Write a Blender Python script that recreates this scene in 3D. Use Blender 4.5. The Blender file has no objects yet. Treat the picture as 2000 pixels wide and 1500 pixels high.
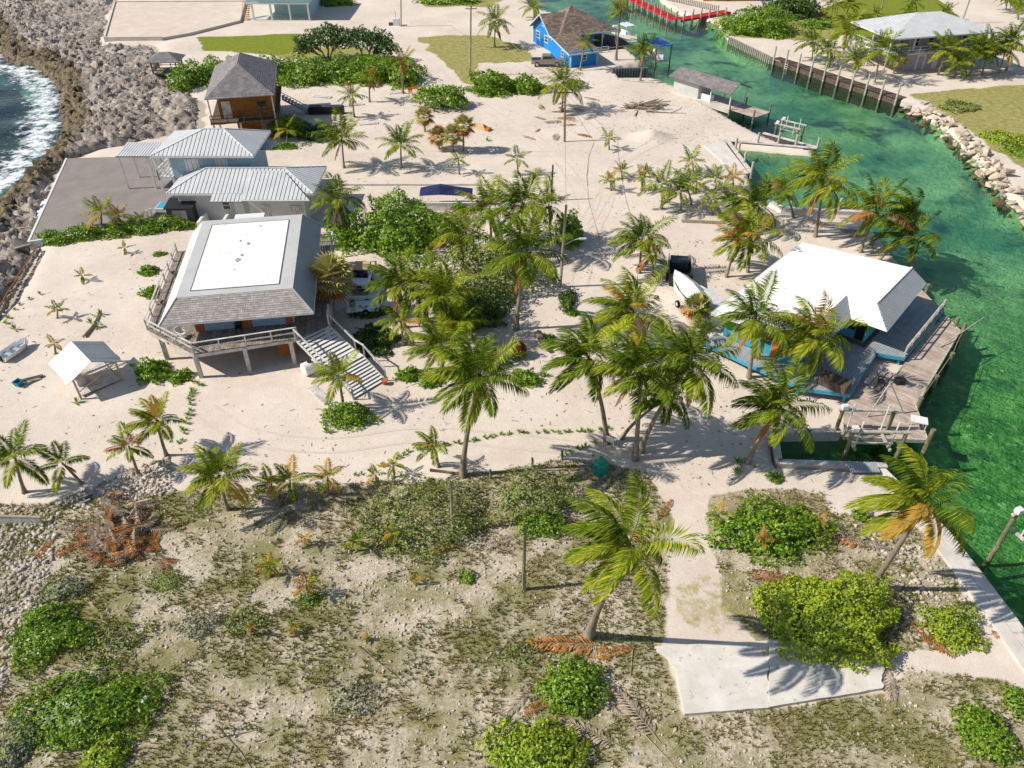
import bpy, bmesh, math, random
import numpy as np
from mathutils import Vector, Matrix
random.seed(7); RNG = np.random.default_rng(7)
R = math.radians
scene = bpy.context.scene
COL = scene.collection

# ---------------------------------------------------------------- camera
CAM_H, CAM_PITCH, CAM_F = 37.0, 38.0, 1500.0      # metres, degrees below level, focal length in photo pixels
cd = bpy.data.cameras.new('camera'); cam = bpy.data.objects.new('camera', cd); COL.objects.link(cam)
cam.location = (0, 0, CAM_H); cam.rotation_euler = (R(90 - CAM_PITCH), 0, 0)
cd.sensor_width = 36; cd.lens = 36 * CAM_F / 2000; cd.clip_start = 0.5; cd.clip_end = 3000
scene.camera = cam
# ---------------------------------------------------------------- sky, sun, exposure
SUN_EL, SUN_AZ = 42.0, 6.0                        # shadows fall towards +x, turned 6 degrees away from the viewer
w = bpy.data.worlds.new('World'); scene.world = w; w.use_nodes = True
nt = w.node_tree; sky = nt.nodes.new('ShaderNodeTexSky'); sky.sky_type = 'NISHITA'; sky.sun_disc = False
sky.sun_elevation = R(SUN_EL); sky.sun_rotation = R(90 - (SUN_AZ + 180)); sky.air_density = 1.0; sky.dust_density = 0.6
nt.links.new(sky.outputs[0], nt.nodes['Background'].inputs[0]); nt.nodes['Background'].inputs[1].default_value = 0.105
sd_ = bpy.data.lights.new('sun', 'SUN'); sd_.energy = 5.0; sd_.angle = R(0.5); sd_.color = (1, .94, .85)
sun = bpy.data.objects.new('sun', sd_); COL.objects.link(sun); sun.location = (-60, 0, 80)
sdir = Vector((math.cos(R(SUN_EL)) * math.cos(R(SUN_AZ)), math.cos(R(SUN_EL)) * math.sin(R(SUN_AZ)), -math.sin(R(SUN_EL))))
sun.rotation_euler = sdir.to_track_quat('-Z', 'Y').to_euler()
scene.view_settings.view_transform = 'Standard'; scene.view_settings.look = 'None'
scene.view_settings.exposure = 0.12; scene.view_settings.gamma = 1.0

# ---------------------------------------------------------------- survey: photo pixel -> place
def ray(px, py):
    u = (px - 1000) / CAM_F; v = -(py - 750) / CAM_F; t = R(CAM_PITCH)
    return Vector((u, math.cos(t) + v * math.sin(t), -math.sin(t) + v * math.cos(t)))
def P(px, py, z=0.0):
    d = ray(px, py); s = (z - CAM_H) / d.z
    return Vector((d.x * s, d.y * s, z))
def Q(px, py, Y):
    d = ray(px, py); s = Y / d.y
    return Vector((d.x * s, Y, CAM_H + d.z * s))
def ppm(px, py):                                  # photo pixels per metre on the ground there
    return CAM_F / ((P(px, py) - Vector((0, 0, CAM_H))).dot(ray(1000, 750)))

# ---------------------------------------------------------------- objects
def link(o, parent=None):
    COL.objects.link(o)
    if parent is not None: o.parent = parent
    return o
def tag(o, label, cat, group=None):
    o['label'] = label; o['category'] = cat
    if group: o['group'] = group
    return o
def thing(name, label, cat, loc=(0, 0, 0), rz=0.0, group=None):
    o = bpy.data.objects.new(name, None); o.empty_display_size = .3
    o.location = loc; o.rotation_euler = (0, 0, R(rz)); link(o)
    return tag(o, label, cat, group)
def copy_tree(o, parent=None):
    c = o.copy(); link(c, parent)
    for ch in list(o.children): copy_tree(ch, c)
    return c
class MB:
    def __init__(s): s.v = []; s.f = []
    def add(s, vs, fs):
        n = len(s.v); s.v += [tuple(a) for a in vs]; s.f += [tuple(i + n for i in f) for f in fs]; return s
    def box(s, x0, x1, y0, y1, z0, z1):
        return s.add([(x0, y0, z0), (x1, y0, z0), (x1, y1, z0), (x0, y1, z0), (x0, y0, z1), (x1, y0, z1), (x1, y1, z1), (x0, y1, z1)],
                     [(0, 3, 2, 1), (4, 5, 6, 7), (0, 1, 5, 4), (1, 2, 6, 5), (2, 3, 7, 6), (3, 0, 4, 7)])
    def beam(s, p, q, w, h, up=(0, 0, 1)):
        p = Vector(p); q = Vector(q); d = (q - p).normalized(); u = Vector(up)
        if abs(d.dot(u)) > .98: u = Vector((1, 0, 0))
        a = d.cross(u).normalized() * (w / 2); b = a.cross(d).normalized() * (h / 2)
        c = [p - a - b, p + a - b, p + a + b, p - a + b, q - a - b, q + a - b, q + a + b, q - a + b]
        return s.add(c, [(0, 1, 2, 3), (4, 7, 6, 5), (0, 4, 5, 1), (1, 5, 6, 2), (2, 6, 7, 3), (3, 7, 4, 0)])
    def tube(s, pts, rad, n=8, cap=True):
        pts = [Vector(p) for p in pts]; rings = []; base = len(s.v)
        for i, p in enumerate(pts):
            d = (pts[min(i + 1, len(pts) - 1)] - pts[max(i - 1, 0)]).normalized()
            u = Vector((1, 0, 0)) if abs(d.x) < .8 else Vector((0, 1, 0))
            a = d.cross(u).normalized(); b = d.cross(a)
            r = rad[i] if isinstance(rad, (list, tuple)) else rad
            for k in range(n):
                t = 2 * math.pi * k / n; s.v.append(tuple(p + (a * math.cos(t) + b * math.sin(t)) * r))
        for i in range(len(pts) - 1):
            for k in range(n):
                s.f.append((base + i * n + k, base + i * n + (k + 1) % n, base + (i + 1) * n + (k + 1) % n, base + (i + 1) * n + k))
        if cap:
            s.f.append(tuple(base + k for k in range(n))); m = base + (len(pts) - 1) * n
            s.f.append(tuple(m + k for k in reversed(range(n))))
        return s
    def prism(s, poly, z0, z1):
        n = len(poly); z0f = z0 if callable(z0) else (lambda x, y: z0); z1f = z1 if callable(z1) else (lambda x, y: z1)
        vs = [(x, y, z0f(x, y)) for x, y in poly] + [(x, y, z1f(x, y)) for x, y in poly]
        return s.add(vs, [tuple(reversed(range(n))), tuple(range(n, 2 * n))] + [(i, (i + 1) % n, n + (i + 1) % n, n + i) for i in range(n)])
    def slab(s, pts, t):                            # thick sheet under a planar polygon
        pts = [Vector(p) for p in pts]; nrm = (pts[1] - pts[0]).cross(pts[2] - pts[0]).normalized()
        if nrm.z < 0: pts.reverse(); nrm = -nrm
        n = len(pts); vs = pts + [p - nrm * t for p in pts]
        return s.add(vs, [tuple(range(n)), tuple(reversed(range(n, 2 * n)))] + [(i, n + i, n + (i + 1) % n, (i + 1) % n) for i in range(n)])
    def lathe(s, prof, n=20, c=(0, 0, 0)):
        base = len(s.v)
        for r, z in prof:
            for k in range(n):
                t = 2 * math.pi * k / n; s.v.append((c[0] + r * math.cos(t), c[1] + r * math.sin(t), c[2] + z))
        for i in range(len(prof) - 1):
            for k in range(n): s.f.append((base + i * n + k, base + i * n + (k + 1) % n, base + (i + 1) * n + (k + 1) % n, base + (i + 1) * n + k))
        s.f.append(tuple(base + k for k in reversed(range(n)))); m = base + (len(prof) - 1) * n; s.f.append(tuple(m + k for k in range(n)))
        return s
    def build(s, name, mat, parent=None, smooth=False, bevel=0):
        me = bpy.data.meshes.new(name); me.from_pydata(s.v, [], s.f); me.update()
        if mat: me.materials.append(mat)
        if smooth: me.polygons.foreach_set('use_smooth', [True] * len(me.polygons))
        o = bpy.data.objects.new(name, me); link(o, parent)
        if bevel:
            b = o.modifiers.new('bevel', 'BEVEL'); b.width = bevel; b.segments = 2; b.limit_method = 'ANGLE'
        return o
def npmesh(name, verts, quads, mat, parent=None, attr=None, tris=None, smooth=False):
    me = bpy.data.meshes.new(name)
    fs = quads if tris is None else tris; k = fs.shape[1]
    me.vertices.add(len(verts)); me.vertices.foreach_set('co', np.ascontiguousarray(verts, np.float32).ravel())
    me.loops.add(fs.size); me.loops.foreach_set('vertex_index', np.ascontiguousarray(fs, np.int32).ravel())
    me.polygons.add(len(fs)); me.polygons.foreach_set('loop_start', np.arange(0, fs.size, k, dtype=np.int32))
    if smooth: me.polygons.foreach_set('use_smooth', np.ones(len(fs), bool))
    me.update(calc_edges=True)
    if attr is not None:
        a = me.color_attributes.new('zone', 'FLOAT_COLOR', 'POINT'); a.data.foreach_set('color', np.ascontiguousarray(attr, np.float32).ravel())
    if mat: me.materials.append(mat)
    o = bpy.data.objects.new(name, me); link(o, parent)
    return o
# ---------------------------------------------------------------- numpy noise and polygons
def _h(ix, iy, seed):
    n = (ix.astype(np.int64) * 374761393 + iy.astype(np.int64) * 668265263 + seed * 1442695041) & 0x7fffffff
    n = ((n ^ (n >> 13)) * 1274126177) & 0x7fffffff
    return ((n ^ (n >> 16)) & 0xffff) / 65535.0
def vnoise(x, y, sc, seed=0):
    x = np.asarray(x) / sc; y = np.asarray(y) / sc; ix = np.floor(x); iy = np.floor(y); fx = x - ix; fy = y - iy
    fx = fx * fx * (3 - 2 * fx); fy = fy * fy * (3 - 2 * fy)
    a = _h(ix, iy, seed); b = _h(ix + 1, iy, seed); c = _h(ix, iy + 1, seed); d = _h(ix + 1, iy + 1, seed)
    return (a * (1 - fx) + b * fx) * (1 - fy) + (c * (1 - fx) + d * fx) * fy
def fbm(x, y, sc, seed=0, o=4):
    t = 0; a = .5; n = 0
    for i in range(o): t = t + a * vnoise(x, y, sc, seed + i * 17); n += a; sc /= 2.03; a *= .55
    return t / n
def inside(poly, X, Y):
    r = np.zeros(np.shape(X), bool); n = len(poly)
    for i in range(n):
        x0, y0 = poly[i]; x1, y1 = poly[(i + 1) % n]
        if y0 == y1: continue
        c = ((y0 > Y) != (y1 > Y)) & (X < (x1 - x0) * (Y - y0) / (y1 - y0) + x0); r ^= c
    return r
def sdist(poly, X, Y):                            # signed distance, negative inside
    d = np.full(np.shape(X), 1e9); n = len(poly)
    for i in range(n):
        x0, y0 = poly[i]; x1, y1 = poly[(i + 1) % n]; dx, dy = x1 - x0, y1 - y0; L = dx * dx + dy * dy + 1e-9
        t = np.clip(((X - x0) * dx + (Y - y0) * dy) / L, 0, 1)
        d = np.minimum(d, (X - x0 - t * dx) ** 2 + (Y - y0 - t * dy) ** 2)
    d = np.sqrt(d); return np.where(inside(poly, X, Y), -d, d)
def sstep(a, b, x):
    t = np.clip((x - a) / (b - a), 0, 1); return t * t * (3 - 2 * t)
def gp(*pts): return [tuple(P(a, b)[:2]) for a, b in pts]
# ---------------------------------------------------------------- materials
def lin(h, k=1.0):
    h = h.lstrip('#'); o = []
    for i in (0, 2, 4):
        c = int(h[i:i + 2], 16) / 255; o.append((c / 12.92 if c <= .04045 else ((c + .055) / 1.055) ** 2.4) * k)
    return tuple(o)
class NT:
    def __init__(s, name):
        s.m = bpy.data.materials.new(name); s.m.use_nodes = True; s.t = s.m.node_tree; s.n = s.t.nodes
        s.b = s.n['Principled BSDF']; s.out = s.n['Material Output']; s.co = None
    def N(s, typ, **kw):
        n = s.n.new('ShaderNode' + typ)
        for k, v in kw.items(): setattr(n, k, v)
        return n
    def L(s, a, b): s.t.links.new(a, b)
    def coord(s, which='Object'):
        if not s.co: s.co = s.N('TexCoord')
        return s.co.outputs[which]
    def noise(s, scale, detail=3, rough=.55, which='Object', vec=None, out=0):
        n = s.N('TexNoise'); n.inputs['Scale'].default_value = scale; n.inputs['Detail'].default_value = detail; n.inputs['Roughness'].default_value = rough
        s.L(vec or s.coord(which), n.inputs['Vector']); return n.outputs[out]
    def ramp(s, fac, stops, interp='LINEAR'):
        r = s.N('ValToRGB'); e = r.color_ramp.elements; r.color_ramp.interpolation = interp
        while len(e) < len(stops): e.new(.5)
        for i, (p, c) in enumerate(stops):
            e[i].position = p; e[i].color = (*c, 1) if not isinstance(c, (int, float)) else (c, c, c, 1)
        s.L(fac, r.inputs[0]); return r.outputs[0]
    def mix(s, fac, a, b, mode='MIX'):
        m = s.N('Mix', data_type='RGBA', blend_type=mode); ii = [m.inputs[0], m.inputs[6], m.inputs[7]]
        for inp, v in zip(ii, (fac, a, b)):
            if isinstance(v, (int, float)): inp.default_value = v
            elif isinstance(v, tuple): inp.default_value = (*v, 1)
            else: s.L(v, inp)
        return m.outputs[2]
    def math(s, op, a, b=0.0, clamp=False):
        m = s.N('Math', operation=op, use_clamp=clamp)
        for inp, v in zip(m.inputs, (a, b)):
            if isinstance(v, (int, float)): inp.default_value = v
            else: s.L(v, inp)
        return m.outputs[0]
    def bump(s, h, strength=.3, dist=.05):
        b = s.N('Bump'); b.inputs['Strength'].default_value = strength; b.inputs['Distance'].default_value = dist
        s.L(h, b.inputs['Height']); s.L(b.outputs[0], s.b.inputs['Normal'])
    def set(s, col=None, rough=.7, spec=.3, metal=0):
        if col is not None:
            if isinstance(col, tuple): s.b.inputs['Base Color'].default_value = (*col, 1)
            else: s.L(col, s.b.inputs['Base Color'])
        s.b.inputs['Roughness'].default_value = rough; s.b.inputs['Specular IOR Level'].default_value = spec; s.b.inputs['Metallic'].default_value = metal
        return s.m
def pm(name, c1, c2=None, rough=.75, scale=1.5, spec=.25, metal=0, bump=0, bscale=25, island=0, speck=None):
    t = NT(name); c1 = lin(c1) if isinstance(c1, str) else c1
    c2 = (lin(c2) if isinstance(c2, str) else c2) if c2 else tuple(a * .72 for a in c1)
    col = t.mix(t.ramp(t.noise(scale, 5, .65), [(.3, 0), (.7, 1)]), c1, c2)
    if speck:
        col = t.mix(t.ramp(t.noise(speck[0], 3, .6), [(speck[2], 0), (speck[2] + .08, 1)]), col, lin(speck[1]))
    if island:
        g = t.N('NewGeometry'); v = t.math('MULTIPLY_ADD', g.outputs['Random Per Island'], 2 * island); t.n[-1].inputs[2].default_value = 1 - island
        h = t.N('HueSaturation'); t.L(v, h.inputs['Value']); t.L(col, h.inputs['Color']); col = h.outputs[0]
    if bump: t.bump(t.noise(bscale, 4), bump, .04)
    return t.set(col, rough, spec, metal)
def leafmat(name, stops, trans=.3, rough=.5, objrand=0.0, spec=.35):
    t = NT(name); g = t.N('NewGeometry'); f = g.outputs['Random Per Island']
    if objrand:
        oi = t.N('ObjectInfo'); f = t.math('ADD', t.math('MULTIPLY', f, 1 - objrand), t.math('MULTIPLY', oi.outputs['Random'], objrand))
    n = t.noise(.35, 2); f = t.math('ADD', t.math('MULTIPLY', f, .75), t.math('MULTIPLY', n, .3), True)
    col = t.ramp(f, [(p, lin(c)) for p, c in stops]); t.set(col, rough, spec)
    tr = t.N('BsdfTranslucent'); t.L(t.mix(.5, col, lin('#a8b020'), 'MULTIPLY') if False else col, tr.inputs[0])
    mx = t.N('MixShader'); mx.inputs[0].default_value = trans
    t.L(t.b.outputs[0], mx.inputs[1]); t.L(tr.outputs[0], mx.inputs[2]); t.L(mx.outputs[0], t.out.inputs[0]); return t.m
def shinglemat(name, c1, c2, c3, w=.32, h=.16, rough=.9, axis=0):
    t = NT(name); b = t.N('TexBrick'); b.offset = .5
    b.inputs['Scale'].default_value = 1; b.inputs['Brick Width'].default_value = w; b.inputs['Row Height'].default_value = h
    b.inputs['Mortar Size'].default_value = .012; b.inputs['Color1'].default_value = (*lin(c1), 1); b.inputs['Color2'].default_value = (*lin(c2), 1); b.inputs['Mortar'].default_value = (*lin(c3), 1)
    t.L(t.coord('UV') if axis == 'uv' else t.coord('Object'), b.inputs['Vector'])
    col = t.mix(t.ramp(t.noise(.8, 4), [(.35, 0), (.7, .45)]), b.outputs[0], lin(c3)); t.bump(b.outputs['Fac'], -.4, .02)
    return t.set(col, rough, .15)
M = {}
M['white'] = pm('white_paint', '#e4e2de', '#d2d0cc', .55, 2, .35)
M['weathered_white'] = pm('weathered_white_paint', '#dcd8d2', '#a49c92', .7, 1.6, .25)
M['membrane'] = pm('white_roof_membrane', '#efede8', '#e0dcd4', .6, .35, .3, 0, .15, 2.5, 0, (.9, '#cfc6b8', .66))
M['grey_metal'] = pm('grey_painted_metal', '#c2c2bd', '#b3b3ae', .5, .5, .35)
M['rib_metal'] = pm('grey_ribbed_metal', '#a3a7a9', '#95999c', .5, .5, .35)
M['rib_gap'] = pm('dark_grey_rib', '#5d6163', '#505456', .7, 2, .2)  # dark metal base seen in the gaps between roof panels
M['shade_toned_metal'] = pm('shade_toned_roof_metal', '#8f9598', '#7f8588', .45, .6, .4, .1)  # darker roof tone, shade put into slopes turned from the sun
M['silver'] = pm('pale_ribbed_metal', '#d0d0ce', '#bfc0bf', .45, .6, .4)
M['seam'] = pm('roof_seam_metal', '#6d7174', '#5a5e61', .6, 2, .3)
M['shingle'] = pm('weathered_cedar_shingle', '#cdc3bb', '#ab9f97', .9, 2.5, .15, 0, .4, 9, .16)
M['shingle_grey'] = pm('grey_asphalt_shingle', '#8f8a88', '#716c6b', .92, 1.4, .15, 0, .4, 9, .14)
M['shingle_brown'] = pm('brown_wood_shingle', '#958477', '#64564b', .92, 1.6, .15, 0, .5, 9, .28)
M['deckwood'] = pm('weathered_deck_board', '#a4988d', '#75695f', .85, 2.2, .2, 0, .3, 20, .2)
M['darkwood'] = pm('dark_weathered_wood', '#6d5f54', '#453a32', .85, 2.5, .2, 0, .3, 20, .22)
M['dockwood'] = pm('pinkish_dock_board', '#c3b3a5', '#9c8a7b', .85, 1.2, .2, 0, .3, 20, .17)
M['greydeck'] = pm('grey_painted_deck', '#a2a6a8', '#8b9092', .7, 1.4, .25, 0, 0, 20, .06)
M['pile'] = pm('greenish_timber_pile', '#8d8a6c', '#5e5a44', .85, 3, .2, 0, .3, 12)
M['palepile'] = pm('pale_timber_pile', '#c9c3b6', '#98907f', .85, 3, .2, 0, .3, 12)
M['pole'] = pm('utility_pole_timber', '#6b5b4d', '#4a3d33', .9, 3, .15, 0, .3, 14)
M['greypole'] = pm('grey_pole_timber', '#a89d90', '#83786b', .9, 3, .15)
M['plywood'] = pm('orange_brown_plywood', '#a0672c', '#7a4a1c', .8, 1.2, .2)
M['terracotta'] = pm('terracotta_paint', '#bb6a4c', '#a85a3f', .7, 2, .25)
M['shutter_blue'] = pm('pale_blue_shutter', '#9fb3c8', '#8fa4ba', .6, 2, .3)
M['skyblue_wall'] = pm('pale_blue_stucco', '#a9bcc6', '#9aaeb9', .8, 1.2, .2)
M['grey_wall'] = pm('pale_grey_stucco', '#c3c4bf', '#b0b1ac', .8, .9, .2)
M['blue_wall'] = pm('bright_blue_clapboard', '#1c86d6', '#1676c2', .6, 1.5, .3)
M['lavender'] = pm('lavender_clapboard', '#b3a4b4', '#a294a5', .7, 1.5, .25)
M['green_wall'] = pm('lime_green_paint', '#58a62a', '#4a9322', .6, 1.5, .3)
M['turq'] = pm('turquoise_paint', '#45a3bf', '#3a93ae', .6, 1.5, .3)
M['aqua_wall'] = pm('pale_aqua_stucco', '#b4d0d0', '#a3c2c4', .8, 1.5, .2)
M['glass'] = pm('dark_window_glass', '#20282d', '#171d21', .08, 2, .6)
M['darkglass'] = pm('dark_screen', '#26211e', '#1b1715', .5, 2, .3)
M['black'] = pm('black_plastic', '#232426', '#2d2e30', .5, 3, .35)
M['charcoal'] = pm('charcoal_resin', '#3b3c3e', '#4a4b4d', .6, 2, .3)
M['taupe'] = pm('taupe_resin', '#a79f95', '#968e84', .6, 2, .3)
M['concrete'] = pm('pale_concrete', '#d8d0c6', '#bdb4a8', .85, .6, .2, 0, .15, 9, 0, (14, '#a69c8e', .66))
M['patio'] = pm('grey_brushed_paving', '#938a84', '#827973', .85, .5, .2, 0, .1, 6)
M['whiteconc'] = pm('whitewashed_concrete', '#dcd6cd', '#c4bbae', .85, .8, .2, 0, .1, 9, 0, (3.5, '#ada293', .62))
M['fiberglass'] = pm('white_fiberglass', '#eceae6', '#dcdad6', .25, 1, .5)
M['tarp_grey'] = pm('pale_grey_tarp', '#cfcfcd', '#b4b4b2', .6, 3, .3, 0, .3, 4)
M['tarp_navy'] = pm('navy_blue_tarp', '#232c5c', '#1a2149', .6, 3, .3, 0, .3, 4)
M['tarp_tan'] = pm('tan_tarp', '#c8a880', '#b89669', .7, 2, .3, 0, .2, 4)
M['rust'] = pm('rusted_steel', '#6b3a22', '#4a2413', .9, 3, .2, .2, .4, 12, 0, (9, '#93562f', .6))
M['rubber'] = pm('black_rubber', '#1b1b1b', '#242424', .8, 4, .2)
M['greenplastic'] = pm('green_moulded_plastic', '#17967a', '#128068', .4, 2, .4)
M['tealplastic'] = pm('teal_plastic', '#2f8694', '#277380', .5, 2, .35)
M['orange'] = pm('orange_paint', '#cf7b35', '#b8692a', .7, 2, .25)
M['redpaint'] = pm('red_painted_boards', '#c4262c', '#a91f25', .7, 1.2, .25, 0, 0, 20, .1)
M['bluetarp'] = pm('blue_boat_cover', '#2f5fa6', '#28538f', .6, 2, .3)
M['silvercar'] = pm('champagne_car_paint', '#a79c8d', '#978c7d', .3, 2, .5, .5)
M['bluewhite'] = pm('pale_blue_car_paint', '#d8e2ea', '#c5d2dd', .3, 2, .5)
M['yellow'] = pm('ochre_stucco', '#c99b4c', '#b6893e', .8, 2, .2)
M['cable'] = pm('cable_sheath', '#a89a7c', '#8f8266', .6, 5, .3)
M['rope'] = pm('orange_rope', '#b9783a', '#96602c', .9, 5, .15)
M['trunk'] = pm('palm_trunk_bark', '#a0927f', '#6f6252', .9, 2.5, .15, 0, .6, 9)
M['bark'] = pm('grey_tree_bark', '#8a7d6c', '#5b5043', .9, 3, .15, 0, .5, 9)
M['deadwood'] = pm('bleached_driftwood', '#b5a692', '#877a68', .9, 3, .15, 0, .4, 14)
M['frond_green'] = leafmat('palm_frond_green', [(0, '#263a0f'), (.35, '#456018'), (.7, '#768628'), (1, '#b4ae44')], .26, .7, .15, 0)  # stops run from shaded green to sunlit yellow-green, random per leaflet
M['frond_lime'] = leafmat('palm_frond_yellow_green', [(0, '#3f5a15'), (.35, '#6f8421'), (.7, '#a0a232'), (1, '#cfc050')], .3, .7, .15, 0)  # lit and shaded leaf tones mixed into this colour as well
M['frond_yellow'] = leafmat('palm_frond_yellow', [(0, '#a38f32'), (.5, '#bd9a3c'), (1, '#caa050')], .35, .55, .3, .2)
M['frond_dry'] = leafmat('palm_frond_dry', [(0, '#7a4f2c'), (.5, '#a8713f'), (1, '#cc9a60')], .15, .8, .3, .15)
M['frond_grey'] = leafmat('palm_frond_bleached', [(0, '#8b7b69'), (.5, '#ab9a85'), (1, '#c2b29c')], .1, .85, .3, .1)
M['fan_leaf'] = leafmat('fan_palm_leaf', [(0, '#84903f'), (.5, '#b3aa64'), (1, '#d6c68c')], .25, .6, .3)
M['leaf_bright'] = leafmat('bright_shrub_leaf', [(0, '#6d8f1c'), (.5, '#98b02a'), (1, '#c4c24a')], .3, .45)
M['leaf_mid'] = leafmat('sea_grape_leaf', [(0, '#4a7018'), (.5, '#739822'), (1, '#a6b83a')], .28, .4)
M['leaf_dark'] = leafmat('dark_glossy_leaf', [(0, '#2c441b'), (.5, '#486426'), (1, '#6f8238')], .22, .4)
M['leaf_olive'] = leafmat('olive_scrub_leaf', [(0, '#53622a'), (.5, '#7f8d45'), (1, '#aeb266')], .25, .6)
M['leaf_grey'] = leafmat('silver_grey_leaf', [(0, '#7a7c62'), (.5, '#97987c'), (1, '#b5b398')], .2, .8, 0, .15)
M['twig'] = pm('grey_twig', '#8d8070', '#6a5e50', .9, 4, .1)
# ================================================================ the setting
CANAL = gp((1000, -60), (1040, 12), (1110, 30), (1185, 62), (1225, 92), (1262, 122), (1205, 134), (1213, 150), (1258, 148), (1290, 152), (1320, 166),
           (1345, 182), (1390, 206), (1440, 236), (1490, 262), (1545, 283), (1594, 291), (1592, 299), (1440, 285), (1422, 277), (1440, 303), (1466, 340),
           (1482, 385), (1525, 412), (1680, 418), (1730, 470), (1765, 512), (1795, 530), (1812, 575), (1838, 618), (1800, 690), (1752, 790), (1778, 836),
           (1640, 846), (1512, 848), (1520, 905), (1722, 912), (1790, 975), (1858, 1043), (1920, 1120), (1990, 1212)) + \
        [(28.8, 22), (30, 10), (33, -80), (64, -80), (61, 20), (58, 60)] + \
        gp((2000, 420), (1960, 375), (1918, 325), (1870, 270), (1828, 238), (1785, 212), (1762, 196), (1640, 155), (1530, 117), (1500, 116), (1425, 78),
           (1412, 62), (1400, 42), (1330, 26), (1290, 0), (1262, -60)) + [(60, 420), (10, 420)]
SEA = [(-62, -80), (-60, 30), (-58.5, 70)] + gp((0, 362), (22, 342), (45, 318), (64, 298), (82, 282), (105, 250), (100, 215), (106, 185), (98, 160), (74, 140), (58, 124), (0, 114)) + \
      [(-100, 155), (-130, 200), (-170, 420), (-700, 420), (-700, -80)]
ROCK = gp((-150, 700), (0, 628), (40, 560), (74, 492), (88, 448), (120, 330), (140, 308), (300, 272), (400, 250), (398, 190), (345, 168), (318, 132), (312, 84),
          (204, 90), (216, 40), (228, 0), (240, -60)) + [(-110, 330), (-260, 330), (-200, 100), (-80, 20)]
SCRUB = gp((-300, 1010), (0, 985), (130, 985), (330, 962), (480, 955), (700, 940), (905, 935), (1090, 898), (1180, 905), (1262, 925), (1298, 985), (1316, 1060), (1300, 1150), (1296, 1262),
           (1330, 1398), (1500, 1385), (1722, 1350), (1760, 1302), (1960, 1330), (2100, 1500)) + [(29, 5), (-80, 5)]
SCRUB2 = gp((1382, 970), (1480, 955), (1600, 962), (1640, 1005), (1770, 1010), (1838, 1075), (1880, 1160), (1930, 1260), (1760, 1275), (1500, 1270), (1420, 1180), (1392, 1080))
LAWNS = [gp((385, 73), (590, 65), (596, 112), (480, 104), (398, 97)), gp((1690, -20), (1815, -20), (1880, 40), (1960, 92), (1900, 112), (1690, 75), (1600, 60), (1600, 20)),
         gp((1935, -20), (2100, -20), (2200, 40), (1990, 22))]
OLIVE = [gp((808, 72), (950, 66), (1038, 98), (1045, 122), (935, 122), (925, 172), (975, 185), (940, 190), (890, 140), (850, 104)),
         gp((1785, 184), (2000, 165), (2200, 170), (2200, 420), (2000, 330), (1930, 280), (1860, 235)),
         gp((615, -15), (685, -15), (690, 12), (640, 14)), gp((815, -15), (1010, -15), (960, 14), (830, 14)), gp((1400, 40), (1600, 30), (1640, 78), (1560, 78), (1440, 72)),
         gp((600, 90), (700, 95), (800, 112), (770, 150), (540, 110))]
TRACK = gp((1325, 1085), (1410, 1085), (1470, 1180), (1500, 1245), (1300, 1250))
PATCHY = gp((1185, 165), (1300, 185), (1400, 250), (1330, 285), (1180, 245), (1090, 215))
def axis(*seg):
    o = []
    for a, b, st in seg: o.append(np.arange(a, b, st))
    return np.concatenate(o + [np.array([seg[-1][1]])])
gx = axis((-900, -300, 100), (-300, -130, 20), (-130, -50, 1.0), (-50, 50, .42), (50, 120, 1.0), (120, 300, 20), (300, 900, 100))
gy = axis((-300, -60, 60), (-60, 12, 6), (12, 66, .36), (66, 130, .7), (130, 200, 1.2), (200, 420, 12), (420, 1500, 120))
GX, GY = np.meshgrid(gx, gy)
sc_, ss_ = sdist(CANAL, GX, GY), sdist(SEA, GX, GY)
def rockmask(x, y): return sstep(1.5, -2.5, sdist(ROCK, x, y) + (fbm(x, y, 4, 5) - .5) * 4)
rk = rockmask(GX, GY)
def smooth_in(poly, w=.9, n=1.6): return sstep(w, -w, sdist(poly, GX, GY) + (fbm(GX, GY, 3, 31) - .5) * 2 * n)
scrub = np.maximum(smooth_in(SCRUB, .8, .7), smooth_in(SCRUB2, .6, .6))
lawn = np.max([smooth_in(p, .8, .8) for p in LAWNS], axis=0); olive = np.max([smooth_in(p, 1.2, 1.6) for p in OLIVE] + [smooth_in(PATCHY, 4, 3) * .35, smooth_in(TRACK, 2.2, 2.5) * .5], axis=0)
def land_height(x, y, scr=0.0):
    return (fbm(x, y, 9, 3) - .5) * .22 + (fbm(x, y, 1.6, 8) - .5) * (.05 + .1 * scr)
flat = sstep(0, 3, np.minimum(sc_, ss_))
z = land_height(GX, GY, scrub) * (.25 + .75 * flat)
z = np.where(sc_ < .55, 0 * z + (-2.6) * sstep(.5, -.5, sc_) + z * sstep(-.2, .5, sc_), z)
bedvar = (fbm(GX, GY, 11, 77) - .5) * 1.4 + (fbm(GX, GY, 2.2, 78) - .5) * .5
east = sstep(7, 0, -sdist(CANAL, GX, GY)) * sstep(46, 60, GX + (GY - 77) * -.0) * sstep(120, 100, GY)
z = np.where(sc_ < -.3, z + bedvar * sstep(-.3, -2.5, sc_) + 1.3 * east * sstep(-.3, -1.5, sc_), z)
zs = -3.5 * sstep(4, -6, ss_); z = np.where(ss_ < 6, np.minimum(z, zs), z)
z = z - rk * .55 * sstep(-2, 5, ss_)
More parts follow.
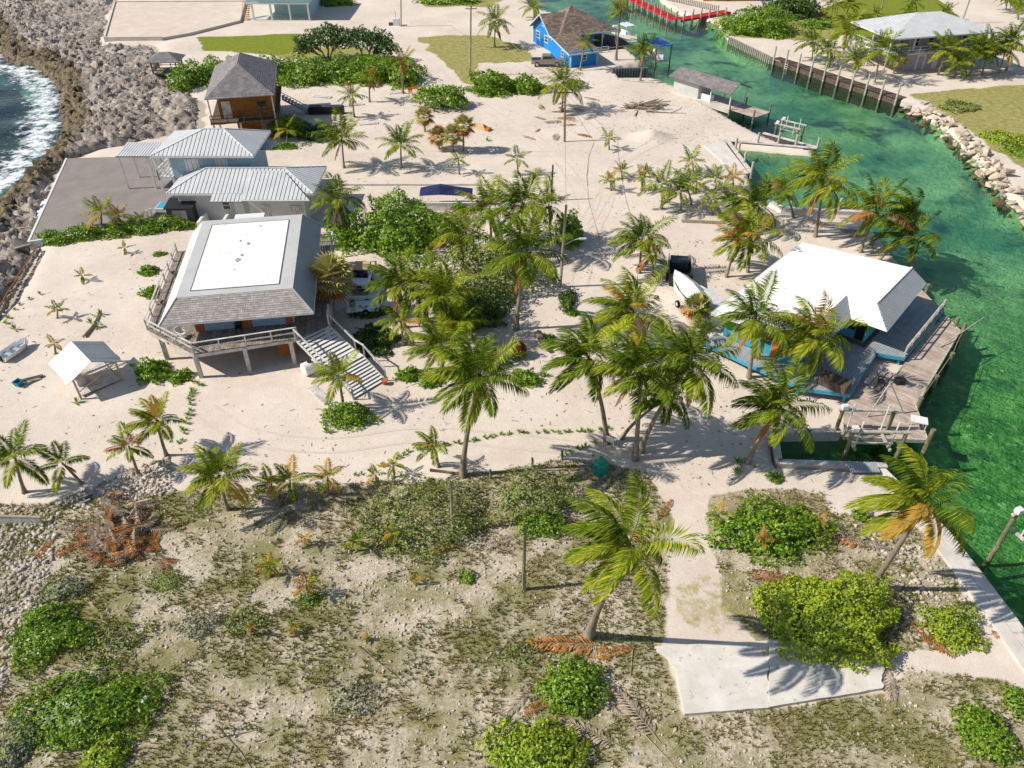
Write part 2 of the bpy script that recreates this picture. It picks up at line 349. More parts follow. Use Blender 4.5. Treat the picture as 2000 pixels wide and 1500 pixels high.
# sand heap by the canal inlet
hp = P(1272, 268); hd = np.hypot((GX - hp.x) / 3.6, (GY - hp.y) / 2.4); z = z + 1.25 * np.clip(1 - hd, 0, 1) ** 1.3 * (.8 + .4 * fbm(GX, GY, 1.1, 51))
zone = np.stack([scrub, lawn, olive, rk], -1)
ny, nx = GX.shape; idx = np.arange(nx * ny).reshape(ny, nx)
quads = np.stack([idx[:-1, :-1], idx[:-1, 1:], idx[1:, 1:], idx[1:, :-1]], -1).reshape(-1, 4)
t = NT('sand_and_scrub_ground'); a = t.N('VertexColor', layer_name='zone'); sp = t.N('SeparateColor'); t.L(a.outputs[0], sp.inputs[0])
geo = t.N('NewGeometry'); sx = t.N('SeparateXYZ'); t.L(geo.outputs['Position'], sx.inputs[0]); WP = geo.outputs['Position']
n1, n2, n3, n4 = t.noise(.12, 5, .6, vec=WP), t.noise(1.3, 6, .65, vec=WP), t.noise(7, 5, .7, vec=WP), t.noise(26, 3, .6, vec=WP)
sand = t.mix(t.ramp(n1, [(.35, 0), (.65, 1)]), lin('#d9ccbd'), lin('#c9baaa'))
sand = t.mix(t.ramp(n2, [(.45, 0), (.75, .55)]), sand, lin('#e0d4c7')); sand = t.mix(t.ramp(n3, [(.5, 0), (.78, .5)]), sand, lin('#b3a08d'))
sand = t.mix(t.ramp(n4, [(.66, 0), (.74, .6)]), sand, lin('#8d7d6c'))
dirt = t.mix(t.ramp(n3, [(.38, 0), (.62, 1)]), lin('#a09279'), lin('#cfc3b1'))
grass = t.mix(t.ramp(n3, [(.3, 0), (.7, 1)]), lin('#67643c'), lin('#938b5c'))
sf = t.ramp(t.noise(.28, 6, .7, vec=WP), [(.40, 0), (.58, 1)])
scrubc = t.mix(sf, dirt, grass); scrubc = t.mix(t.ramp(n4, [(.6, 0), (.68, .8)]), scrubc, lin('#ded5c8'))
def edge(ch, k=.5): return t.ramp(t.math('ADD', ch, t.math('MULTIPLY', t.math('SUBTRACT', n2, .5), k)), [(.42, 0), (.6, 1)])
col = t.mix(edge(sp.outputs[0], .6), sand, scrubc)
lawnc = t.mix(t.ramp(n2, [(.35, 0), (.7, 1)]), lin('#6c7826'), lin('#858a32'))
col = t.mix(edge(sp.outputs[1], .3), col, lawnc)
olivec = t.mix(t.ramp(n2, [(.38, 0), (.62, 1)]), lin('#7f8040'), lin('#a3975f')); olivec = t.mix(t.ramp(n3, [(.55, 0), (.7, .7)]), olivec, lin('#c9bda6'))
col = t.mix(edge(sp.outputs[2], .9), col, olivec)
col = t.mix(edge(a.outputs['Alpha'], .5), col, t.mix(n3, lin('#b5a99c'), lin('#8b8177')))
# below the waterline: pale sand, weed and dark grass beds
b1, b2, b3 = t.noise(.085, 4, .6, vec=WP), t.noise(.55, 5, .65, vec=WP), t.noise(1.7, 4, .6, vec=WP)
far = t.mix(t.ramp(b1, [(.38, 0), (.60, 1)]), lin('#6d9c86'), lin('#ccd8ac')); far = t.mix(t.ramp(t.noise(.11, 4, .6, vec=WP), [(.52, 0), (.62, .9)]), far, lin('#2a5660')); far = t.mix(t.ramp(b2, [(.56, 0), (.7, .6)]), far, lin('#7fa05c'))
near = t.mix(t.ramp(b2, [(.40, 0), (.60, 1)]), lin('#93b868'), lin('#669250')); near = t.mix(t.ramp(b3, [(.54, 0), (.68, .8)]), near, lin('#d6dfa2')); near = t.mix(t.ramp(t.noise(.3, 5, .6, vec=WP), [(.54, 0), (.66, .85)]), near, lin('#3f6646'))
yf = t.N('MapRange'); t.L(sx.outputs[1], yf.inputs[0]); yf.inputs[1].default_value = 46; yf.inputs[2].default_value = 72
bed = t.mix(yf.outputs[0], near, far)
zd = t.N('MapRange'); t.L(sx.outputs[2], zd.inputs[0]); zd.inputs[1].default_value = -2.0; zd.inputs[2].default_value = -1.1; bed = t.mix(t.math('MULTIPLY', zd.outputs[0], .75), bed, lin('#c9cc98'))
zf = t.N('MapRange'); t.L(sx.outputs[2], zf.inputs[0]); zf.inputs[1].default_value = -.35; zf.inputs[2].default_value = -.9
col = t.mix(zf.outputs[0], col, bed)
h = t.math('ADD', t.math('MULTIPLY', n3, .6), t.math('MULTIPLY', n2, .8)); t.bump(h, .35, .12)
ground = npmesh('ground', np.stack([GX, GY, z], -1).reshape(-1, 3), quads, t.set(col, .92, .12), attr=zone.reshape(-1, 4), smooth=True); ground['kind'] = 'structure'
_gx, _gy, _gz = gx, gy, z
def gz(x, y):                                      # ground height there
    i = int(np.clip(np.searchsorted(_gy, y) - 1, 0, len(_gy) - 2)); j = int(np.clip(np.searchsorted(_gx, x) - 1, 0, len(_gx) - 2))
    fy = (y - _gy[i]) / (_gy[i + 1] - _gy[i]); fx = (x - _gx[j]) / (_gx[j + 1] - _gx[j])
    return float((_gz[i, j] * (1 - fx) + _gz[i, j + 1] * fx) * (1 - fy) + (_gz[i + 1, j] * (1 - fx) + _gz[i + 1, j + 1] * fx) * fy)
def PG(px, py):
    p = P(px, py); p.z = gz(p.x, p.y); return p
# ---- water
def watermat(name, tint, sc, bump, foam=False):
    t = NT(name); g = t.N('NewGeometry'); WP = g.outputs['Position']
    mp = t.N('Mapping'); mp.inputs['Scale'].default_value = (1, 2.2, 1); t.L(WP, mp.inputs[0])
    h = t.math('ADD', t.noise(sc, 4, .6, vec=mp.outputs[0]), t.math('MULTIPLY', t.noise(sc * 3.2, 3, .6, vec=mp.outputs[0]), .45))
    bp = t.N('Bump'); bp.inputs['Strength'].default_value = bump; bp.inputs['Distance'].default_value = .12; t.L(h, bp.inputs['Height'])
    tr = t.N('BsdfTransparent'); tr.inputs[0].default_value = (*tint, 1)
    gl = t.N('BsdfGlossy'); gl.inputs['Roughness'].default_value = .08; t.L(bp.outputs[0], gl.inputs['Normal'])
    fr = t.N('Fresnel'); fr.inputs[0].default_value = 1.33; t.L(bp.outputs[0], fr.inputs['Normal'])
    mx = t.N('MixShader'); t.L(fr.outputs[0], mx.inputs[0]); t.L(tr.outputs[0], mx.inputs[1]); t.L(gl.outputs[0], mx.inputs[2]); res = mx.outputs[0]
    if foam:
        a = t.N('VertexColor', layer_name='zone'); sp = t.N('SeparateColor'); t.L(a.outputs[0], sp.inputs[0])
        fn = t.math('ADD', sp.outputs[0], t.math('SUBTRACT', t.math('MULTIPLY', t.noise(.7, 8, .75, vec=WP), 2.6), 1.45))
        df = t.N('BsdfDiffuse'); df.inputs[0].default_value = (.8, .82, .82, 1)
        m2 = t.N('MixShader'); t.L(t.ramp(fn, [(.5, 0), (.85, .9)]), m2.inputs[0]); t.L(res, m2.inputs[1]); t.L(df.outputs[0], m2.inputs[2]); res = m2.outputs[0]
    t.L(res, t.out.inputs[0]); t.n.remove(t.b); return t.m
def sheet(name, x0, x1, y0, y1, zz, st, mat, foam=False):
    xs = np.arange(x0, x1 + .1, st); ys = np.arange(y0, y1 + .1, st); X, Y = np.meshgrid(xs, ys)
    zs = np.full_like(X, zz); at = None
    if foam:
        d = sdist(SEA, X, Y); f = np.clip(1 - np.abs(d + 1.5) / 6.5, 0, 1) + .75 * np.clip(1 - np.abs(d + 13 + 4 * vnoise(X, Y, 9, 2)) / 3.5, 0, 1) * (vnoise(X, Y, 12, 6) > .4)
        zs = zs + (fbm(X, Y, 7, 12) - .5) * .7 * sstep(4, -6, d); at = np.stack([f, f, f, f * 0 + 1], -1).reshape(-1, 4)
    n, m = X.shape; ix = np.arange(n * m).reshape(n, m)
    q = np.stack([ix[:-1, :-1], ix[:-1, 1:], ix[1:, 1:], ix[1:, :-1]], -1).reshape(-1, 4)
    o = npmesh(name, np.stack([X, Y, zs], -1).reshape(-1, 3), q, mat, attr=at, smooth=True); o['kind'] = 'structure'; return o
sheet('canal_water', -20, 70, -80, 420, -.62, 10, watermat('canal_water', (.62, .90, .74), 1.1, .22))
sheet('sea_water', -220, -52, -60, 260, -.7, 1.6, watermat('sea_water', (.45, .68, .72), .5, .5, True), True)
# ---- rocky shore: jagged limestone
def hullrock(seed, n=13, flat=.7):
    r = random.Random(seed); bm = bmesh.new()
    for i in range(n):
        v = Vector((r.gauss(0, 1), r.gauss(0, 1), r.gauss(0, 1))).normalized() * r.uniform(.8, 1.1); bm.verts.new((v.x, v.y * r.uniform(.7, 1), v.z * flat))
    ret = bmesh.ops.convex_hull(bm, input=bm.verts[:])
    bmesh.ops.delete(bm, geom=[e for e in ret['geom_interior'] if isinstance(e, bmesh.types.BMVert)], context='VERTS')
    bmesh.ops.triangulate(bm, faces=bm.faces[:]); bm.verts.index_update()
    V = np.array([v.co[:] for v in bm.verts]); Fc = np.array([[l.vert.index for l in f.loops] for f in bm.faces]); bm.free(); return V, Fc
ROCKS = [hullrock(100 + i) for i in range(10)]
def rot3(n, tilt=.5):
    a = RNG.uniform(0, 2 * np.pi, n); b = RNG.normal(0, tilt, n); c = RNG.normal(0, tilt, n)
    ca, sa, cb, sb, cc, s_c = np.cos(a), np.sin(a), np.cos(b), np.sin(b), np.cos(c), np.sin(c); z0 = np.zeros(n); o = np.ones(n)
    A = np.stack([ca, -sa, z0, sa, ca, z0, z0, z0, o], -1).reshape(n, 3, 3); B = np.stack([o, z0, z0, z0, cb, -sb, z0, sb, cb], -1).reshape(n, 3, 3)
    C = np.stack([cc, z0, s_c, z0, o, z0, -s_c, z0, cc], -1).reshape(n, 3, 3); return A @ B @ C
def scatter(name, variants, pos, size, mat, parent=None, tilt=.5, k=3):
    VV, FF, off = [], [], 0; which = RNG.integers(0, len(variants), len(pos))
    for w_, (V, Fc) in enumerate(variants):
        s_ = np.where(which == w_)[0]
        if not len(s_): continue
        X = np.einsum('nij,vj->nvi', rot3(len(s_), tilt), V) * size[s_][:, None, None] + pos[s_][:, None, :]
        VV.append(X.reshape(-1, 3)); FF.append((Fc[None] + (np.arange(len(s_)) * len(V))[:, None, None]).reshape(-1, k) + off); off += X.shape[0] * X.shape[1]
    o = npmesh(name, np.concatenate(VV), None, mat, parent, tris=np.concatenate(FF)); o['kind'] = 'stuff'; return o
xs = np.arange(-112, -33, .25); ys = np.arange(44, 190, .3); X, Y = np.meshgrid(xs, ys)
mk_ = sstep(.5, -2.0, sdist(ROCK, X, Y) + (fbm(X, Y, 3, 5) - .5) * 2); dS = sdist(SEA, X, Y) - 2.6
rid = 1 - np.abs(2 * fbm(X + 2 * fbm(X, Y, 3, 4), Y * 1.25, 3.4, 21, 5) - 1); rid2 = 1 - np.abs(2 * vnoise(X, Y * 1.4, .85, 41) - 1); st_ = np.floor(fbm(X, Y, 5, 61) * 6) / 6
seaw = sstep(22, 1, dS)
def plates(x, y, cx, cy, seed):                    # broken slabs: each cell its own height and tilt, cracks between
    wx = x + .5 * (fbm(x, y, 2, seed + 3) - .5); wy = y + .5 * (fbm(x, y, 2, seed + 4) - .5); ix, iy = np.floor(wx / cx), np.floor(wy / cy)
    f1 = np.full(x.shape, 9.); f2 = f1.copy(); hh = np.zeros(x.shape)
    for a in (-1, 0, 1):
        for b in (-1, 0, 1):
            jx, jy = ix + a, iy + b; px_ = (jx + _h(jx, jy, seed)) * cx; py_ = (jy + _h(jx, jy, seed + 1)) * cy; d = np.hypot((wx - px_) / cx, (wy - py_) / cy)
            hv = _h(jx, jy, seed + 2) + ((_h(jx, jy, seed + 5) - .5) * (wx - px_) / cx + (_h(jx, jy, seed + 6) - .5) * (wy - py_) / cy) * 1.1
            c = d < f1; f2 = np.where(c, f1, np.minimum(f2, d)); hh = np.where(c, hv, hh); f1 = np.where(c, d, f1)
    return hh, sstep(.22, .04, f2 - f1)
p1_, k1_ = plates(X, Y, 2.3, 1.4, 200); p2_, k2_ = plates(X, Y, 1.05, .7, 210); rough_ = sstep(.35, .6, fbm(X, Y, 9, 71))
zr = -.5 + .5 * rid * (.4 + .7 * seaw) + .75 * (st_ - .4) + (rid2 ** 3) * (.3 + .3 * seaw) + .25 * np.exp(-((dS - 4) / 4.) ** 2) + (.5 * p1_ - .45 * k1_ + (.27 * p2_ - .28 * k2_) * (.35 + .65 * rough_)) * (.3 + .8 * seaw) - .12 - .55 * sstep(.5, .62, fbm(X, Y, 8, 88)) * (1 - .8 * seaw) - .9 * np.exp(-np.clip(sdist([(-49.0, 70.2), (-38.8, 74.2), (-38.3, 93.5), (-55.2, 92.2)], X, Y), 0, 99) / 3.5)
zr = zr + .5; zr = zr * sstep(-7, 1.5, dS) - 3 * sstep(1.5, -6, dS)
zr = zr * mk_ - 1.2 * (1 - mk_)
t = NT('weathered_limestone'); g = t.N('NewGeometry'); WP = g.outputs['Position']; a = t.N('VertexColor', layer_name='zone'); sp = t.N('SeparateColor'); t.L(a.outputs[0], sp.inputs[0])
m1, m2, m3 = t.noise(.25, 5, .6, vec=WP), t.noise(1.6, 6, .7, vec=WP), t.noise(6, 4, .7, vec=WP)
c = t.mix(t.ramp(m2, [(.38, 0), (.62, 1)]), lin('#70675f'), lin('#b5a89b')); c = t.mix(t.ramp(m1, [(.4, 0), (.65, .6)]), c, lin('#d8cabb'))
c = t.mix(t.ramp(m3, [(.3, .75), (.45, 0)]), c, lin('#4a443f'))
wet = t.ramp(t.math('ADD', sp.outputs[0], t.math('MULTIPLY', t.math('SUBTRACT', m1, .5), .5)), [(.35, 0), (.75, 1)])
c = t.mix(t.math('MULTIPLY', wet, .8), c, t.mix(t.ramp(m2, [(.4, 0), (.6, 1)]), lin('#3a342d'), lin('#7d6a42'))); t.bump(t.math('ADD', m2, m3), .7, .25)
M['limestone'] = t.set(c, .9, .15)
at = np.stack([sstep(4.5, 0, dS)] * 3 + [dS * 0 + 1], -1)
n, m = X.shape; ix = np.arange(n * m).reshape(n, m); q = np.stack([ix[:-1, :-1], ix[:-1, 1:], ix[1:, 1:], ix[1:, :-1]], -1).reshape(-1, 4)
q = q[(mk_.ravel()[q].max(1) > .02)]
shore = npmesh('rocky_shore', np.stack([X, Y, zr], -1).reshape(-1, 3), q, M['limestone'], attr=at.reshape(-1, 4)); shore['kind'] = 'structure'
M['shore_stone'] = pm('shore_stone', '#aa9d91', '#655d57', .9, 1.2, .15, 0, .5, 6, .35)
M['wet_stone'] = pm('wet_algae_stone', '#6d5c3b', '#2f2a24', .75, 1.6, .3, 0, .5, 6, .3)
cand = np.stack([RNG.uniform(-112, -33, 40000), RNG.uniform(44, 190, 40000)], -1)
dR = sdist(ROCK, cand[:, 0], cand[:, 1]); dse = sdist(SEA, cand[:, 0], cand[:, 1]); cand = cand[(dR < -.6) & (dse > -2.5)]; dse = dse[(dR < -.6) & (dse > -2.5)] - 2.6
def zrock(c): return zr[np.clip(((c[:, 1] - 44) / .3).astype(int), 0, n - 1), np.clip(((c[:, 0] + 112) / .25).astype(int), 0, m - 1)]
keep = RNG.random(len(cand)) < .1 + .14 * (dse < 12); cand = cand[keep]; dse = dse[keep]
pos = np.column_stack([cand, zrock(cand) + .02]); size = .1 + .42 * RNG.random(len(cand)) ** 2.2 * np.where(dse < 7, 1.25, 1)
order = np.argsort(np.hypot(cand[:, 0] + 50, cand[:, 1] - 85)); vis = order[:220]
me_r = [bpy.data.meshes.new('stone') for _ in ROCKS]
for me, (V, Fc) in zip(me_r, ROCKS): me.from_pydata(V.tolist(), [], Fc.tolist()); me.materials.append(M['shore_stone'])
me_w = [m_.copy() for m_ in me_r]
for m_ in me_w: m_.materials[0] = M['wet_stone']
def stone(me, p, s_, parent, rz=None, sq=(1, 1, 1), tilt=.35):
    o = bpy.data.objects.new('stone', me); link(o, parent); o.location = p; o.scale = (s_ * sq[0], s_ * sq[1], s_ * sq[2])
    o.rotation_euler = (random.gauss(0, tilt), random.gauss(0, tilt), random.uniform(0, 6.28) if rz is None else rz); return o
for i in vis: stone(random.choice(me_w if dse[i] < 3 else me_r), pos[i], size[i] * 1.5, shore, sq=(1.5, 1, .55))
rest = order[220:]; dry = rest[dse[rest] >= 3]; wt = rest[dse[rest] < 3]
scatter('loose_stones', ROCKS, pos[dry], size[dry], M['shore_stone'], shore); scatter('wet_stones', ROCKS, pos[wt], size[wt], M['wet_stone'], shore)
# ---- riprap on the far bank of the canal
bank = bpy.data.objects.new('riprap_bank', None); link(bank); bank['kind'] = 'structure'
M['riprap'] = pm('tan_riprap_stone', '#cdbfae', '#a08c74', .88, 1.1, .15, 0, .4, 5, .2)
me_b = [m_.copy() for m_ in me_r]
for m_ in me_b: m_.materials[0] = M['riprap']
line = [P(1775, 204), P(1828, 238), P(1870, 270), P(1918, 325), P(1960, 375), P(2000, 420), Vector((57.2, 66, 0)), Vector((58.2, 55, 0))]
seglen = [(line[i + 1] - line[i]).length for i in range(len(line) - 1)]
for k in range(290):
    s_ = random.uniform(0, sum(seglen)); i = 0
    while s_ > seglen[i]: s_ -= seglen[i]; i += 1
    p = line[i].lerp(line[i + 1], s_ / seglen[i]); d = (line[i + 1] - line[i]).normalized(); nrm = Vector((-d.y, d.x, 0)) * (1 if d.y < 0 else -1)
    if nrm.x < 0: nrm = -nrm
    o_ = random.uniform(-1.3, 1.9); p = p + nrm * o_; p.z = -.65 + .42 * (o_ + 1.3) - (.12 if o_ > 1 else 0)
    if s_ < 6 and i < 2 and random.random() < .35: stone(random.choice(me_b), p, .5, bank, sq=(1.7, 1, .8), tilt=.15)
    else: stone(random.choice(me_w if o_ < -.75 else me_b), p, random.choice([.2, .28, .36, .45, .55, .7, .9]) * random.uniform(.85, 1.15), bank, sq=(random.uniform(.9, 1.4), 1, random.uniform(.6, .95)))
# ---- white pad at the end of the drive, seawall apron, driveway edge
pad = MB()
def rough_edge(q):
    o = []
    for i in range(len(q)):
        a_, b_ = Vector(q[i]), Vector(q[(i + 1) % len(q)]); k = 9 if abs(a_.x - b_.x) > .3 or True else 1; inner_ = abs(a_.x - b_.x) < .25 and abs(a_.y - b_.y) > 1
        for j in range(k):
            v = a_.lerp(b_, j / k); o.append((v.x + (0 if inner_ or j == 0 else random.uniform(-.09, .09)), v.y + (0 if inner_ or j == 0 else random.uniform(-.02, .02))))
    return o
for poly in ([(1278, 1264), (1500, 1253), (1500, 1300), (1325, 1314)], [(1320, 1314.5), (1500, 1300.4), (1500, 1385), (1336, 1397)], [(1500.4, 1253), (1600, 1262), (1724, 1290), (1722, 1348), (1500.4, 1385)]):
    pad.prism(rough_edge([tuple(P(*c)[:2]) for c in reversed(poly)]), -.3, .1 + .006 * len(pad.v) / 8)
pad = pad.build('concrete_pad', M['whiteconc'], bevel=.01); tag(pad, 'broken white concrete pad at the end of the grassy track', 'concrete pad')
sw = thing('seawall', 'pale concrete seawall apron beside the green canal below the scrub', 'seawall', P(1900, 1100))
edge_ = [(1726, 915), (1790, 977), (1857, 1045), (1918, 1123), (1988, 1215)]; o0 = sw.location
ep = [P(*e) for e in edge_] + [Vector((28.7, 22, 0)), Vector((29.8, 12, 0))]
for i in range(len(ep) - 1):
    a_, b_ = ep[i], ep[i + 1]; d = (b_ - a_).normalized(); nn = Vector((d.y, -d.x, 0))
    if nn.x > 0: nn = -nn
    w_ = 1.6 if i >= 1 else .5; m_ = MB(); L_ = (b_ - a_).length; k = max(1, int(L_ / 1.9))
    for j in range(k):
        p0 = a_ + d * (L_ * j / k + .012) - o0; p1 = a_ + d * (L_ * (j + 1) / k - .012) - o0
        for (u0, u1) in ((0, w_ * .48), (w_ * .5, w_)):
            q_ = [p0 + nn * u0, p1 + nn * u0, p1 + nn * u1, p0 + nn * u1]; q_ = [(v.x, v.y) for v in q_]
            if (Vector((*q_[1], 0)) - Vector((*q_[0], 0))).cross(Vector((*q_[2], 0)) - Vector((*q_[0], 0))).z < 0: q_.reverse()
            MB().prism(q_, -.2, .16 + random.uniform(-.02, .02)).build('slab', M['concrete'], sw, bevel=.015)
    fa = [a_ - nn * .02 - o0, b_ - nn * .02 - o0, b_ + nn * .25 - o0, a_ + nn * .25 - o0]; fa = [(v.x, v.y) for v in fa]
    m_.prism(fa if (Vector((*fa[1], 0)) - Vector((*fa[0], 0))).cross(Vector((*fa[2], 0)) - Vector((*fa[0], 0))).z > 0 else fa[::-1], -3, -.21).build('wall_face', M['concrete'], sw)

# ---- tyre ruts pressed into the sand
M['rut'] = pm('packed_sand_rut', '#c6b6a4', '#d3c5b5', .95, 1.5, .1)
def spline(pts, n=14):
    P_ = [Vector(p) for p in pts]; P_ = [P_[0]] + P_ + [P_[-1]]; o = []
    for i in range(1, len(P_) - 2):
        for j in range(n):
            t_ = j / n; a, b, c, d = P_[i - 1:i + 3]; o.append(.5 * ((2 * b) + (c - a) * t_ + (2 * a - 5 * b + 4 * c - d) * t_ * t_ + (3 * b - a - 3 * c + d) * t_ ** 3))
    return o + [P_[-2]]
def ruts(pts, label_name, w=.24, gauge=1.5):
    L_ = spline([P(*p) for p in pts]); V, Fq = [], []
    for s_ in (-gauge / 2, gauge / 2):
        b0 = len(V)
        for i, p in enumerate(L_):
            d = (L_[min(i + 1, len(L_) - 1)] - L_[max(i - 1, 0)]).normalized(); nn = Vector((-d.y, d.x, 0)); ww = w * (.6 + .6 * vnoise(p.x, p.y, 1.5, 3))
            for e in (-.5, .5): q = p + nn * (s_ + e * ww); V.append((q.x, q.y, gz(q.x, q.y) + .014))
        for i in range(len(L_) - 1): Fq.append((b0 + 2 * i, b0 + 2 * i + 1, b0 + 2 * i + 3, b0 + 2 * i + 2))
    o = MB().add(V, Fq).build('tyre_ruts', M['rut']); o['kind'] = 'structure'; return o
ruts([(1315, 960), (1270, 915), (1150, 880), (980, 860), (800, 850), (640, 870), (480, 850), (400, 800)], '')
ruts([(1130, 560), (1150, 460), (1130, 370), (1070, 290), (960, 218), (895, 172), (845, 130), (800, 95), (765, 62)], '')
ruts([(1120, 470), (1180, 380), (1210, 320), (1300, 270), (1380, 262)], ''); ruts([(1095, 300), (1010, 300), (900, 300), (800, 300)], ''); ruts([(1160, 440), (1182, 400), (1184, 360), (1160, 330)], '', .2)
# ================================================================ building helpers
def clip(poly, a, b, c):                           # keep a*u + b*v <= c
    o = []
    for i in range(len(poly)):
        p, q = poly[i], poly[(i + 1) % len(poly)]; fp, fq = a * p[0] + b * p[1] - c, a * q[0] + b * q[1] - c
        if fp <= 0: o.append(p)
        if (fp < 0 < fq) or (fq < 0 < fp): t_ = fp / (fp - fq); o.append((p[0] + (q[0] - p[0]) * t_, p[1] + (q[1] - p[1]) * t_))
    return o
def plane_frame(pts, eave):
    pts = [Vector(p) for p in pts]; n = (pts[1] - pts[0]).cross(pts[2] - pts[0]).normalized()
    if n.z < 0: n = -n
    u = (Vector(eave) - n * Vector(eave).dot(n)).normalized(); v = n.cross(u); o = pts[0]
    return o, u, v, n, [((p - o).dot(u), (p - o).dot(v)) for p in pts]
def roof_panels(parent, pts, eave, sp=.42, mat='silver', base='seam', t=.05, gap=.075, name='roof_panel'):
    o, u, v, n, q = plane_frame(pts, eave); MB().slab(pts, .08).build('roof_slope', M[base], parent)
    lo, hi = min(p[0] for p in q), max(p[0] for p in q); k = max(1, round((hi - lo) / sp)); sp = (hi - lo) / k
    for i in range(k):
        c = clip(clip(q, 1, 0, lo + (i + 1) * sp - gap / 2), -1, 0, -(lo + i * sp + gap / 2))
        if len(c) >= 3 and abs(sum(c[j][0] * c[(j + 1) % len(c)][1] - c[(j + 1) % len(c)][0] * c[j][1] for j in range(len(c)))) > .02:
            MB().slab([o + u * a + v * b + n * t for a, b in c], t - .004).build(name, M[mat], parent)
def shingle_roof(parent, pts, eave, w=.5, h=.22, mat='shingle', name='shingles'):
    o, u, v, n, q = plane_frame(pts, eave); MB().slab(pts, .1).build('roof_slope', M[mat], parent); m_ = MB()
    lo, hi = min(p[0] for p in q), max(p[0] for p in q); b0, b1 = min(p[1] for p in q), max(p[1] for p in q); j = 0; y = b0
    while y < b1:
        row_ = clip(clip(q, 0, 1, min(y + h - .012, b1)), 0, -1, -y); x = lo - random.random() * w
        while x < hi and len(row_) >= 3:
            ww = w * random.uniform(.7, 1.25); c = clip(clip(row_, 1, 0, x + ww - .014), -1, 0, -x)
            if len(c) >= 3: m_.add([o + u * a + v * b + n * (.028 - .02 * (b - y) / h + random.uniform(0, .006)) for a, b in c], [tuple(range(len(c)))])
            x += ww
        y += h; j += 1
    ob = m_.build(name, M[mat], parent); ob['kind'] = 'stuff'; return ob
def boards(parent, poly, z, ang, w, mat, t=.05, gap=.018, name='deck_boards', maxl=4.5):
    c, s = math.cos(R(ang)), math.sin(R(ang)); q = [(x * c + y * s, -x * s + y * c) for x, y in poly]; m_ = MB()
    lo, hi = min(p[1] for p in q), max(p[1] for p in q); y = lo
    while y < hi:
        k = clip(clip(q, 0, 1, y + w - gap), 0, -1, -y)
        if len(k) >= 3:
            x0, x1 = min(p[0] for p in k), max(p[0] for p in k); x = x0 - random.random() * maxl * .7
            while x < x1:
                kk = clip(clip(k, 1, 0, x + maxl - .008), -1, 0, -x)
                if len(kk) >= 3:
                    dz = random.uniform(0, .006); pp = [(a * c - b * s, a * s + b * c) for a, b in kk]
                    if sum(pp[j][0] * pp[(j + 1) % len(pp)][1] - pp[(j + 1) % len(pp)][0] * pp[j][1] for j in range(len(pp))) < 0: pp.reverse()
                    m_.prism(pp, z - t, z + dz)
                x += maxl
        y += w
    ob = m_.build(name, M[mat], parent); ob['kind'] = 'stuff'; return ob
def railing(parent, pts, z, h=.95, sp=1.6, mat='weathered_white', rails=(1.0, .5), pw=.1, cap=.14, skip=()):
    pts = [Vector((p[0], p[1], p[2] if len(p) > 2 else z)) for p in pts]; first = True
    for i in range(len(pts) - 1):
        a, b = pts[i], pts[i + 1]; L = (b - a).length; k = max(1, round(L / sp))
        for j in range(0 if first else 1, k + 1):
            p = a.lerp(b, j / k); MB().box(p.x - pw / 2, p.x + pw / 2, p.y - pw / 2, p.y + pw / 2, p.z, p.z + h - .02).build('railing_post', M[mat], parent)
        first = False
        for r_ in rails:
            up = Vector((0, 0, h * r_)); MB().beam(a + up, b + up, cap if r_ == 1.0 else .05, .045 if r_ == 1.0 else .1).build('rail', M[mat], parent)
def window(parent, o, u, w, h, mat='white', pane='glass', t=.05, bars=True, name='window', fw=.09):
    o, u = Vector(o), Vector(u).normalized(); n = u.cross(Vector((0, 0, 1))); z = Vector((0, 0, 1)); m_ = MB()     # o: lower left corner on the wall, n outward
    def bar(a0, a1, b0, b1):
        m_.beam(o + u * (a0 + a1) / 2 + z * b0 + n * t / 2, o + u * (a0 + a1) / 2 + z * b1 + n * t / 2, a1 - a0, t, up=n)
    bar(0, fw, 0, h); bar(w - fw, w, 0, h); bar(fw, w - fw, 0, fw); bar(fw, w - fw, h - fw, h)
    if bars: bar(fw, w - fw, h / 2 - .03, h / 2 + .03)
    f = m_.build(name, M[mat], parent)
    MB().beam(o + u * w / 2 + z * fw + n * .012, o + u * w / 2 + z * (h - fw) + n * .012, w - 2 * fw, .02, up=n).build('pane', M[pane], f); return f
def panel(parent, name, o, u, w, h, mat, t=.05):
    o, u = Vector(o), Vector(u).normalized(); n = u.cross(Vector((0, 0, 1))); z = Vector((0, 0, 1))
    return MB().beam(o + u * w / 2 + n * t / 2, o + u * w / 2 + z * h + n * t / 2, w, t, up=n).build(name, M[mat], parent)
def post(parent, x, y, z0, z1, mat='white', w=.16, name='post'): return MB().box(x - w / 2, x + w / 2, y - w / 2, y + w / 2, z0, z1).build(name, M[mat], parent)
def hip(parent, x0, x1, y0, y1, ze, tx0, tx1, ty0, ty1, zt, fn, skip=()):
    E_ = [(x0, y0, ze), (x1, y0, ze), (x1, y1, ze), (x0, y1, ze)]; T = [(tx0, ty0, zt), (tx1, ty0, zt), (tx1, ty1, zt), (tx0, ty1, zt)]
    for i, nm in enumerate(('front', 'right', 'back', 'left')):
        j = (i + 1) % 4; pts = [E_[i], E_[j], T[j], T[i]]
        pts = [p for k, p in enumerate(pts) if Vector(p) not in [Vector(q) for q in pts[:k]]]
        if nm not in skip: fn(pts, Vector(E_[j]) - Vector(E_[i]), nm)
EX, EY = Vector((1, 0, 0)), Vector((0, 1, 0))
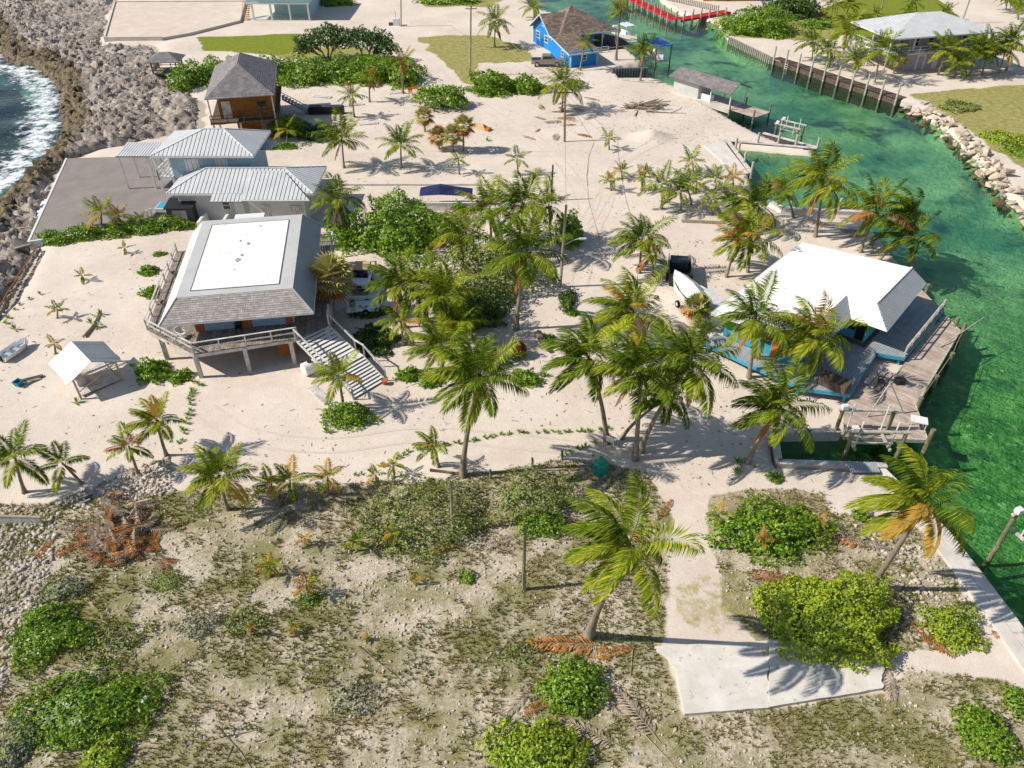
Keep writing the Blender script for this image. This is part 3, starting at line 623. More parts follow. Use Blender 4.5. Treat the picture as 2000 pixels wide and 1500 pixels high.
# ================================================================ A: the stilt house with the flat white roof
A = thing('stilt_house', 'stilt house with flat white roof, shingled front eave and wooden deck', 'house', (-26.8, 48.9, 0), 9)
boards(A, [(-2.2, 2.9), (2.1, -1.25), (10.0, -.25), (12.2, 1.1), (12.4, 16.2), (-2.2, 16.2)], 2.4, 90, .16, 'deckwood')
fr = MB(); fr.beam((2.1, -1.2, 2.18), (10, -.2, 2.18), .08, .28); fr.beam((-2.2, 2.9, 2.18), (2.1, -1.2, 2.18), .08, .28); fr.beam((-2.15, 2.9, 2.18), (-2.15, 16.1, 2.18), .08, .28); fr.beam((12.35, 1.1, 2.18), (12.35, 16.1, 2.18), .08, .28); fr.beam((-2, 16.1, 2.18), (12.3, 16.1, 2.18), .08, .28)
for i in range(9): fr.beam((-2 + i * 1.75, .9 if i else 4, 2.2), (-2 + i * 1.75, 16, 2.2), .06, .24)
fr.build('deck_frame', M['weathered_white'], A)
for x, y in [(2.1, -1.0), (5.8, -.7), (9.3, -.3), (-1.0, 1.9), (-2.0, 5.5), (-2.0, 10), (-2.0, 15.8), (12.1, 1.6), (12.1, 6), (12.1, 11), (12.1, 15.8), (3, 6), (8, 6), (3, 11), (8, 11), (3, 15.8), (8, 15.8)]: post(A, x, y, -.2, 2.27 if y < 1 else 2.1, 'weathered_white', .3, 'stilt')
MB().box(1.8, 9.5, 1.95, 13.8, 2.41, 4.75).build('wall', M['white'], A)
x = 1.82
for nm, w_, mt in [('terracotta_panel', .75, 'terracotta'), ('blue_shutter', 1.35, 'shutter_blue'), ('blue_shutter', 1.35, 'shutter_blue'), ('terracotta_panel', 1.0, 'terracotta'), ('blue_shutter', 1.3, 'shutter_blue'), ('blue_shutter', 1.3, 'shutter_blue'), ('terracotta_panel', .6, 'terracotta')]:
    panel(A, nm, (x + .02, 1.95, 2.45), EX, w_ - .04, 2.0, mt); x += w_
panel(A, 'sliding_door', (9.5, 3.2, 2.45), EY, 2.2, 1.95, 'glass'); panel(A, 'door', (9.5, 7.4, 2.45), EY, 1.0, 1.95, 'terracotta')
def fa(pts, e, nm):
    if nm == 'front': shingle_roof(A, pts, e, .5, .17, 'shingle')
    else: MB().slab(pts, .1).build('roof_slope', M['shade_toned_metal'] if nm != 'left' else M['concrete'], A)  # right and back slopes carry their shade in a darker colour
hip(A, -.1, 11.45, -.05, 15.3, 4.5, 1.4, 10.1, .95, 14.1, 6.2, fa)
MB().box(1.4, 10.1, .95, 14.1, 5.9, 6.23).build('flat_roof', M['grey_metal'], A)
mm = MB().box(2.35, 9.0, 1.75, 13.1, 6.1, 6.262).build('roof_membrane', M['membrane'], A); mm['label'] = 'bright white flat roof membrane'
ed = MB()
for x, y, r_ in ((5.4, 6.2, .28), (5.6, 7.0, .2), (5.2, 9.6, .16), (5.9, 9.0, .2), (5.3, 4.6, .08), (6.6, 12.2, .14)):
    MB().prism([(x + r_ * math.cos(a) * random.uniform(.5, 1.1), y + r_ * 1.4 * math.sin(a) * random.uniform(.5, 1.1)) for a in (0, 1.2, 2.3, 3.4, 4.6, 5.5)], 6.255, 6.285).build('roof_debris', M['taupe'], A)
for a_, b_ in [((2.35, 1.75), (9, 1.75)), ((9, 1.75), (9, 13.1)), ((9, 13.1), (2.35, 13.1)), ((2.35, 13.1), (2.35, 1.75))]: ed.beam((*a_, 6.25), (*b_, 6.25), .06, .06)
ed.build('membrane_edge', M['seam'], A)
fc = MB(); C_ = [(-.1, -.05), (11.45, -.05), (11.45, 15.3), (-.1, 15.3)]
for i in range(4): fc.beam((*C_[i], 4.42), (*C_[(i + 1) % 4], 4.42), .05, .14)
for a_, b_ in [((-.1, -.05, 4.54), (1.4, .95, 6.24)), ((11.45, -.05, 4.54), (10.1, .95, 6.24)), ((11.45, 15.3, 4.54), (10.1, 14.1, 6.24)), ((-.1, 15.3, 4.54), (1.4, 14.1, 6.24))]: fc.beam(a_, b_, .09, .05)
fc.build('fascia', M['white'], A); MB().box(4, 6.6, 14.3, 15.5, 4.6, 6.0).build('roof_vent_box', M['white'], A)
railing(A, [(9.9, -.2), (2.15, -1.15), (-2.12, 2.95), (-2.12, 16.0)], 2.42, .95, 1.9); railing(A, [(12.3, 1.3), (12.3, 2.9)], 2.42, .95, 1.6); railing(A, [(12.3, 12.4), (12.3, 16.0), (10.8, 16.0)], 2.42, .95, 1.7)
# stairs: two flights with a landing
s0, s1 = Vector((11.0, .55, 2.4)), Vector((15.25, -4.75, 0)); dh = Vector((s1.x - s0.x, s1.y - s0.y, 0)); SL = dh.length; dh.normalize(); sw_ = Vector((-dh.y, dh.x, 0)); hw = 1.55; NT_ = 17; lm = .48
def sp_(u, z): return s0 + dh * (SL * u) + Vector((0, 0, z - s0.z))
for sgn in (-1, 1):
    m_ = MB()
    for u0, u1, z0, z1 in ((0, lm, 2.25, 1.16), (lm, .64, 1.16, 1.16), (.64, 1.0, 1.1, .05)): m_.beam(sp_(u0, z0) + sw_ * hw * sgn, sp_(u1, z1) + sw_ * hw * sgn, .08, .26)
    m_.build('stringer', M['weathered_white'], A)
for i in range(9): p = sp_(lm * (i + .5) / 9, 2.34 - 1.1 * (i + .5) / 9); MB().beam(p - sw_ * hw, p + sw_ * hw, .27, .06).build('stair_tread', M['white'], A)
p0, p1 = sp_(lm + .005, 1.25), sp_(.635, 1.25); MB().beam(p0 + dh * 0, p1, 2 * hw, .07).build('landing', M['white'], A)
for i in range(9): p = sp_(.64 + .36 * (i + .5) / 9, 1.16 - 1.1 * (i + .5) / 9); MB().beam(p - sw_ * hw, p + sw_ * hw, .24, .06).build('stair_tread', M['white'], A)
for sgn in (-1, 1):
    k = [sp_(u, z_) + sw_ * (hw + .06) * sgn for u, z_ in ((0, 2.4), (lm, 1.3), (.64, 1.3), (1, .1))]
    for j, p in enumerate(k): MB().box(p.x - .06, p.x + .06, p.y - .06, p.y + .06, p.z - (.9 if 0 < j < 3 else .1) if j else p.z, p.z + 1.0).build('stair_post', M['weathered_white'], A)
    for j in range(3):
        MB().beam(k[j] + Vector((0, 0, .98)), k[j + 1] + Vector((0, 0, .98)), .14, .05).build('handrail', M['weathered_white'], A)
def local(root, x, y, z=0):
    a = root.rotation_euler.z; return Vector((root.location.x + x * math.cos(a) - y * math.sin(a), root.location.y + x * math.sin(a) + y * math.cos(a), root.location.z + z))
def chair(loc, rz, label, mat='white', name='deck_chair', s=1.0):
    t_ = thing(name, label, 'chair', loc, rz); MB().box(-.25 * s, .25 * s, -.25 * s, .25 * s, .38 * s, .43 * s).build('seat', M[mat], t_); MB().slab([(-.25 * s, .25 * s, .45 * s), (.25 * s, .25 * s, .45 * s), (.25 * s, .36 * s, .9 * s), (-.25 * s, .36 * s, .9 * s)], .04).build('backrest', M[mat], t_)
    for a_, b_ in ((-1, -1), (1, -1), (1, 1), (-1, 1)): MB().beam((a_ * .22 * s, b_ * .22 * s, 0), (a_ * .22 * s, b_ * .22 * s, .38 * s), .04, .04).build('leg', M[mat], t_)
    for a_ in (-1, 1): MB().beam((a_ * .26 * s, -.22 * s, .6 * s), (a_ * .26 * s, .28 * s, .6 * s), .05, .04).build('armrest', M[mat], t_)
    return t_
chair(local(A, .9, 1.2, 2.41), 60, 'white chair on the sunny deck corner of the stilt house')
chair(local(A, 5.2, 1.5, 2.41), 10, 'black chair against the terracotta panel on the stilt house deck', 'black')
def stool(loc, label, mat):
    t_ = thing('deck_basket', label, 'basket', loc); MB().lathe([(.24, 0), (.3, .35), (.3, .42), (.26, .42), (.22, .1)], 14).build('body', M[mat], t_); MB().lathe([(.29, .4), (.32, .42), (.32, .45), (.29, .45)], 14).build('rim', M['darkwood'], t_); return t_
for y, lb in ((11.3, 'wicker basket on the side deck, next to the hedge end'), (6.3, 'wicker basket on the side deck, next to the front corner')): stool(local(A, -1.4, y, 2.41), lb, 'taupe')
def tank(loc, rz, label, r=.55, L=1.3, mat='fiberglass'):
    t_ = thing('water_tank', label, 'water tank', loc, rz); MB().tube([(-L / 2, 0, r), (-L / 2 + .08, 0, r), (L / 2 - .08, 0, r), (L / 2, 0, r)], [r * .75, r, r, r * .75], 18).build('tank', M[mat], t_, smooth=False); MB().lathe([(.18, 2 * r - .04), (.18, 2 * r + .1), (.1, 2 * r + .12)], 12).build('lid', M['black'], t_); return t_
tank(P(608, 728), 40, 'white drum tank tucked under the wooden stairs')
bx_ = MB().box(-.5, .5, -.5, .5, 0, .9).build('storage_bin', M['tealplastic'], bevel=.04); bx_.location = P(632, 722); tag(bx_, 'teal box standing under the wooden stairs', 'box')
pt = MB().lathe([(.16, 0), (.24, .4), (.26, .4), (.22, .36)], 14).build('flower_pot', M['terracotta']); pt.location = PG(752, 750); tag(pt, 'terracotta pot at the foot of the wooden stairs', 'pot')
ob = MB().slab([(-.7, -.4, .05), (.7, -.4, .05), (.7, .4, 1.3), (-.7, .4, 1.3)], .06).build('orange_board', M['orange']); ob.location = local(A, 8.6, 1.3, 0); ob.rotation_euler = (0, 0, R(20)); tag(ob, 'orange board leaning under the stilt house', 'board')
lum = thing('lumber_stack', 'pale boards stacked on the sand by the stairs bush', 'lumber', PG(625, 772), -48)
for i in range(5): MB().beam((-1.3, -.3 + i * .15, .05), (1.2 + .1 * i, -.3 + i * .15, .05), .12, .06).build('board', M['weathered_white'], lum)
# ================================================================ B: blue-grey house with ribbed metal roofs, patio
B = thing('metal_roof_house', 'pale blue two-level house with ribbed white metal roofs', 'house', (-35.8, 74.8, 0), 0)
MB().box(.5, 14.2, 1.2, 7.0, 0, 3.35).build('lower_wall', M['grey_wall'], B); MB().box(8.4, 14.2, -.3, 1.2, 0, 3.35).build('lower_wall', M['grey_wall'], B); MB().box(-1.0, 7.6, 5.0, 10.9, 0, 5.95).build('upper_wall', M['skyblue_wall'], B)
rp = lambda pts, e, nm: roof_panels(B, pts, e, .44, 'silver')
hip(B, -2.5, 8.4, 4.1, 11.5, 5.95, 2.4, 4.6, 7.7, 7.9, 7.5, rp)
hip(B, -.2, 15.1, .4, 7.6, 3.38, 3.1, 11.6, 3.9, 4.1, 4.65, rp, skip=())
roof_panels(B, [(8.0, -1.0, 3.3), (14.95, -1.0, 3.3), (11.6, 3.3, 4.66), (8.0, 3.3, 4.66)], EX, .44); roof_panels(B, [(4.6, -.75, 3.0), (7.95, -.75, 3.0), (7.95, .45, 3.36), (4.6, .45, 3.36)], EX, .44)
fb = MB()
for x0, x1, y0, y1, z_ in ((-2.5, 8.4, 4.1, 11.5, 5.86), (-.2, 15.1, .4, 7.6, 3.28)):
    for a_, b_ in (((x0, y0), (x1, y0)), ((x1, y0), (x1, y1)), ((x1, y1), (x0, y1)), ((x0, y1), (x0, y0))): fb.beam((*a_, z_), (*b_, z_), .06, .18)
for a_, b_ in (((-2.5, 4.1, 6.02), (2.4, 7.7, 7.58)), ((8.4, 4.1, 6.02), (4.6, 7.7, 7.58)), ((8.4, 11.5, 6.02), (4.6, 7.9, 7.58)), ((2.4, 7.8, 7.58), (4.6, 7.8, 7.58)), ((-.2, .4, 3.46), (3.1, 3.9, 4.73)), ((15.1, .4, 3.46), (11.6, 3.9, 4.73)), ((15.1, 7.6, 3.46), (11.6, 4.1, 4.73)), ((3.1, 4, 4.74), (11.6, 4, 4.74)), ((8, -1.05, 3.28), (15, -1.05, 3.28))): fb.beam(a_, b_, .12, .07)
fb.build('fascia', M['white'], B)
for x, w_ in ((.6, 1.5), (3.9, 1.3)):
    s_ = panel(B, 'shutter', (x, 5.0, 3.95), EX, w_, 1.35, 'white', .06)
    for k in range(3): MB().box(x + w_ * (k + .5) / 3 - .012, x + w_ * (k + .5) / 3 + .012, 4.925, 4.94, 3.97, 5.28).build('shutter_groove', M['seam'], s_)
for x, y, w_, h in ((9.6, -.3, .95, 1.9), (12.6, -.3, 1.2, 1.2)):
    s_ = panel(B, 'shutter', (x, y, .55 if h > 1.5 else 1.2), EX, w_, h, 'weathered_white', .06)
    for k in range(3): MB().box(x + w_ * (k + .5) / 3 - .012, x + w_ * (k + .5) / 3 + .012, y - .075, y - .062, .6 if h > 1.5 else 1.25, (.6 if h > 1.5 else 1.2) + h - .1).build('shutter_groove', M['seam'], s_)
panel(B, 'door', (6.3, 1.2, .1), EX, 1.0, 2.1, 'white'); window(B, (5.0, 1.2, 1.2), EX, .9, 1.1)
MB().box(-2.4, -1.01, 4.3, 10.9, 3.2, 3.4).build('balcony_floor', M['white'], B)
for x, y in ((-2.35, 4.4), (-2.35, 7.6), (-2.35, 10.8)): post(B, x, y, 0, 5.85, 'white', .2)
railing(B, [(-1.05, 4.35), (-2.35, 4.35), (-2.35, 10.8)], 3.41, .95, 1.6, 'white', (1.0, .5, .12)); m_ = MB(); m_.beam((-2.3, 4.35, 3.5), (-1.1, 4.35, 5.7), .05, .06); m_.beam((-2.3, 4.35, 5.7), (-1.1, 4.35, 3.5), .05, .06); m_.build('lattice_brace', M['white'], B)
roof_panels(B, [(-8.4, 8.2, 4.3), (-2.55, 8.2, 4.3), (-2.55, 11.8, 4.55), (-8.4, 11.8, 4.55)], EX, .3)
for x, y in ((-8.2, 8.4), (-8.2, 11.6), (-5.0, 8.4), (-5, 11.6)): post(B, x, y, .3, 4.25, 'white', .2)
boards(B, [(8.2, 7.7), (12, 7.7), (12, 10.2), (8.2, 10.2)], 1.6, 90, .2, 'darkwood'); MB().box(8.2, 12, 7.7, 10.2, 0, 1.53).build('back_deck_base', M['darkwood'], B); roof_panels(B, [(7.6, 8.6, 5.0), (9.1, 8.6, 5.0), (9.1, 11.2, 4.9), (7.6, 11.2, 4.9)], EX, .4)
MB().box(3.0, 3.3, -1.6, 1.0, 0, 1.1).build('patio_wall', M['white'], B); MB().box(5.5, 5.8, -1.6, .4, 0, 1.1).build('patio_wall', M['white'], B)
pa = thing('patio', 'wide grey paved patio with white edging above the rocks', 'patio', P(210, 380), 0); o_ = pa.location
pq = [Vector(v) - o_ for v in ((-49.0, 70.2, 0), (-38.8, 74.2, 0), (-38.3, 81, 0), (-38.3, 93.5, 0), (-55.2, 92.2, 0))]
MB().prism([(v.x, v.y) for v in pq], -.8, .45).build('paving', M['patio'], pa)
for i in (0, 4): a_, b_ = pq[i], pq[(i + 1) % 5]; MB().beam((a_.x, a_.y, -.2), (b_.x, b_.y, -.2), .22, 1.4).build('edge_wall', M['white'], pa)
a_, b_ = pq[4], pq[0]; d = (b_ - a_).normalized(); nn = Vector((d.y, -d.x, 0)); nn = nn if nn.x < 0 else -nn
for k in range(7): p = a_.lerp(b_, .62) + nn * (.25 + k * .34) + Vector((0, 0, .25 - k * .17)); MB().beam(p - d * 2.2, p + d * 2.2, .34, .2).build('step', M['white'], pa)
for f_ in (.38, .85): p = a_.lerp(b_, f_) + nn * .8; MB().slab([p - d * .9 + Vector((0, 0, .35)), p + d * .9 + Vector((0, 0, .35)), p + d * .9 + nn * .9 + Vector((0, 0, -.6)), p - d * .9 + nn * .9 + Vector((0, 0, -.6))], .2).build('buttress', M['white'], pa)
for x, y in ((297, 432 - 10), (290, 455 - 30), (318, 372)): p = P(x, y, .45) - o_; post(pa, p.x, p.y, .44, 1.3, 'white', .16, 'bollard')
sh_ = thing('storage_shed', 'charcoal resin garden shed with taupe double doors', 'shed', P(358, 440), 0)
MB().box(-1.35, 1.35, -.1, 1.7, 0, 2.0).build('body', M['charcoal'], sh_, bevel=.03); MB().slab([(-1.5, -.25, 2.02), (1.5, -.25, 2.02), (1.5, 1.85, 2.3), (-1.5, 1.85, 2.3)], .12).build('roof', M['black'], sh_)
for s_ in (-1, 1): d_ = MB().box(min(0, s_ * .75) + .02, max(0, s_ * .75) - .02, -.16, -.102, .1, 1.75).build('door', M['taupe'], sh_); MB().box(s_ * .1 - .03, s_ * .1 + .03, -.2, -.162, .85, 1.05).build('handle', M['black'], d_)
pool = thing('splash_pool', 'small turquoise pool tub beside the charcoal shed', 'tub', P(322, 408, .45)); MB().box(-.7, .7, -.9, .9, 0, .45).build('shell', M['white'], pool, bevel=.04); MB().box(-.6, .6, -.8, .8, .455, .47).build('water', M['turq'], pool)
# ================================================================ C: wooden house, D gazebo, E white house
Cc = thing('wooden_house', 'unfinished plywood house on posts with steep grey pyramid roof', 'house', (-38.0, 98.2, 0), 12)
MB().box(.6, 7.3, 1.2, 13.5, 2.8, 5.9).build('upper_wall', M['plywood'], Cc); MB().box(2.2, 7.0, 3.0, 13, 0, 2.6).build('lower_wall', M['plywood'], Cc); MB().box(-.6, 7.9, -.3, 14.3, 2.62, 2.8).build('deck', M['darkwood'], Cc)
for x, y in ((-.3, 0), (3, 0), (7.5, 0), (-.3, 5), (-.3, 10), (7.5, 5), (7.5, 10)): post(Cc, x, y, -.3, 2.6, 'weathered_white', .22)
for x in (-.3, 7.5): post(Cc, x, -.1, 2.82, 5.8, 'weathered_white', .16)
panel(Cc, 'plywood_sheet', (5.2, 3.0, .1), EX, 1.5, 2.4, 'deadwood', .04); window(Cc, (5.4, 1.2, 3.6), EX, 1.2, 1.2, 'darkwood'); panel(Cc, 'doorway', (1.0, 1.2, 2.9), EX, 1.1, 2.1, 'weathered_white')
hip(Cc, -.6, 7.9, -.5, 14.4, 5.9, 3.6, 3.7, 4.6, 9.8, 8.6, lambda pts, e, nm: shingle_roof(Cc, pts, e, .6, .3, 'shingle_grey'))
railing(Cc, [(-.5, -.2), (7.8, -.2)], 2.8, .9, 2.0, 'darkwood', (1.0, .5)); stp = MB()
for k in range(10): stp.box(8.0 + k * .38, 8.4 + k * .38, 9, 10.4, 2.5 - k * .26, 2.58 - k * .26)
stp.build('side_stairs', M['greydeck'], Cc); MB().beam((8, 9.0, 3.4), (11.8, 9.0, .9), .08, .08).build('handrail', M['greydeck'], Cc); MB().beam((8, 9.2, 2.4), (11.8, 9.2, -.1), .08, .25).build('stringer', M['greydeck'], Cc)
def simple_table(loc, rz, label): 
    t_ = thing('picnic_table', label, 'table', loc, rz); MB().box(-.8, .8, -.35, .35, .7, .75).build('table_top', M['deckwood'], t_)
    for s_ in (-1, 1): MB().box(-.8, .8, s_ * .62 - .13, s_ * .62 + .13, .4, .45).build('bench', M['deckwood'], t_); MB().beam((s_ * .6, -.6, 0), (s_ * .6, .3, .7), .06, .08).build('leg', M['deckwood'], t_); MB().beam((s_ * .6, .6, 0), (s_ * .6, -.3, .7), .06, .08).build('leg', M['deckwood'], t_)
simple_table(PG(430, 240), 20, 'weathered picnic table under the wooden house deck')
D = thing('beach_gazebo', 'dark open gazebo with railing on the rocks', 'gazebo', (-55.3, 128.5, 0), 4)
for x in (-1.9, 1.9):
    for y in (-1.6, 1.6): post(D, x, y, -.8, 2.5, 'darkwood', .16)
MB().box(-2, 2, -1.7, 1.7, .55, .7).build('floor', M['deckwood'], D); hip(D, -2.6, 2.6, -2.2, 2.2, 2.45, -.7, .7, -.05, .05, 3.5, lambda pts, e, nm: shingle_roof(D, pts, e, .6, .3, 'shingle_grey'))
railing(D, [(1.9, -1.6), (-1.9, -1.6), (-1.9, 1.6), (1.9, 1.6)], .7, .8, 1.6, 'darkwood')
E_ = thing('aqua_house', 'pale aqua house with white posts and shaded carport', 'house', (-51.2, 164.5, 0), 0)
MB().box(3.2, 10.6, 4.5, 14, 0, 3).build('lower_wall', M['aqua_wall'], E_); MB().box(-1, 11.5, 0, 14, 3.05, 6.2).build('upper_wall', M['aqua_wall'], E_)
for x in (0, 3.6, 7.3, 11.0): post(E_, x, .3, 0, 3.05, 'white', .32)
MB().box(-.8, 11.4, -.2, 14, -.05, .06).build('floor_slab', M['whiteconc'], E_); hip(E_, -1.6, 12.1, -.6, 14.6, 6.2, 4, 6.5, 6.9, 7.1, 8.2, lambda pts, e, nm: roof_panels(E_, pts, e, .9))
MB().box(-1, 11.5, -.08, -.005, 2.95, 3.25).build('trim', M['white'], E_); window(E_, (5.5, 0, 4.0), EX, 1.2, 1.3); window(E_, (8.5, 0, 4.0), EX, 1.2, 1.3); window(E_, (1.5, 0, 4.0), EX, 1.2, 1.3)
for k in range(11): MB().box(-2.2, -1.0, .2 + k * .3, .5 + k * .3, k * .28, .08 + k * .28).build('stair_tread', M['plywood'], E_)
for x in (-2.2, -1.0): MB().beam((x, .2, .9), (x, 3.5, 3.9), .06, .08).build('handrail', M['plywood'], E_)
sand_pad = thing('raised_sand_terrace', 'raised sand terrace with white retaining wall above the rocks', 'terrace', P(300, 60)); o_ = sand_pad.location
tq = [P(206, 80) - o_, P(318, 79) - o_, P(370, 70) - o_, P(470, 45) - o_, P(480, 8) - o_, P(226, 9) - o_]
MB().prism([(v.x, v.y) for v in tq], -1.6, .5).build('terrace_fill', pm('terrace_sand', '#d6c7b7', '#c6b5a4', .92, .4), sand_pad)
for i in (0, 5, 4): a_, b_ = tq[i], tq[(i + 1) % 6]; MB().beam((a_.x, a_.y, -.4), (b_.x, b_.y, -.4), .3, 2.2).build('retaining_wall', M['concrete'], sand_pad)
# ================================================================ F: blue house, G boathouse, H lavender house
Fh = thing('blue_house', 'bright blue house with weathered brown shingle roof by the canal', 'house', (6.9, 141.4, 0), 22)
MB().box(0, 8.2, 0, 8, -.2, 3).build('wall', M['blue_wall'], Fh); MB().box(-.7, 4.1, -9.2, -1.2, -.2, 2.3).build('annex_wall', M['blue_wall'], Fh)
MB().add([(-.02, 0, 3), (-.02, 7.6, 3), (-.02, 3.8, 5.3), (.3, 0, 3), (.3, 7.6, 3), (.3, 3.8, 5.3)], [(0, 2, 1), (5, 3, 4), (0, 1, 4, 3), (1, 2, 5, 4), (2, 0, 3, 5)]).build('gable_wall', M['blue_wall'], Fh)
sr = lambda pts, e: shingle_roof(Fh, pts, e, .7, .34, 'shingle_brown')
sr([(-.7, -.8, 2.65), (3.6, -.8, 2.65), (5, 3.8, 5.5), (-.7, 3.8, 5.5)], EX); sr([(-.7, 8.4, 2.65), (3.6, 8.4, 2.65), (5, 3.8, 5.5), (-.7, 3.8, 5.5)], EX)
hip(Fh, .9, 12.6, -1.0, 9.0, 2.75, 5.2, 5.6, 3.9, 4.1, 6.3, lambda pts, e, nm: sr(pts, e)); sr([(-1.3, -9.8, 2.15), (4.7, -9.8, 2.15), (4.2, -1.0, 3.1), (-.9, -1.0, 3.1)], EX)
fb = MB(); fb.beam((-.75, -.9, 2.6), (-.75, 3.8, 5.45), .1, .22); fb.beam((-.75, 8.5, 2.6), (-.75, 3.8, 5.45), .1, .22); fb.beam((.8, -1.06, 2.7), (12.6, -1.06, 2.7), .08, .2); fb.beam((-1.3, -9.86, 2.1), (4.7, -9.86, 2.1), .08, .2); fb.beam((-1.35, -9.8, 2.1), (-.95, -1.0, 3.05), .08, .2); fb.build('fascia', M['aqua_wall'], Fh)
for y, z_, w_ in ((6.6, 1.1, 1.5), (3.0, 1.1, 1.5), (4.2, 3.5, .8)): window(Fh, (-.03 if z_ > 3 else -.01, y, z_), -EY, w_, 1.2, fw=.13)
window(Fh, (-.71, -5.5, .8), -EY, 1.0, 1.1); window(Fh, (1.2, -9.21, .8), EX, 1.0, 1.0)
for x, y in ((12.2, -.6), (9.5, -.6), (12.2, 4), (12.2, 8.6)): post(Fh, x, y, 0, 2.75, 'white', .18)
boards(Fh, [(4.4, -2.5), (14.5, -2.5), (15.5, 3), (13, 9), (8.3, 9), (8.3, -.1), (4.4, -.1)][:4] + [(8.3, 9), (8.3, -.1)], .35, 90, .25, 'darkwood'); railing(Fh, [(5.0, -3.2), (9.5, -3.2)], 0, .9, 1.4, 'aqua_wall')
for x, y in ((0, 0), (0, 7.95), (4.1, -9.2), (-.7, -9.2)): MB().box(x - .1, x + .1, y - .1, y + .1, 0, 2.2 if y < -1 else 2.6).build('corner_board', M['aqua_wall'], Fh)
G = thing('boathouse', 'small grey-roofed boathouse shelter on the canal bank', 'boathouse', (28.2, 115.6, 0), -50)
MB().box(-5.5, -.8, -.2, 3.2, -.3, 2.3).build('wall', M['grey_wall'], G); MB().box(-5.7, 5.2, -.4, 3.6, -.5, .1).build('floor', M['concrete'], G)
for s_ in (0, 1): shingle_roof(G, [(-6.2, -.9 if s_ == 0 else 4.1, 2.35), (5.4, -.9 if s_ == 0 else 4.1, 2.35), (5.0, 1.6, 3.3), (-5.9, 1.6, 3.3)], EX, .8, .4, 'shingle_grey')
for x in (1.5, 5.0):
    for y in (-.2, 3.3): post(G, x, y, .1, 2.4, 'white', .14)
MB().box(-1.0, 1.2, .3, 1.2, .1, .9).build('counter', M['white'], G)
boards(G, [(5.2, -.6), (9.8, -.6), (9.8, 3.0), (5.2, 3.0)], .2, 0, .25, 'dockwood', name='dock_boards')
for x in (5.5, 9.6):
    for y in (-.7, 3.1): MB().tube([(x, y, -2.5), (x, y, 1.2)], .13, 8).build('pile', M['pile'], G)
H = thing('lavender_house', 'two-storey lavender house with pale metal hip roof and white balcony', 'house', (64.0, 130.5, 0), 13)
MB().box(0, 12.5, 0, 9, 0, 2.75).build('lower_wall', M['lavender'], H); MB().box(.4, 12.5, .8, 9, 2.95, 5.55).build('upper_wall', M['lavender'], H); MB().box(-4.5, 14.5, -.9, 9.8, 2.75, 2.95).build('balcony_floor', M['white'], H)
hip(H, -4.8, 14.8, -1.3, 10.2, 5.5, 3.0, 7.2, 4.4, 4.6, 7.7, lambda pts, e, nm: roof_panels(H, pts, e, .55, 'silver'))
fb = MB(); fb.beam((-4.85, -1.35, 5.42), (14.85, -1.35, 5.42), .08, .2); fb.beam((-4.85, -1.35, 5.42), (-4.85, 10.2, 5.42), .08, .2); fb.beam((14.85, -1.35, 5.42), (14.85, 10.2, 5.42), .08, .2); fb.build('fascia', M['white'], H)
for x, y in ((-4.3, -.7), (0, -.7), (4.8, -.7), (9.6, -.7), (14.3, -.7), (-4.3, 4), (-4.3, 9.5)): post(H, x, y, 2.95, 5.45, 'white', .16)
for x, y in ((-4.3, -.7), (14.3, -.7), (-4.3, 4), (-4.3, 9.5)): post(H, x, y, 0, 2.75, 'white', .16)
railing(H, [(-4.4, 9.6), (-4.4, -.8), (14.4, -.8), (14.4, 9.6)], 2.95, .95, 1.8, 'white', (1.0, .5, .15))
for x in (1.0, 3.6, 6.6, 9.8): window(H, (x, .8, 3.5), EX, 1.0, 1.5)
for y in (3.2, 7.2): window(H, (.4, y, 3.5), -EY, 1.1, 1.5)
window(H, (0, 4.6, 1.0), -EY, 1.0, 1.1); panel(H, 'door', (2.2, 0, .05), EX, 1.0, 2.1, 'lavender'); window(H, (1.9, 0, .05), EX, 1.6, 2.3, 'white', 'white', .04, False, 'door_frame'); panel(H, 'door', (5.0, 0, .05), EX, .9, 2.1, 'white', .03)
for k in range(9): MB().beam((-5.2 - k * .42, 4.5, 2.6 - k * .29), (-5.2 - k * .42, 6.2, 2.6 - k * .29), .4, .06).build('stair_tread', M['white'], H)
for y in (4.4, 6.3): MB().beam((-4.5, y, 3.7), (-9.0, y, .9), .08, .08).build('handrail', M['white'], H); MB().beam((-4.5, y, 2.7), (-9.0, y, -.1), .08, .25).build('stringer', M['white'], H)
Yh = thing('ochre_house', 'ochre house wall behind the red dock', 'house', P(1430, 4)); MB().box(-6, 5, 1, 6, 0, 3).build('wall', M['yellow'], Yh); MB().slab([(-6.5, .5, 2.9), (5.5, .5, 2.9), (5.5, 6.5, 4.2), (-6.5, 6.5, 4.2)], .15).build('roof', M['shingle_brown'], Yh); panel(Yh, 'door', (-1, 1, .1), EX, 1.0, 2.0, 'redpaint')
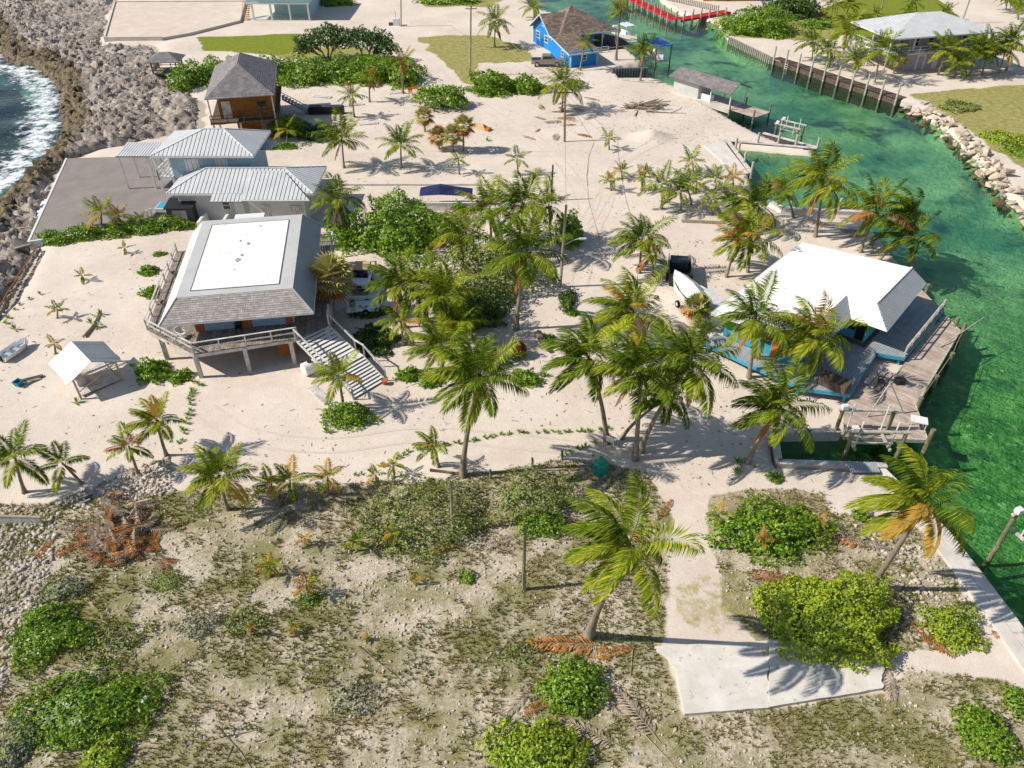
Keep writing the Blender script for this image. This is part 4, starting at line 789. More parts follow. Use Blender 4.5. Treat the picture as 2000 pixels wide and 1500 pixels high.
# ================================================================ I: white-roofed house on the canal with decks and dock
I = thing('canal_house', 'canal house with white low-slope roof and lime green and turquoise walls', 'house', (28.3, 65.1, 0), -42)
MB().box(.3, 9.3, -9.6, -1.9, .9, 3.3).build('wall', M['green_wall'], I); MB().box(.3, 6.7, -16.4, -9.62, .9, 3.25).build('wall', M['green_wall'], I)
MB().box(.27, 6.73, -16.43, -9.65, .9, 1.7).build('wall_base', M['turq'], I); MB().box(6.75, 9.33, -9.63, -1.87, .9, 1.7).build('wall_base', M['turq'], I)
zw = lambda x: 3.35 + x * .114
def rs(*pts): MB().slab(list(pts), .1).build('roof_slope', M['membrane'], I)
rs((-.6, -1.2, zw(-.6)), (9.2, -1.5, zw(9.2)), (9.2, -9.05, zw(9.2)), (-.6, -9.05, zw(-.6))); rs((-.6, -9.06, zw(-.6)), (6.8, -9.06, zw(6.8)), (6.8, -17.5, zw(6.8)), (-.6, -17.5, zw(-.6)))
rs((9.2, -9.06, zw(9.2) + .003), (10.95, -10.6, 3.2), (8.1, -10.7, 3.2)); rs((9.2, -9.06, zw(9.2) + .003), (8.1, -10.7, 3.2), (6.82, -9.06, zw(6.8) + .003))
roof_panels(I, [(9.22, -1.5, zw(9.2)), (9.22, -9.05, zw(9.2)), (10.97, -10.6, 3.2), (10.6, -1.3, 3.2)], EY, .3, 'rib_metal', 'rib_gap', gap=.09); roof_panels(I, [(6.83, -9.1, zw(6.8)), (8.1, -10.72, 3.2), (8.1, -17.5, 3.2), (6.83, -17.5, zw(6.8))], EY, .3, 'rib_metal', 'rib_gap', gap=.09)
rt = MB(); rt.beam((9.2, -1.4, zw(9.2) + .05), (9.2, -9.05, zw(9.2) + .05), .16, .05); rt.beam((-.62, -1.2, zw(-.6) - .08), (-.62, -17.5, zw(-.6) - .08), .06, .2); rt.beam((-.6, -17.55, zw(-.6) - .1), (6.8, -17.55, zw(6.8) - .1), .06, .2); rt.beam((-.6, -1.15, zw(-.6) - .1), (9.2, -1.45, zw(9.2) - .1), .06, .2); rt.build('roof_trim', M['white'], I)
panel(I, 'screen_door', (8.5, -9.63, 1.0), EX, .7, 2.1, 'darkglass'); panel(I, 'screened_opening', (6.8, -9.65, 1.75), EX, 1.55, 1.4, 'darkglass', .06)
for x in (1.2, 3.4, 5.2): window(I, (x, -16.45, 1.75), EX, 1.1, 1.0, 'turq')
panel(I, 'orange_door', (4.5, -16.5, .95), EX, .55, 1.5, 'orange'); window(I, (.25, -3, 1.6), -EY, 1.2, 1.1, 'turq'); window(I, (.25, -8, 1.6), -EY, 1.2, 1.1, 'turq')
boards(I, [(-.4, -16.5), (-.4, -18.3), (4.0, -18.5), (8.2, -18.6), (11.4, -16.9), (11.0, -14.2), (10.6, -11.3), (12.6, -9.4), (12.5, .2), (9.7, .2), (9.7, -10.3), (7.1, -10.3), (7.1, -16.5)][:1] + [(-.4, -18.3), (4.0, -18.5), (4.0, -16.5)], .9, 90, .2, 'greydeck')
boards(I, [(4.0, -18.5), (8.2, -18.6), (11.3, -16.9), (10.7, -10.3), (7.1, -10.3), (4.0, -16.5)], .9, 90, .2, 'greydeck'); boards(I, [(9.7, -10.28), (10.7, -10.28), (12.6, -9.4), (12.5, .2), (9.7, .2)], .9, 90, .2, 'greydeck')
sk = MB()
for a_, b_ in (((-.4, -18.32), (4, -18.52)), ((4, -18.52), (8.2, -18.62)), ((8.2, -18.62), (11.33, -16.9)), ((11.33, -16.9), (10.75, -10.6)), ((10.8, -10.3), (12.64, -9.4)), ((12.64, -9.4), (12.55, .2))): sk.beam((*a_, .72), (*b_, .72), .05, .3)
sk.build('deck_skirt', M['turq'], I)
for x, y in ((0, -18.1), (4, -18.3), (8, -18.4), (11, -16.8), (12.3, -9.3), (12.3, -4), (12.3, 0), (10.6, -12)): post(I, x, y, -1.2, .83, 'turq', .2)
railing(I, [(12.5, -9.2), (12.45, -4.5), (12.4, 0)], .91, .95, 1.5, 'palepile', (1.0, .45), .12, .12); 
bench = MB().box(8.9, 11.0, -17.4, -16.2, .92, 1.6).build('planter_box', M['darkwood'], I)
for k in range(4): MB().box(11.45 + k * .42, 11.83 + k * .42, -14.6, -11.6, .78 - k * .13, .84 - k * .13).build('stair_tread', M['dockwood'], I)
DK = thing('canal_dock', 'pinkish wooden dock wrapping the canal house', 'dock', (28.3, 65.1, 0), -42)
boards(DK, [(12.7, .2), (12.75, -9.4), (12.9, -14.4), (15.3, -14.3), (14.5, -1.6), (9.8, 2.9), (9.8, .4)][:5] + [(12.7, .2)], .42, 0, .2, 'dockwood'); boards(DK, [(9.8, .4), (12.7, .3), (14.5, -1.5), (9.8, 2.9)], .42, 0, .2, 'dockwood')
boards(DK, [(11.5, -14.4), (15.3, -14.4), (17.3, -17.6), (15.2, -19.4), (12.8, -21.2), (11.4, -18)], .42, 0, .2, 'dockwood')
es = MB()
for a_, b_ in (((9.8, 2.95), (14.55, -1.6)), ((14.55, -1.6), (15.35, -14.3)), ((15.35, -14.3), (17.35, -17.6)), ((17.35, -17.6), (12.8, -21.25))): es.beam((*a_, .3), (*b_, .3), .12, .3)
es.build('edge_beam', M['palepile'], DK)
for x, y, h in ((10.2, 2.8, 1.3), (12.2, 1.0, 1.3), (14.0, -1.1, 1.3), (14.75, -1.7, 1.3), (15.2, -5.5, .5), (15.3, -9.5, .5), (15.5, -14.2, 1.2), (17.45, -17.7, 1.5)): MB().tube([(x, y, -3), (x, y, h)], .17, 10).build('pile', M['pile'], DK)
for x, y in ((12.9, -13), (12.9, -8), (12.9, -3), (14.5, -18), (16.0, -18.7)): MB().tube([(x, y, -3), (x, y, .34)], .15, 8).build('pile', M['pile'], DK)
sp0 = DK.matrix_basis.inverted(); MB().tube([sp0 @ Vector((35.28, 51.72, .5)), sp0 @ Vector((40.1, 54.9, 1.3))], [.05, .03], 8).build('slanting_pole', M['palepile'], DK)
rp_ = MB(); rp_.tube([(14.75, -1.7, 1.15), (14.9, -2.9, .7), (15.0, -4, .6), (15.2, -5.5, .48)], .025, 5); rp_.tube([(15.2, -5.5, .48), (15.3, -9.5, .48), (15.5, -14.2, 1.1)], .025, 5); rp_.build('mooring_rope', M['cable'], DK)
tb = thing('fish_cleaning_table', 'white cleaning table on the outer corner of the wooden dock', 'table', local(I, 16.3, -17.0, .43), -20); MB().box(-.55, .55, -.4, .4, .82, .9).build('table_top', M['white'], tb)
for a_, b_ in ((-1, -1), (1, -1), (1, 1), (-1, 1)): MB().beam((a_ * .48, b_ * .33, 0), (a_ * .48, b_ * .33, .82), .05, .05).build('leg', M['white'], tb)
fp = thing('frame_davit', 'slender white A-frame pole standing on the dock', 'pole', local(I, 13.6, -17.2, .43), 20); MB().beam((-.9, 0, 0), (.15, 0, 2.9), .07, .07).build('leg', M['palepile'], fp); MB().beam((1.9, -.6, 0), (.15, 0, 2.9), .07, .07).build('leg', M['palepile'], fp)
cl = thing('dock_cooler', 'black cooler box on the dock by the steps', 'box', local(I, 13.4, -12.4, .43), 10); MB().box(-.35, .35, -.25, .25, 0, .4).build('body', M['black'], cl, bevel=.03); MB().box(-.37, .37, -.27, .27, .405, .47).build('lid', M['charcoal'], cl)
for i, (x, y, lb) in enumerate(((12.4, -13.6, 'dark deck chair on the dock by the steps'),)): chair(local(I, x, y, .43), 70, lb, 'black')
# ---- boat slip
sl = thing('boat_slip', 'concrete-walled boat slip beside the dock', 'boat slip', P(1610, 880)); o_ = sl.location
def wall(parent, a_, b_, o_, w=.3, z0=-3, z1=.2, mat='concrete', name='slip_wall', cap=True):
    a_, b_ = a_ - o_, b_ - o_; MB().beam((a_.x, a_.y, (z0 + z1) / 2), (b_.x, b_.y, (z0 + z1) / 2), w, z1 - z0).build(name, M[mat], parent)
    if cap: MB().beam((a_.x, a_.y, z1 + .055), (b_.x, b_.y, z1 + .055), w + .15, .1).build('wall_cap', M['weathered_white'], parent)
wall(sl, P(1640, 846), P(1512, 848), o_); wall(sl, P(1512, 850), P(1520, 905), o_); wall(sl, P(1520, 907), P(1730, 914), o_)
bo = thing('slip_walkway', 'short grey plank walkway on the slip wall', 'walkway', P(1683, 918), 0); boards(bo, [(-1.0, -.5), (1.0, -.5), (1.0, .45), (-1.0, .45)], .34, 90, .2, 'greydeck', .1)
def boatlift(px, py, L, W, label, rz=0, mat='palepile', z0=-3, top=2.1):
    t_ = thing('boat_lift', label, 'boat lift', P(px, py), rz)
    for x in (-L / 2, L / 2):
        for y in (-W / 2, W / 2): MB().tube([(x, y, z0), (x, y, top)], .14, 9).build('pile', M['pile'], t_)
    for y in (-W / 2, W / 2): MB().tube([(-L / 2 - .3, y, top + .1), (L / 2 + .3, y, top + .1)], .12, 8).build('top_beam', M[mat], t_); MB().box(-L / 2 - .1, -L / 2 + .3, y - .18, y + .18, top + .18, top + .5).build('motor_box', M['white'], t_)
    for x in (-L / 2 + .6, L / 2 - .6): MB().beam((x, -W / 2, .5), (x, W / 2, .5), .14, .2).build('cradle_beam', M[mat], t_)
    for y in (-.6, .6): MB().beam((-L / 2 + .3, y, .68), (L / 2 - .3, y, .68), .14, .12).build('bunk', M[mat], t_)
    for x, y in ((-L / 2 + .6, -.9), (L / 2 - .6, -.9), (-L / 2 + .6, .9), (L / 2 - .6, .9)): MB().tube([(x, y, .5), (x, y * 1.05, top + .8)], .05, 6).build('guide_pole', M['white'], t_)
    return t_
boatlift(1690, 868, 3.6, 2.3, 'empty pale timber boat lift standing in the boat slip', -2)
boatlift(2040, 1070, 3.6, 3.0, 'empty boat lift on the green canal beyond the seawall', 20)
boatlift(1540, 262, 3.0, 1.9, 'pale boat lift frame on the bank below the boathouse dock', -40, top=1.2)
lp = MB().tube([(0, 0, -3), (.5, .3, .5)], .14, 8).build('leaning_pile', M['pile']); lp.location = P(1930, 1085); tag(lp, 'short leaning pile alone in the green canal', 'pile')
# ---- white walls, sheet piling and piles round the inlet
iw = thing('inlet_wall', 'white capped sheet-pile wall round the canal inlet', 'seawall', P(1500, 290)); o_ = iw.location
for a_, b_ in (((1422, 277), (1594, 292)), ((1490, 262), (1594, 290)), ((1422, 278), (1467, 340))): wall(iw, P(*a_), P(*b_), o_, .35, -2.6, .12, 'darkwood', 'sheet_piling')
for a_ in ((1440, 300), (1452, 318), (1466, 338), (1435, 290), (1478, 280), (1518, 280), (1552, 284), (1594, 290)): p = P(*a_) - o_; MB().tube([(p.x, p.y - .3, -2.5), (p.x, p.y - .3, 1.5)], .16, 9).build('pile', M['palepile'], iw)
MB().prism([(v.x, v.y) for v in (P(1374, 284) - o_, P(1415, 279) - o_, P(1462, 340) - o_, P(1437, 342) - o_)][::-1], -.3, .1).build('concrete_apron', M['whiteconc'], iw)
ww = thing('canal_wall', 'white canal wall behind the row of palms', 'seawall', P(1600, 416)); o_ = ww.location; wall(ww, P(1500, 398), P(1528, 413), o_, .4, -2.5, .35, 'white', 'wall'); wall(ww, P(1528, 413), P(1690, 420), o_, .4, -2.5, .35, 'white', 'wall')
for x in (1545, 1590, 1640): p = P(x, 414) - o_; MB().tube([(p.x, p.y + .4, -2.5), (p.x, p.y + .4, 1.4)], .15, 8).build('pile', M['palepile'], ww)
cs = thing('corrugated_bulkhead', 'grey corrugated bulkhead at the small inlet by the blue house', 'seawall', P(1228, 143)); 
for k in range(13): MB().tube([(-2.6 + k * .46, .1 + .04 * k, -2), (-2.6 + k * .46, .1 + .04 * k, .75)], .25, 8).build('sheet_pile', M['seam'], cs)
eb = thing('far_bulkhead', 'pale sheet-pile bulkhead on the far bank below the thickets', 'seawall', P(1425, 78)); o_ = eb.location; e0, e1 = P(1425, 78) - o_, P(1505, 117) - o_
for k in range(24): p = e0.lerp(e1, k / 23); MB().box(p.x - .28, p.x + .28, p.y - .12, p.y + .12, -2.5, .5).build('sheet_pile', M['palepile'], eb)
fd = thing('far_dock', 'long grey plank dock with tall piles along the far canal bank', 'dock', P(1640, 155)); o_ = fd.location; f0, f1 = P(1515, 116) - o_, P(1762, 196) - o_; d = (f1 - f0).normalized(); nn = Vector((d.y, -d.x, 0)); nn = -nn if nn.y > 0 else nn
a4 = [f0 - nn * 1.0, f1 - nn * 1.0, f1 + nn * .9, f0 + nn * .9]; boards(fd, [(v.x, v.y) for v in a4], .3, math.degrees(math.atan2(d.y, d.x)) + 90, .28, 'darkwood')
MB().beam(f0 + nn * .75 + Vector((0, 0, -1.2)), f1 + nn * .75 + Vector((0, 0, -1.2)), .15, 2.6).build('dock_face', M['darkwood'], fd)
for k in range(10): p = f0.lerp(f1, k / 9.3 + .02) + nn * 1.05; MB().tube([(p.x, p.y, -3), (p.x, p.y, 2.4)], .15, 8).build('pile', M['palepile'], fd)
ld = f0.lerp(f1, .14) + nn * 1.2
for s_ in (-.25, .25): MB().beam(ld + d * s_ + Vector((0, 0, -1.5)), ld + d * s_ + Vector((0, 0, .6)), .06, .06).build('ladder_rail', M['white'], fd)
for k in range(5): MB().beam(ld - d * .25 + Vector((0, 0, -1.2 + .35 * k)), ld + d * .25 + Vector((0, 0, -1.2 + .35 * k)), .05, .05).build('ladder_rung', M['white'], fd)
cb = [thing('concrete_block', 'large pale concrete block at the end of the far plank dock' if i == 0 else 'second pale concrete block next to the riprap', 'concrete block', P(1782 + 22 * i, 203 + 11 * i) + Vector((0, 0, -.5)), -38) for i in (0, 1)]
for c_ in cb: MB().box(-1.5, 1.5, -.6, .6, 0, .9).build('block', M['concrete'], c_, bevel=.08); MB().box(-1.1, 1.1, -.4, .4, .905, 1.0).build('top_course', M['whiteconc'], c_, bevel=.03)
rd = thing('red_dock', 'bright red dock with white piles across the canal', 'dock', P(1300, 30)); o_ = rd.location
q_ = [P(1215, -8) - o_, P(1322, 42) - o_, P(1420, 26) - o_]; 
for i in (0, 1):
    a_, b_ = q_[i], q_[i + 1]; d = (b_ - a_).normalized(); nn = Vector((-d.y, d.x, 0)); boards(rd, [((a_ - nn * 1.0).x, (a_ - nn * 1.0).y), ((b_ - nn * 1.0).x, (b_ - nn * 1.0).y), ((b_ + nn * 1.0).x, (b_ + nn * 1.0).y), ((a_ + nn * 1.0).x, (a_ + nn * 1.0).y)], .45 + .006 * i, math.degrees(math.atan2(d.y, d.x)) + 90, .3, 'redpaint')
    MB().beam(a_ - nn * 1.05 + Vector((0, 0, .25)), b_ - nn * 1.05 + Vector((0, 0, .25)), .1, .35).build('edge_beam', M['redpaint'], rd)
    for k in range(9 if i == 0 else 6):
        for s_ in (-1.1, 1.1): p = a_.lerp(b_, (k + .3) / (9 if i == 0 else 6)) + nn * s_; MB().tube([(p.x, p.y, -3), (p.x, p.y, 1.5)], .15, 7).build('pile', M['palepile'], rd)
fn = thing('picket_fence', 'pale timber picket fence behind the red dock', 'fence', P(1350, 15)); o_ = fn.location; a_, b_ = P(1283, -4) - o_, P(1398, 22) - o_
for k in range(34): p = a_.lerp(b_, k / 33); MB().box(p.x - .12, p.x + .12, p.y - .04, p.y + .04, -.2, 1.1).build('picket', M['palepile'], fn)
MB().beam(a_ + Vector((0, .06, .9)), b_ + Vector((0, .06, .9)), .06, .1).build('rail', M['palepile'], fn)
# ================================================================ vehicles, boats, yard things
def hull(L, W, Hh, mat, parent, name='hull', n=11, sheer=.25, open_=True, t=.06):
    V, F_ = [], []
    def ring(u, inner):
        w_ = W / 2 * (1 - max(0, (u - .45) / .55) ** 2.2) * (.88 + .12 * min(1, u * 3)); k = t if inner else 0; w_ = max(.02, w_ - k); zt = Hh + sheer * u ** 2; zb = (.12 * Hh if inner else 0) + .5 * Hh * max(0, (u - .7) / .3) ** 2
        x = L * (u - .5); x = x - (k if u > .9 else 0)
        return [(x, -w_, zt), (x, -w_ * .92, zb + .5 * (zt - zb)), (x, -w_ * .55, zb + .08 * Hh), (x, 0, zb), (x, w_ * .55, zb + .08 * Hh), (x, w_ * .92, zb + .5 * (zt - zb)), (x, w_, zt)]
    for inner in ((False, True) if open_ else (False,)):
        b0 = len(V)
        for i in range(n): V += ring(i / (n - 1), inner)
        for i in range(n - 1):
            for j in range(6):
                q = (b0 + i * 7 + j, b0 + (i + 1) * 7 + j, b0 + (i + 1) * 7 + j + 1, b0 + i * 7 + j + 1); F_.append(q if inner else q[::-1])
        F_.append(tuple(b0 + j for j in (range(7) if not inner else reversed(range(7)))))
    if open_:
        o2 = n * 7
        for i in range(n - 1):
            for j in (0, 6): a, b = i * 7 + j, (i + 1) * 7 + j; F_.append((a, b, o2 + b, o2 + a))
    return MB().add(V, F_).build(name, M[mat], parent, smooth=False)
dg = thing('dinghy', 'small white dinghy with pale blue seats on the sand yard', 'boat', PG(32, 690), 68); hull(2.6, 1.25, .5, 'fiberglass', dg)
for x in (-.6, .15, .75): MB().box(x - .15, x + .15, -.52 + .1 * (x > .5), .52 - .1 * (x > .5), .3, .35).build('seat', M['shutter_blue'], dg)
MB().tube([(-1.3, -.56, .52), (-.2, -.62, .55), (.7, -.5, .66), (1.28, 0, .8), (.7, .5, .66), (-.2, .62, .55), (-1.3, .56, .52)], .04, 6).build('gunwale', M['white'], dg)
MB().box(-1.42, -1.3, -.12, .12, .1, .62).build('motor_mount', M['black'], dg)
kb = thing('kayak_bin', 'teal plastic tub with brown planks on the sand', 'tub', PG(38, 752), 25); MB().lathe([(.3, 0), (.42, .4), (.45, .4), (.45, .44), (.38, .44), (.28, .06)], 4).build('tub', M['tealplastic'], kb); MB().beam((.3, .1, .35), (1.7, .5, .12), .3, .06).build('plank', M['darkwood'], kb); MB().beam((.3, -.1, .3), (1.5, .2, .06), .14, .05).build('plank', M['weathered_white'], kb)
# hut
J = thing('yard_hut', 'little open hut with white gabled board roof on the sand', 'hut', (-33.0, 47.9, 0), -45)
for s_, mt in ((-1, 'membrane'), (1, 'shade_toned_metal')):
    for k in range(6):
        x0, x1 = -1.92 + k * .64, -1.92 + (k + 1) * .64 - .012; dz = random.uniform(0, .012); e = random.uniform(0, .08)
        MB().slab([(x0, s_ * (2.08 + e), 1.68 + dz), (x1, s_ * (2.08 + e), 1.68 + dz), (x1, s_ * .012, 2.74 + dz), (x0, s_ * .012, 2.74 + dz)], .045).build('roof_board', M[mt], J)
for x in (-1.7, 1.7):
    for y in (-1.6, 1.6): MB().box(x - .07, x + .07, y - .07, y + .07, -.2, 1.85).build('post', M['dockwood'], J)
    MB().beam((x, -1.75, 1.82), (x, 1.75, 1.82), .07, .12).build('tie_beam', M['dockwood'], J); MB().beam((x, -1.5, .6), (x, 1.5, 1.72), .05, .08).build('brace', M['dockwood'], J)
boards(J, [(-1.6, -1.5), (1.6, -1.5), (1.6, 1.5), (-1.6, 1.5)], .14, 0, .2, 'weathered_white')
MB().box(-1.2, .4, -1.2, -.6, .15, .8).build('counter', M['weathered_white'], J); MB().lathe([(.14, .8), (.16, 1.1), (.1, 1.12)], 10, (-.6, -.9, 0)).build('bucket', M['tealplastic'], J)
# stone wall with rope beside the rocks
rw = thing('rope_wall', 'low stone wall topped with orange rope between sand yard and rocks', 'wall', P(40, 560)); o_ = rw.location; a_, b_ = P(-30, 665) - o_, P(78, 488) - o_
for k in range(46):
    p = a_.lerp(b_, (k + .5) / 46) + Vector((random.uniform(-.1, .1), random.uniform(-.1, .1), .1)); stone(random.choice(me_r), p, random.uniform(.24, .36), rw)
MB().tube([a_.lerp(b_, i / 14) + Vector((-.15, 0, .45 + .06 * math.sin(i * 2.2))) for i in range(15)], .05, 6).build('rope', M['rope'], rw)
pw = thing('plank_wall', 'low grey plank retaining wall by the stony bed', 'wall', PG(20, 1022), -2); 
for k in range(7): MB().box(-2.2 + k * .62, -1.6 + k * .62, -.06, .06, -.2, .62 + random.uniform(0, .05)).build('board', M['weathered_white'], pw)
MB().beam((-2.3, 0, .7), (2.2, 0, .7), .16, .06).build('cap', M['deadwood'], pw)
def wheel(parent, x, y, r=.36, w=.22, name='wheel'):
    t_ = MB().tube([(x, y - w / 2, r), (x, y + w / 2, r)], r, 18).build(name, M['rubber'], parent); MB().tube([(x, y - w / 2 - .01, r), (x, y + w / 2 + .01, r)], r * .55, 12).build('rim', M['silver'], t_); return t_
jp = thing('parked_jeep', 'white open jeep with tan soft top parked in the grove', 'jeep', P(709, 556), 88); MB().box(-1.9, 1.1, -.78, .78, .5, 1.05).build('body', M['bluewhite'], jp, bevel=.06); MB().box(-1.9, -.7, -.62, .62, 1.06, 1.16).build('hood', M['bluewhite'], jp, bevel=.05)
MB().slab([(-.62, -.7, 1.1), (-.62, .7, 1.1), (-.3, .66, 1.72), (-.3, -.66, 1.72)], .04).build('windshield', M['glass'], jp); MB().box(-.28, 1.25, -.72, .72, 1.74, 1.82).build('soft_top', M['tarp_tan'], jp, bevel=.04)
for x in (.45, 1.15):
    for y in (-.68, .68): MB().beam((x, y, 1.0), (x, y, 1.75), .06, .06).build('roof_post', M['black'], jp)
for y in (-.25, .3): MB().box(-.1, .4, y - .2, y + .2, 1.0, 1.3).build('seat', M['charcoal'], jp)
MB().box(-1.96, -1.88, -.75, .75, .5, .68).build('bumper', M['black'], jp); MB().box(-1.93, -1.9, -.35, .35, .75, 1.0).build('grille', M['black'], jp)
for y in (-.55, .55): MB().tube([(-1.96, y, .88), (-1.9, y, .88)], .1, 12).build('headlight', M['silver'], jp)
for x in (-1.25, .75):
    for y in (-.72, .72): wheel(jp, x, y)
tx = thing('flatbed_trailer', 'old white flatbed with a drum on it in the dark grass', 'trailer', P(712, 606), 5); MB().box(-1.5, 1.4, -.9, 1.0, .35, .5).build('bed', M['fiberglass'], tx, bevel=.02); MB().box(-1.5, 1.4, .95, 1.05, .5, .85).build('headboard', M['bluewhite'], tx); MB().lathe([(.28, .505), (.3, .8), (.3, .95), (.24, .95), (.2, .6)], 14, (-1.0, .1, 0)).build('drum', M['taupe'], tx)
for y in (-.9, 1.0): wheel(tx, .2, y, .3, .2)
def pickup(loc, rz, label):
    t_ = thing('pickup_truck', label, 'pickup truck', loc, rz); MB().add([(-2.6, -.92, .45), (2.5, -.92, .45), (2.6, -.9, .8), (2.5, -.88, 1.05), (.9, -.9, 1.12), (-2.6, -.92, 1.1), (-2.6, .92, .45), (2.5, .92, .45), (2.6, .9, .8), (2.5, .88, 1.05), (.9, .9, 1.12), (-2.6, .92, 1.1)],
        [(0, 1, 2, 3, 4, 5), (11, 10, 9, 8, 7, 6), (0, 6, 7, 1), (1, 7, 8, 2), (2, 8, 9, 3), (3, 9, 10, 4), (4, 10, 11, 5), (5, 11, 6, 0)]).build('body', M['silvercar'], t_, bevel=.05)
    MB().add([(-.9, -.86, 1.08), (1.35, -.86, 1.08), (.65, -.72, 1.75), (-.75, -.72, 1.78), (-.9, .86, 1.08), (1.35, .86, 1.08), (.65, .72, 1.75), (-.75, .72, 1.78)], [(0, 1, 2, 3), (7, 6, 5, 4), (1, 5, 6, 2), (0, 3, 7, 4), (3, 2, 6, 7)]).build('cab', M['silvercar'], t_, bevel=.04)
    MB().slab([(1.32, -.72, 1.14), (1.32, .72, 1.14), (.72, .62, 1.7), (.72, -.62, 1.7)], -.03).build('windshield', M['glass'], t_); MB().box(-2.5, -1.05, -.75, .75, 1.105, 1.13).build('cargo_bed', M['black'], t_)
    for y in (-.83, .8): MB().box(-.7, .75, y, y + .03, 1.18, 1.6).build('side_window', M['glass'], t_)
    for x in (-1.65, 1.65):
        for y in (-.82, .82): wheel(t_, x, y, .4, .24)
    for y in (-.65, .65): MB().box(2.5, 2.58, y - .18, y + .18, .75, .95).build('headlight', M['silver'], t_)
    MB().box(2.5, 2.68, -.9, .9, .42, .62).build('bumper', M['black'], t_); return t_
pickup(P(1068, 128), 0, 'silver pickup truck parked beside the blue house')
bt = thing('covered_boat', 'white shrink-wrapped boat on a trailer with pointed bow', 'boat', P(1345, 600), 108); hull(6.6, 2.2, 1.3, 'fiberglass', bt, sheer=.4, open_=False)
V = [(-3.2, -1.0, 1.32), (-3.2, 1.0, 1.32), (0, 1.05, 1.45), (0, -1.05, 1.45), (2.2, .7, 1.6), (2.2, -.7, 1.6), (3.25, 0, 1.75), (-3.1, 0, 1.8), (0, 0, 2.25), (2.2, 0, 2.0)]
MB().add(V, [(0, 3, 8, 7), (7, 8, 2, 1), (3, 5, 9, 8), (8, 9, 4, 2), (5, 6, 9), (9, 6, 4), (0, 7, 1)]).build('cover', M['tarp_grey'], bt)
for x in (-.8, .3):
    for y in (-1.0, 1.0): wheel(bt, x, y, .32, .2)
bt.location.z += .35
for ch in bt.children:
    if ch.name.startswith('wheel'): ch.location.z -= .3
tr_ = MB(); tr_.beam((-3.2, -.6, .05), (3.6, 0, .05), .1, .12); tr_.beam((-3.2, .6, .05), (3.6, 0, .05), .1, .12); tr_.build('trailer_frame', M['silver'], bt)
b2 = thing('tarped_boat', 'smaller boat under a grey tarp next to the shrink-wrapped boat', 'boat', P(1382, 608), 100); hull(4.8, 2.0, 1.0, 'fiberglass', b2, sheer=.3, open_=False)
MB().add([(-2.4, -1.05, .7), (-2.4, 1.05, .7), (1.4, 1.05, .8), (1.4, -1.05, .8), (-2.2, -.5, 1.9), (-2.2, .5, 1.9), (.2, .5, 2.0), (.2, -.5, 2.0), (2.4, 0, 1.1)], [(0, 3, 7, 4), (4, 7, 6, 5), (5, 6, 2, 1), (0, 4, 5, 1), (7, 3, 8), (7, 8, 6), (6, 8, 2)]).build('cover', M['tarp_grey'], b2)
bk = thing('black_trailer', 'black utility trailer with mesh sides beside the palms', 'trailer', P(1325, 545), 82)
MB().box(-2.3, 2.3, -1.0, 1.0, .5, .6).build('bed', M['black'], bk); 
for y in (-1.0, .97): MB().box(-2.3, 2.3, y, y + .04, .61, 1.5).build('side_panel', M['black'], bk)
MB().slab([(-2.3, -1.0, .65), (-2.3, 1.0, .65), (-2.5, 1.0, 1.9), (-2.5, -1.0, 1.9)], .05).build('ramp_gate', M['black'], bk); MB().box(.6, 2.1, -.85, .85, .62, 1.4).build('cargo', M['charcoal'], bk, bevel=.05)
for y in (-1.1, 1.1): wheel(bk, -.2, y, .34, .22)
MB().beam((2.3, 0, .5), (3.5, 0, .45), .1, .1).build('drawbar', M['black'], bk)
by = thing('rusty_buoy', 'big rusty steel sphere with a square hatch on the sand', 'buoy', PG(1012, 696)); MB().lathe([(.05, 0), (.35, .08), (.62, .32), (.72, .68), (.62, 1.05), (.36, 1.32), (.12, 1.4), (.05, 1.4)], 22).build('sphere', M['rust'], by, smooth=True); MB().box(-.14, .1, -.66, -.5, .85, 1.08).build('hatch', M['black'], by)
for k in range(9): a = random.uniform(0, 6.28); stone(random.choice(me_r), (math.cos(a) * .6, math.sin(a) * .6, .05), .12, by)
gb = thing('green_buoy', 'bright green plastic channel buoy standing at the scrub edge', 'buoy', PG(1172, 922)); MB().lathe([(.45, 0), (.52, .1), (.52, .85), (.46, .98), (.3, 1.1), (.17, 1.32), (.14, 1.4), (.05, 1.42)], 20).build('body', M['greenplastic'], gb, smooth=False)
MB().lathe([(.53, .42), (.545, .45), (.545, .5), (.53, .53)], 20).build('band', M['tealplastic'], gb); MB().box(.2, .38, -.55, -.4, 0, .16).build('anchor_block', M['concrete'], gb)
chr_ = chair(PG(1194, 868), 150, 'grey folding chair at the foot of the crooked palm', 'grey_metal', 'folding_chair', 1.2)
def poleobj(base, top, r, label, mat='pole', arm=None, name='utility_pole', cross=False):
    b = PG(*base); c = Q(top[0], top[1], b.y) - b; t_ = thing(name, label, 'pole', b); MB().tube([(0, 0, -.3), (c.x * .5, 0, c.z * .5), tuple(c)], [r, r * .9, r * .75], 10).build('shaft', M[mat], t_, smooth=True)
    if cross: MB().beam(c + Vector((-.9, 0, -.5)), c + Vector((.9, 0, -.5)), .1, .12).build('crossarm', M[mat], t_)
    for k in range(2 if cross else 0):
        MB().lathe([(.05, 0), (.07, .06), (.04, .16)], 8, tuple(c + Vector((-.7 + 1.4 * k, 0, -.44)))).build('insulator', M['silver'], t_)
    return t_, b + c, c
lpz, ltop, lc = poleobj((1094, 560), (1106, 400), .14, 'tall grey pole with a street lamp arm in the shady grove', 'greypole', name='lamp_pole')
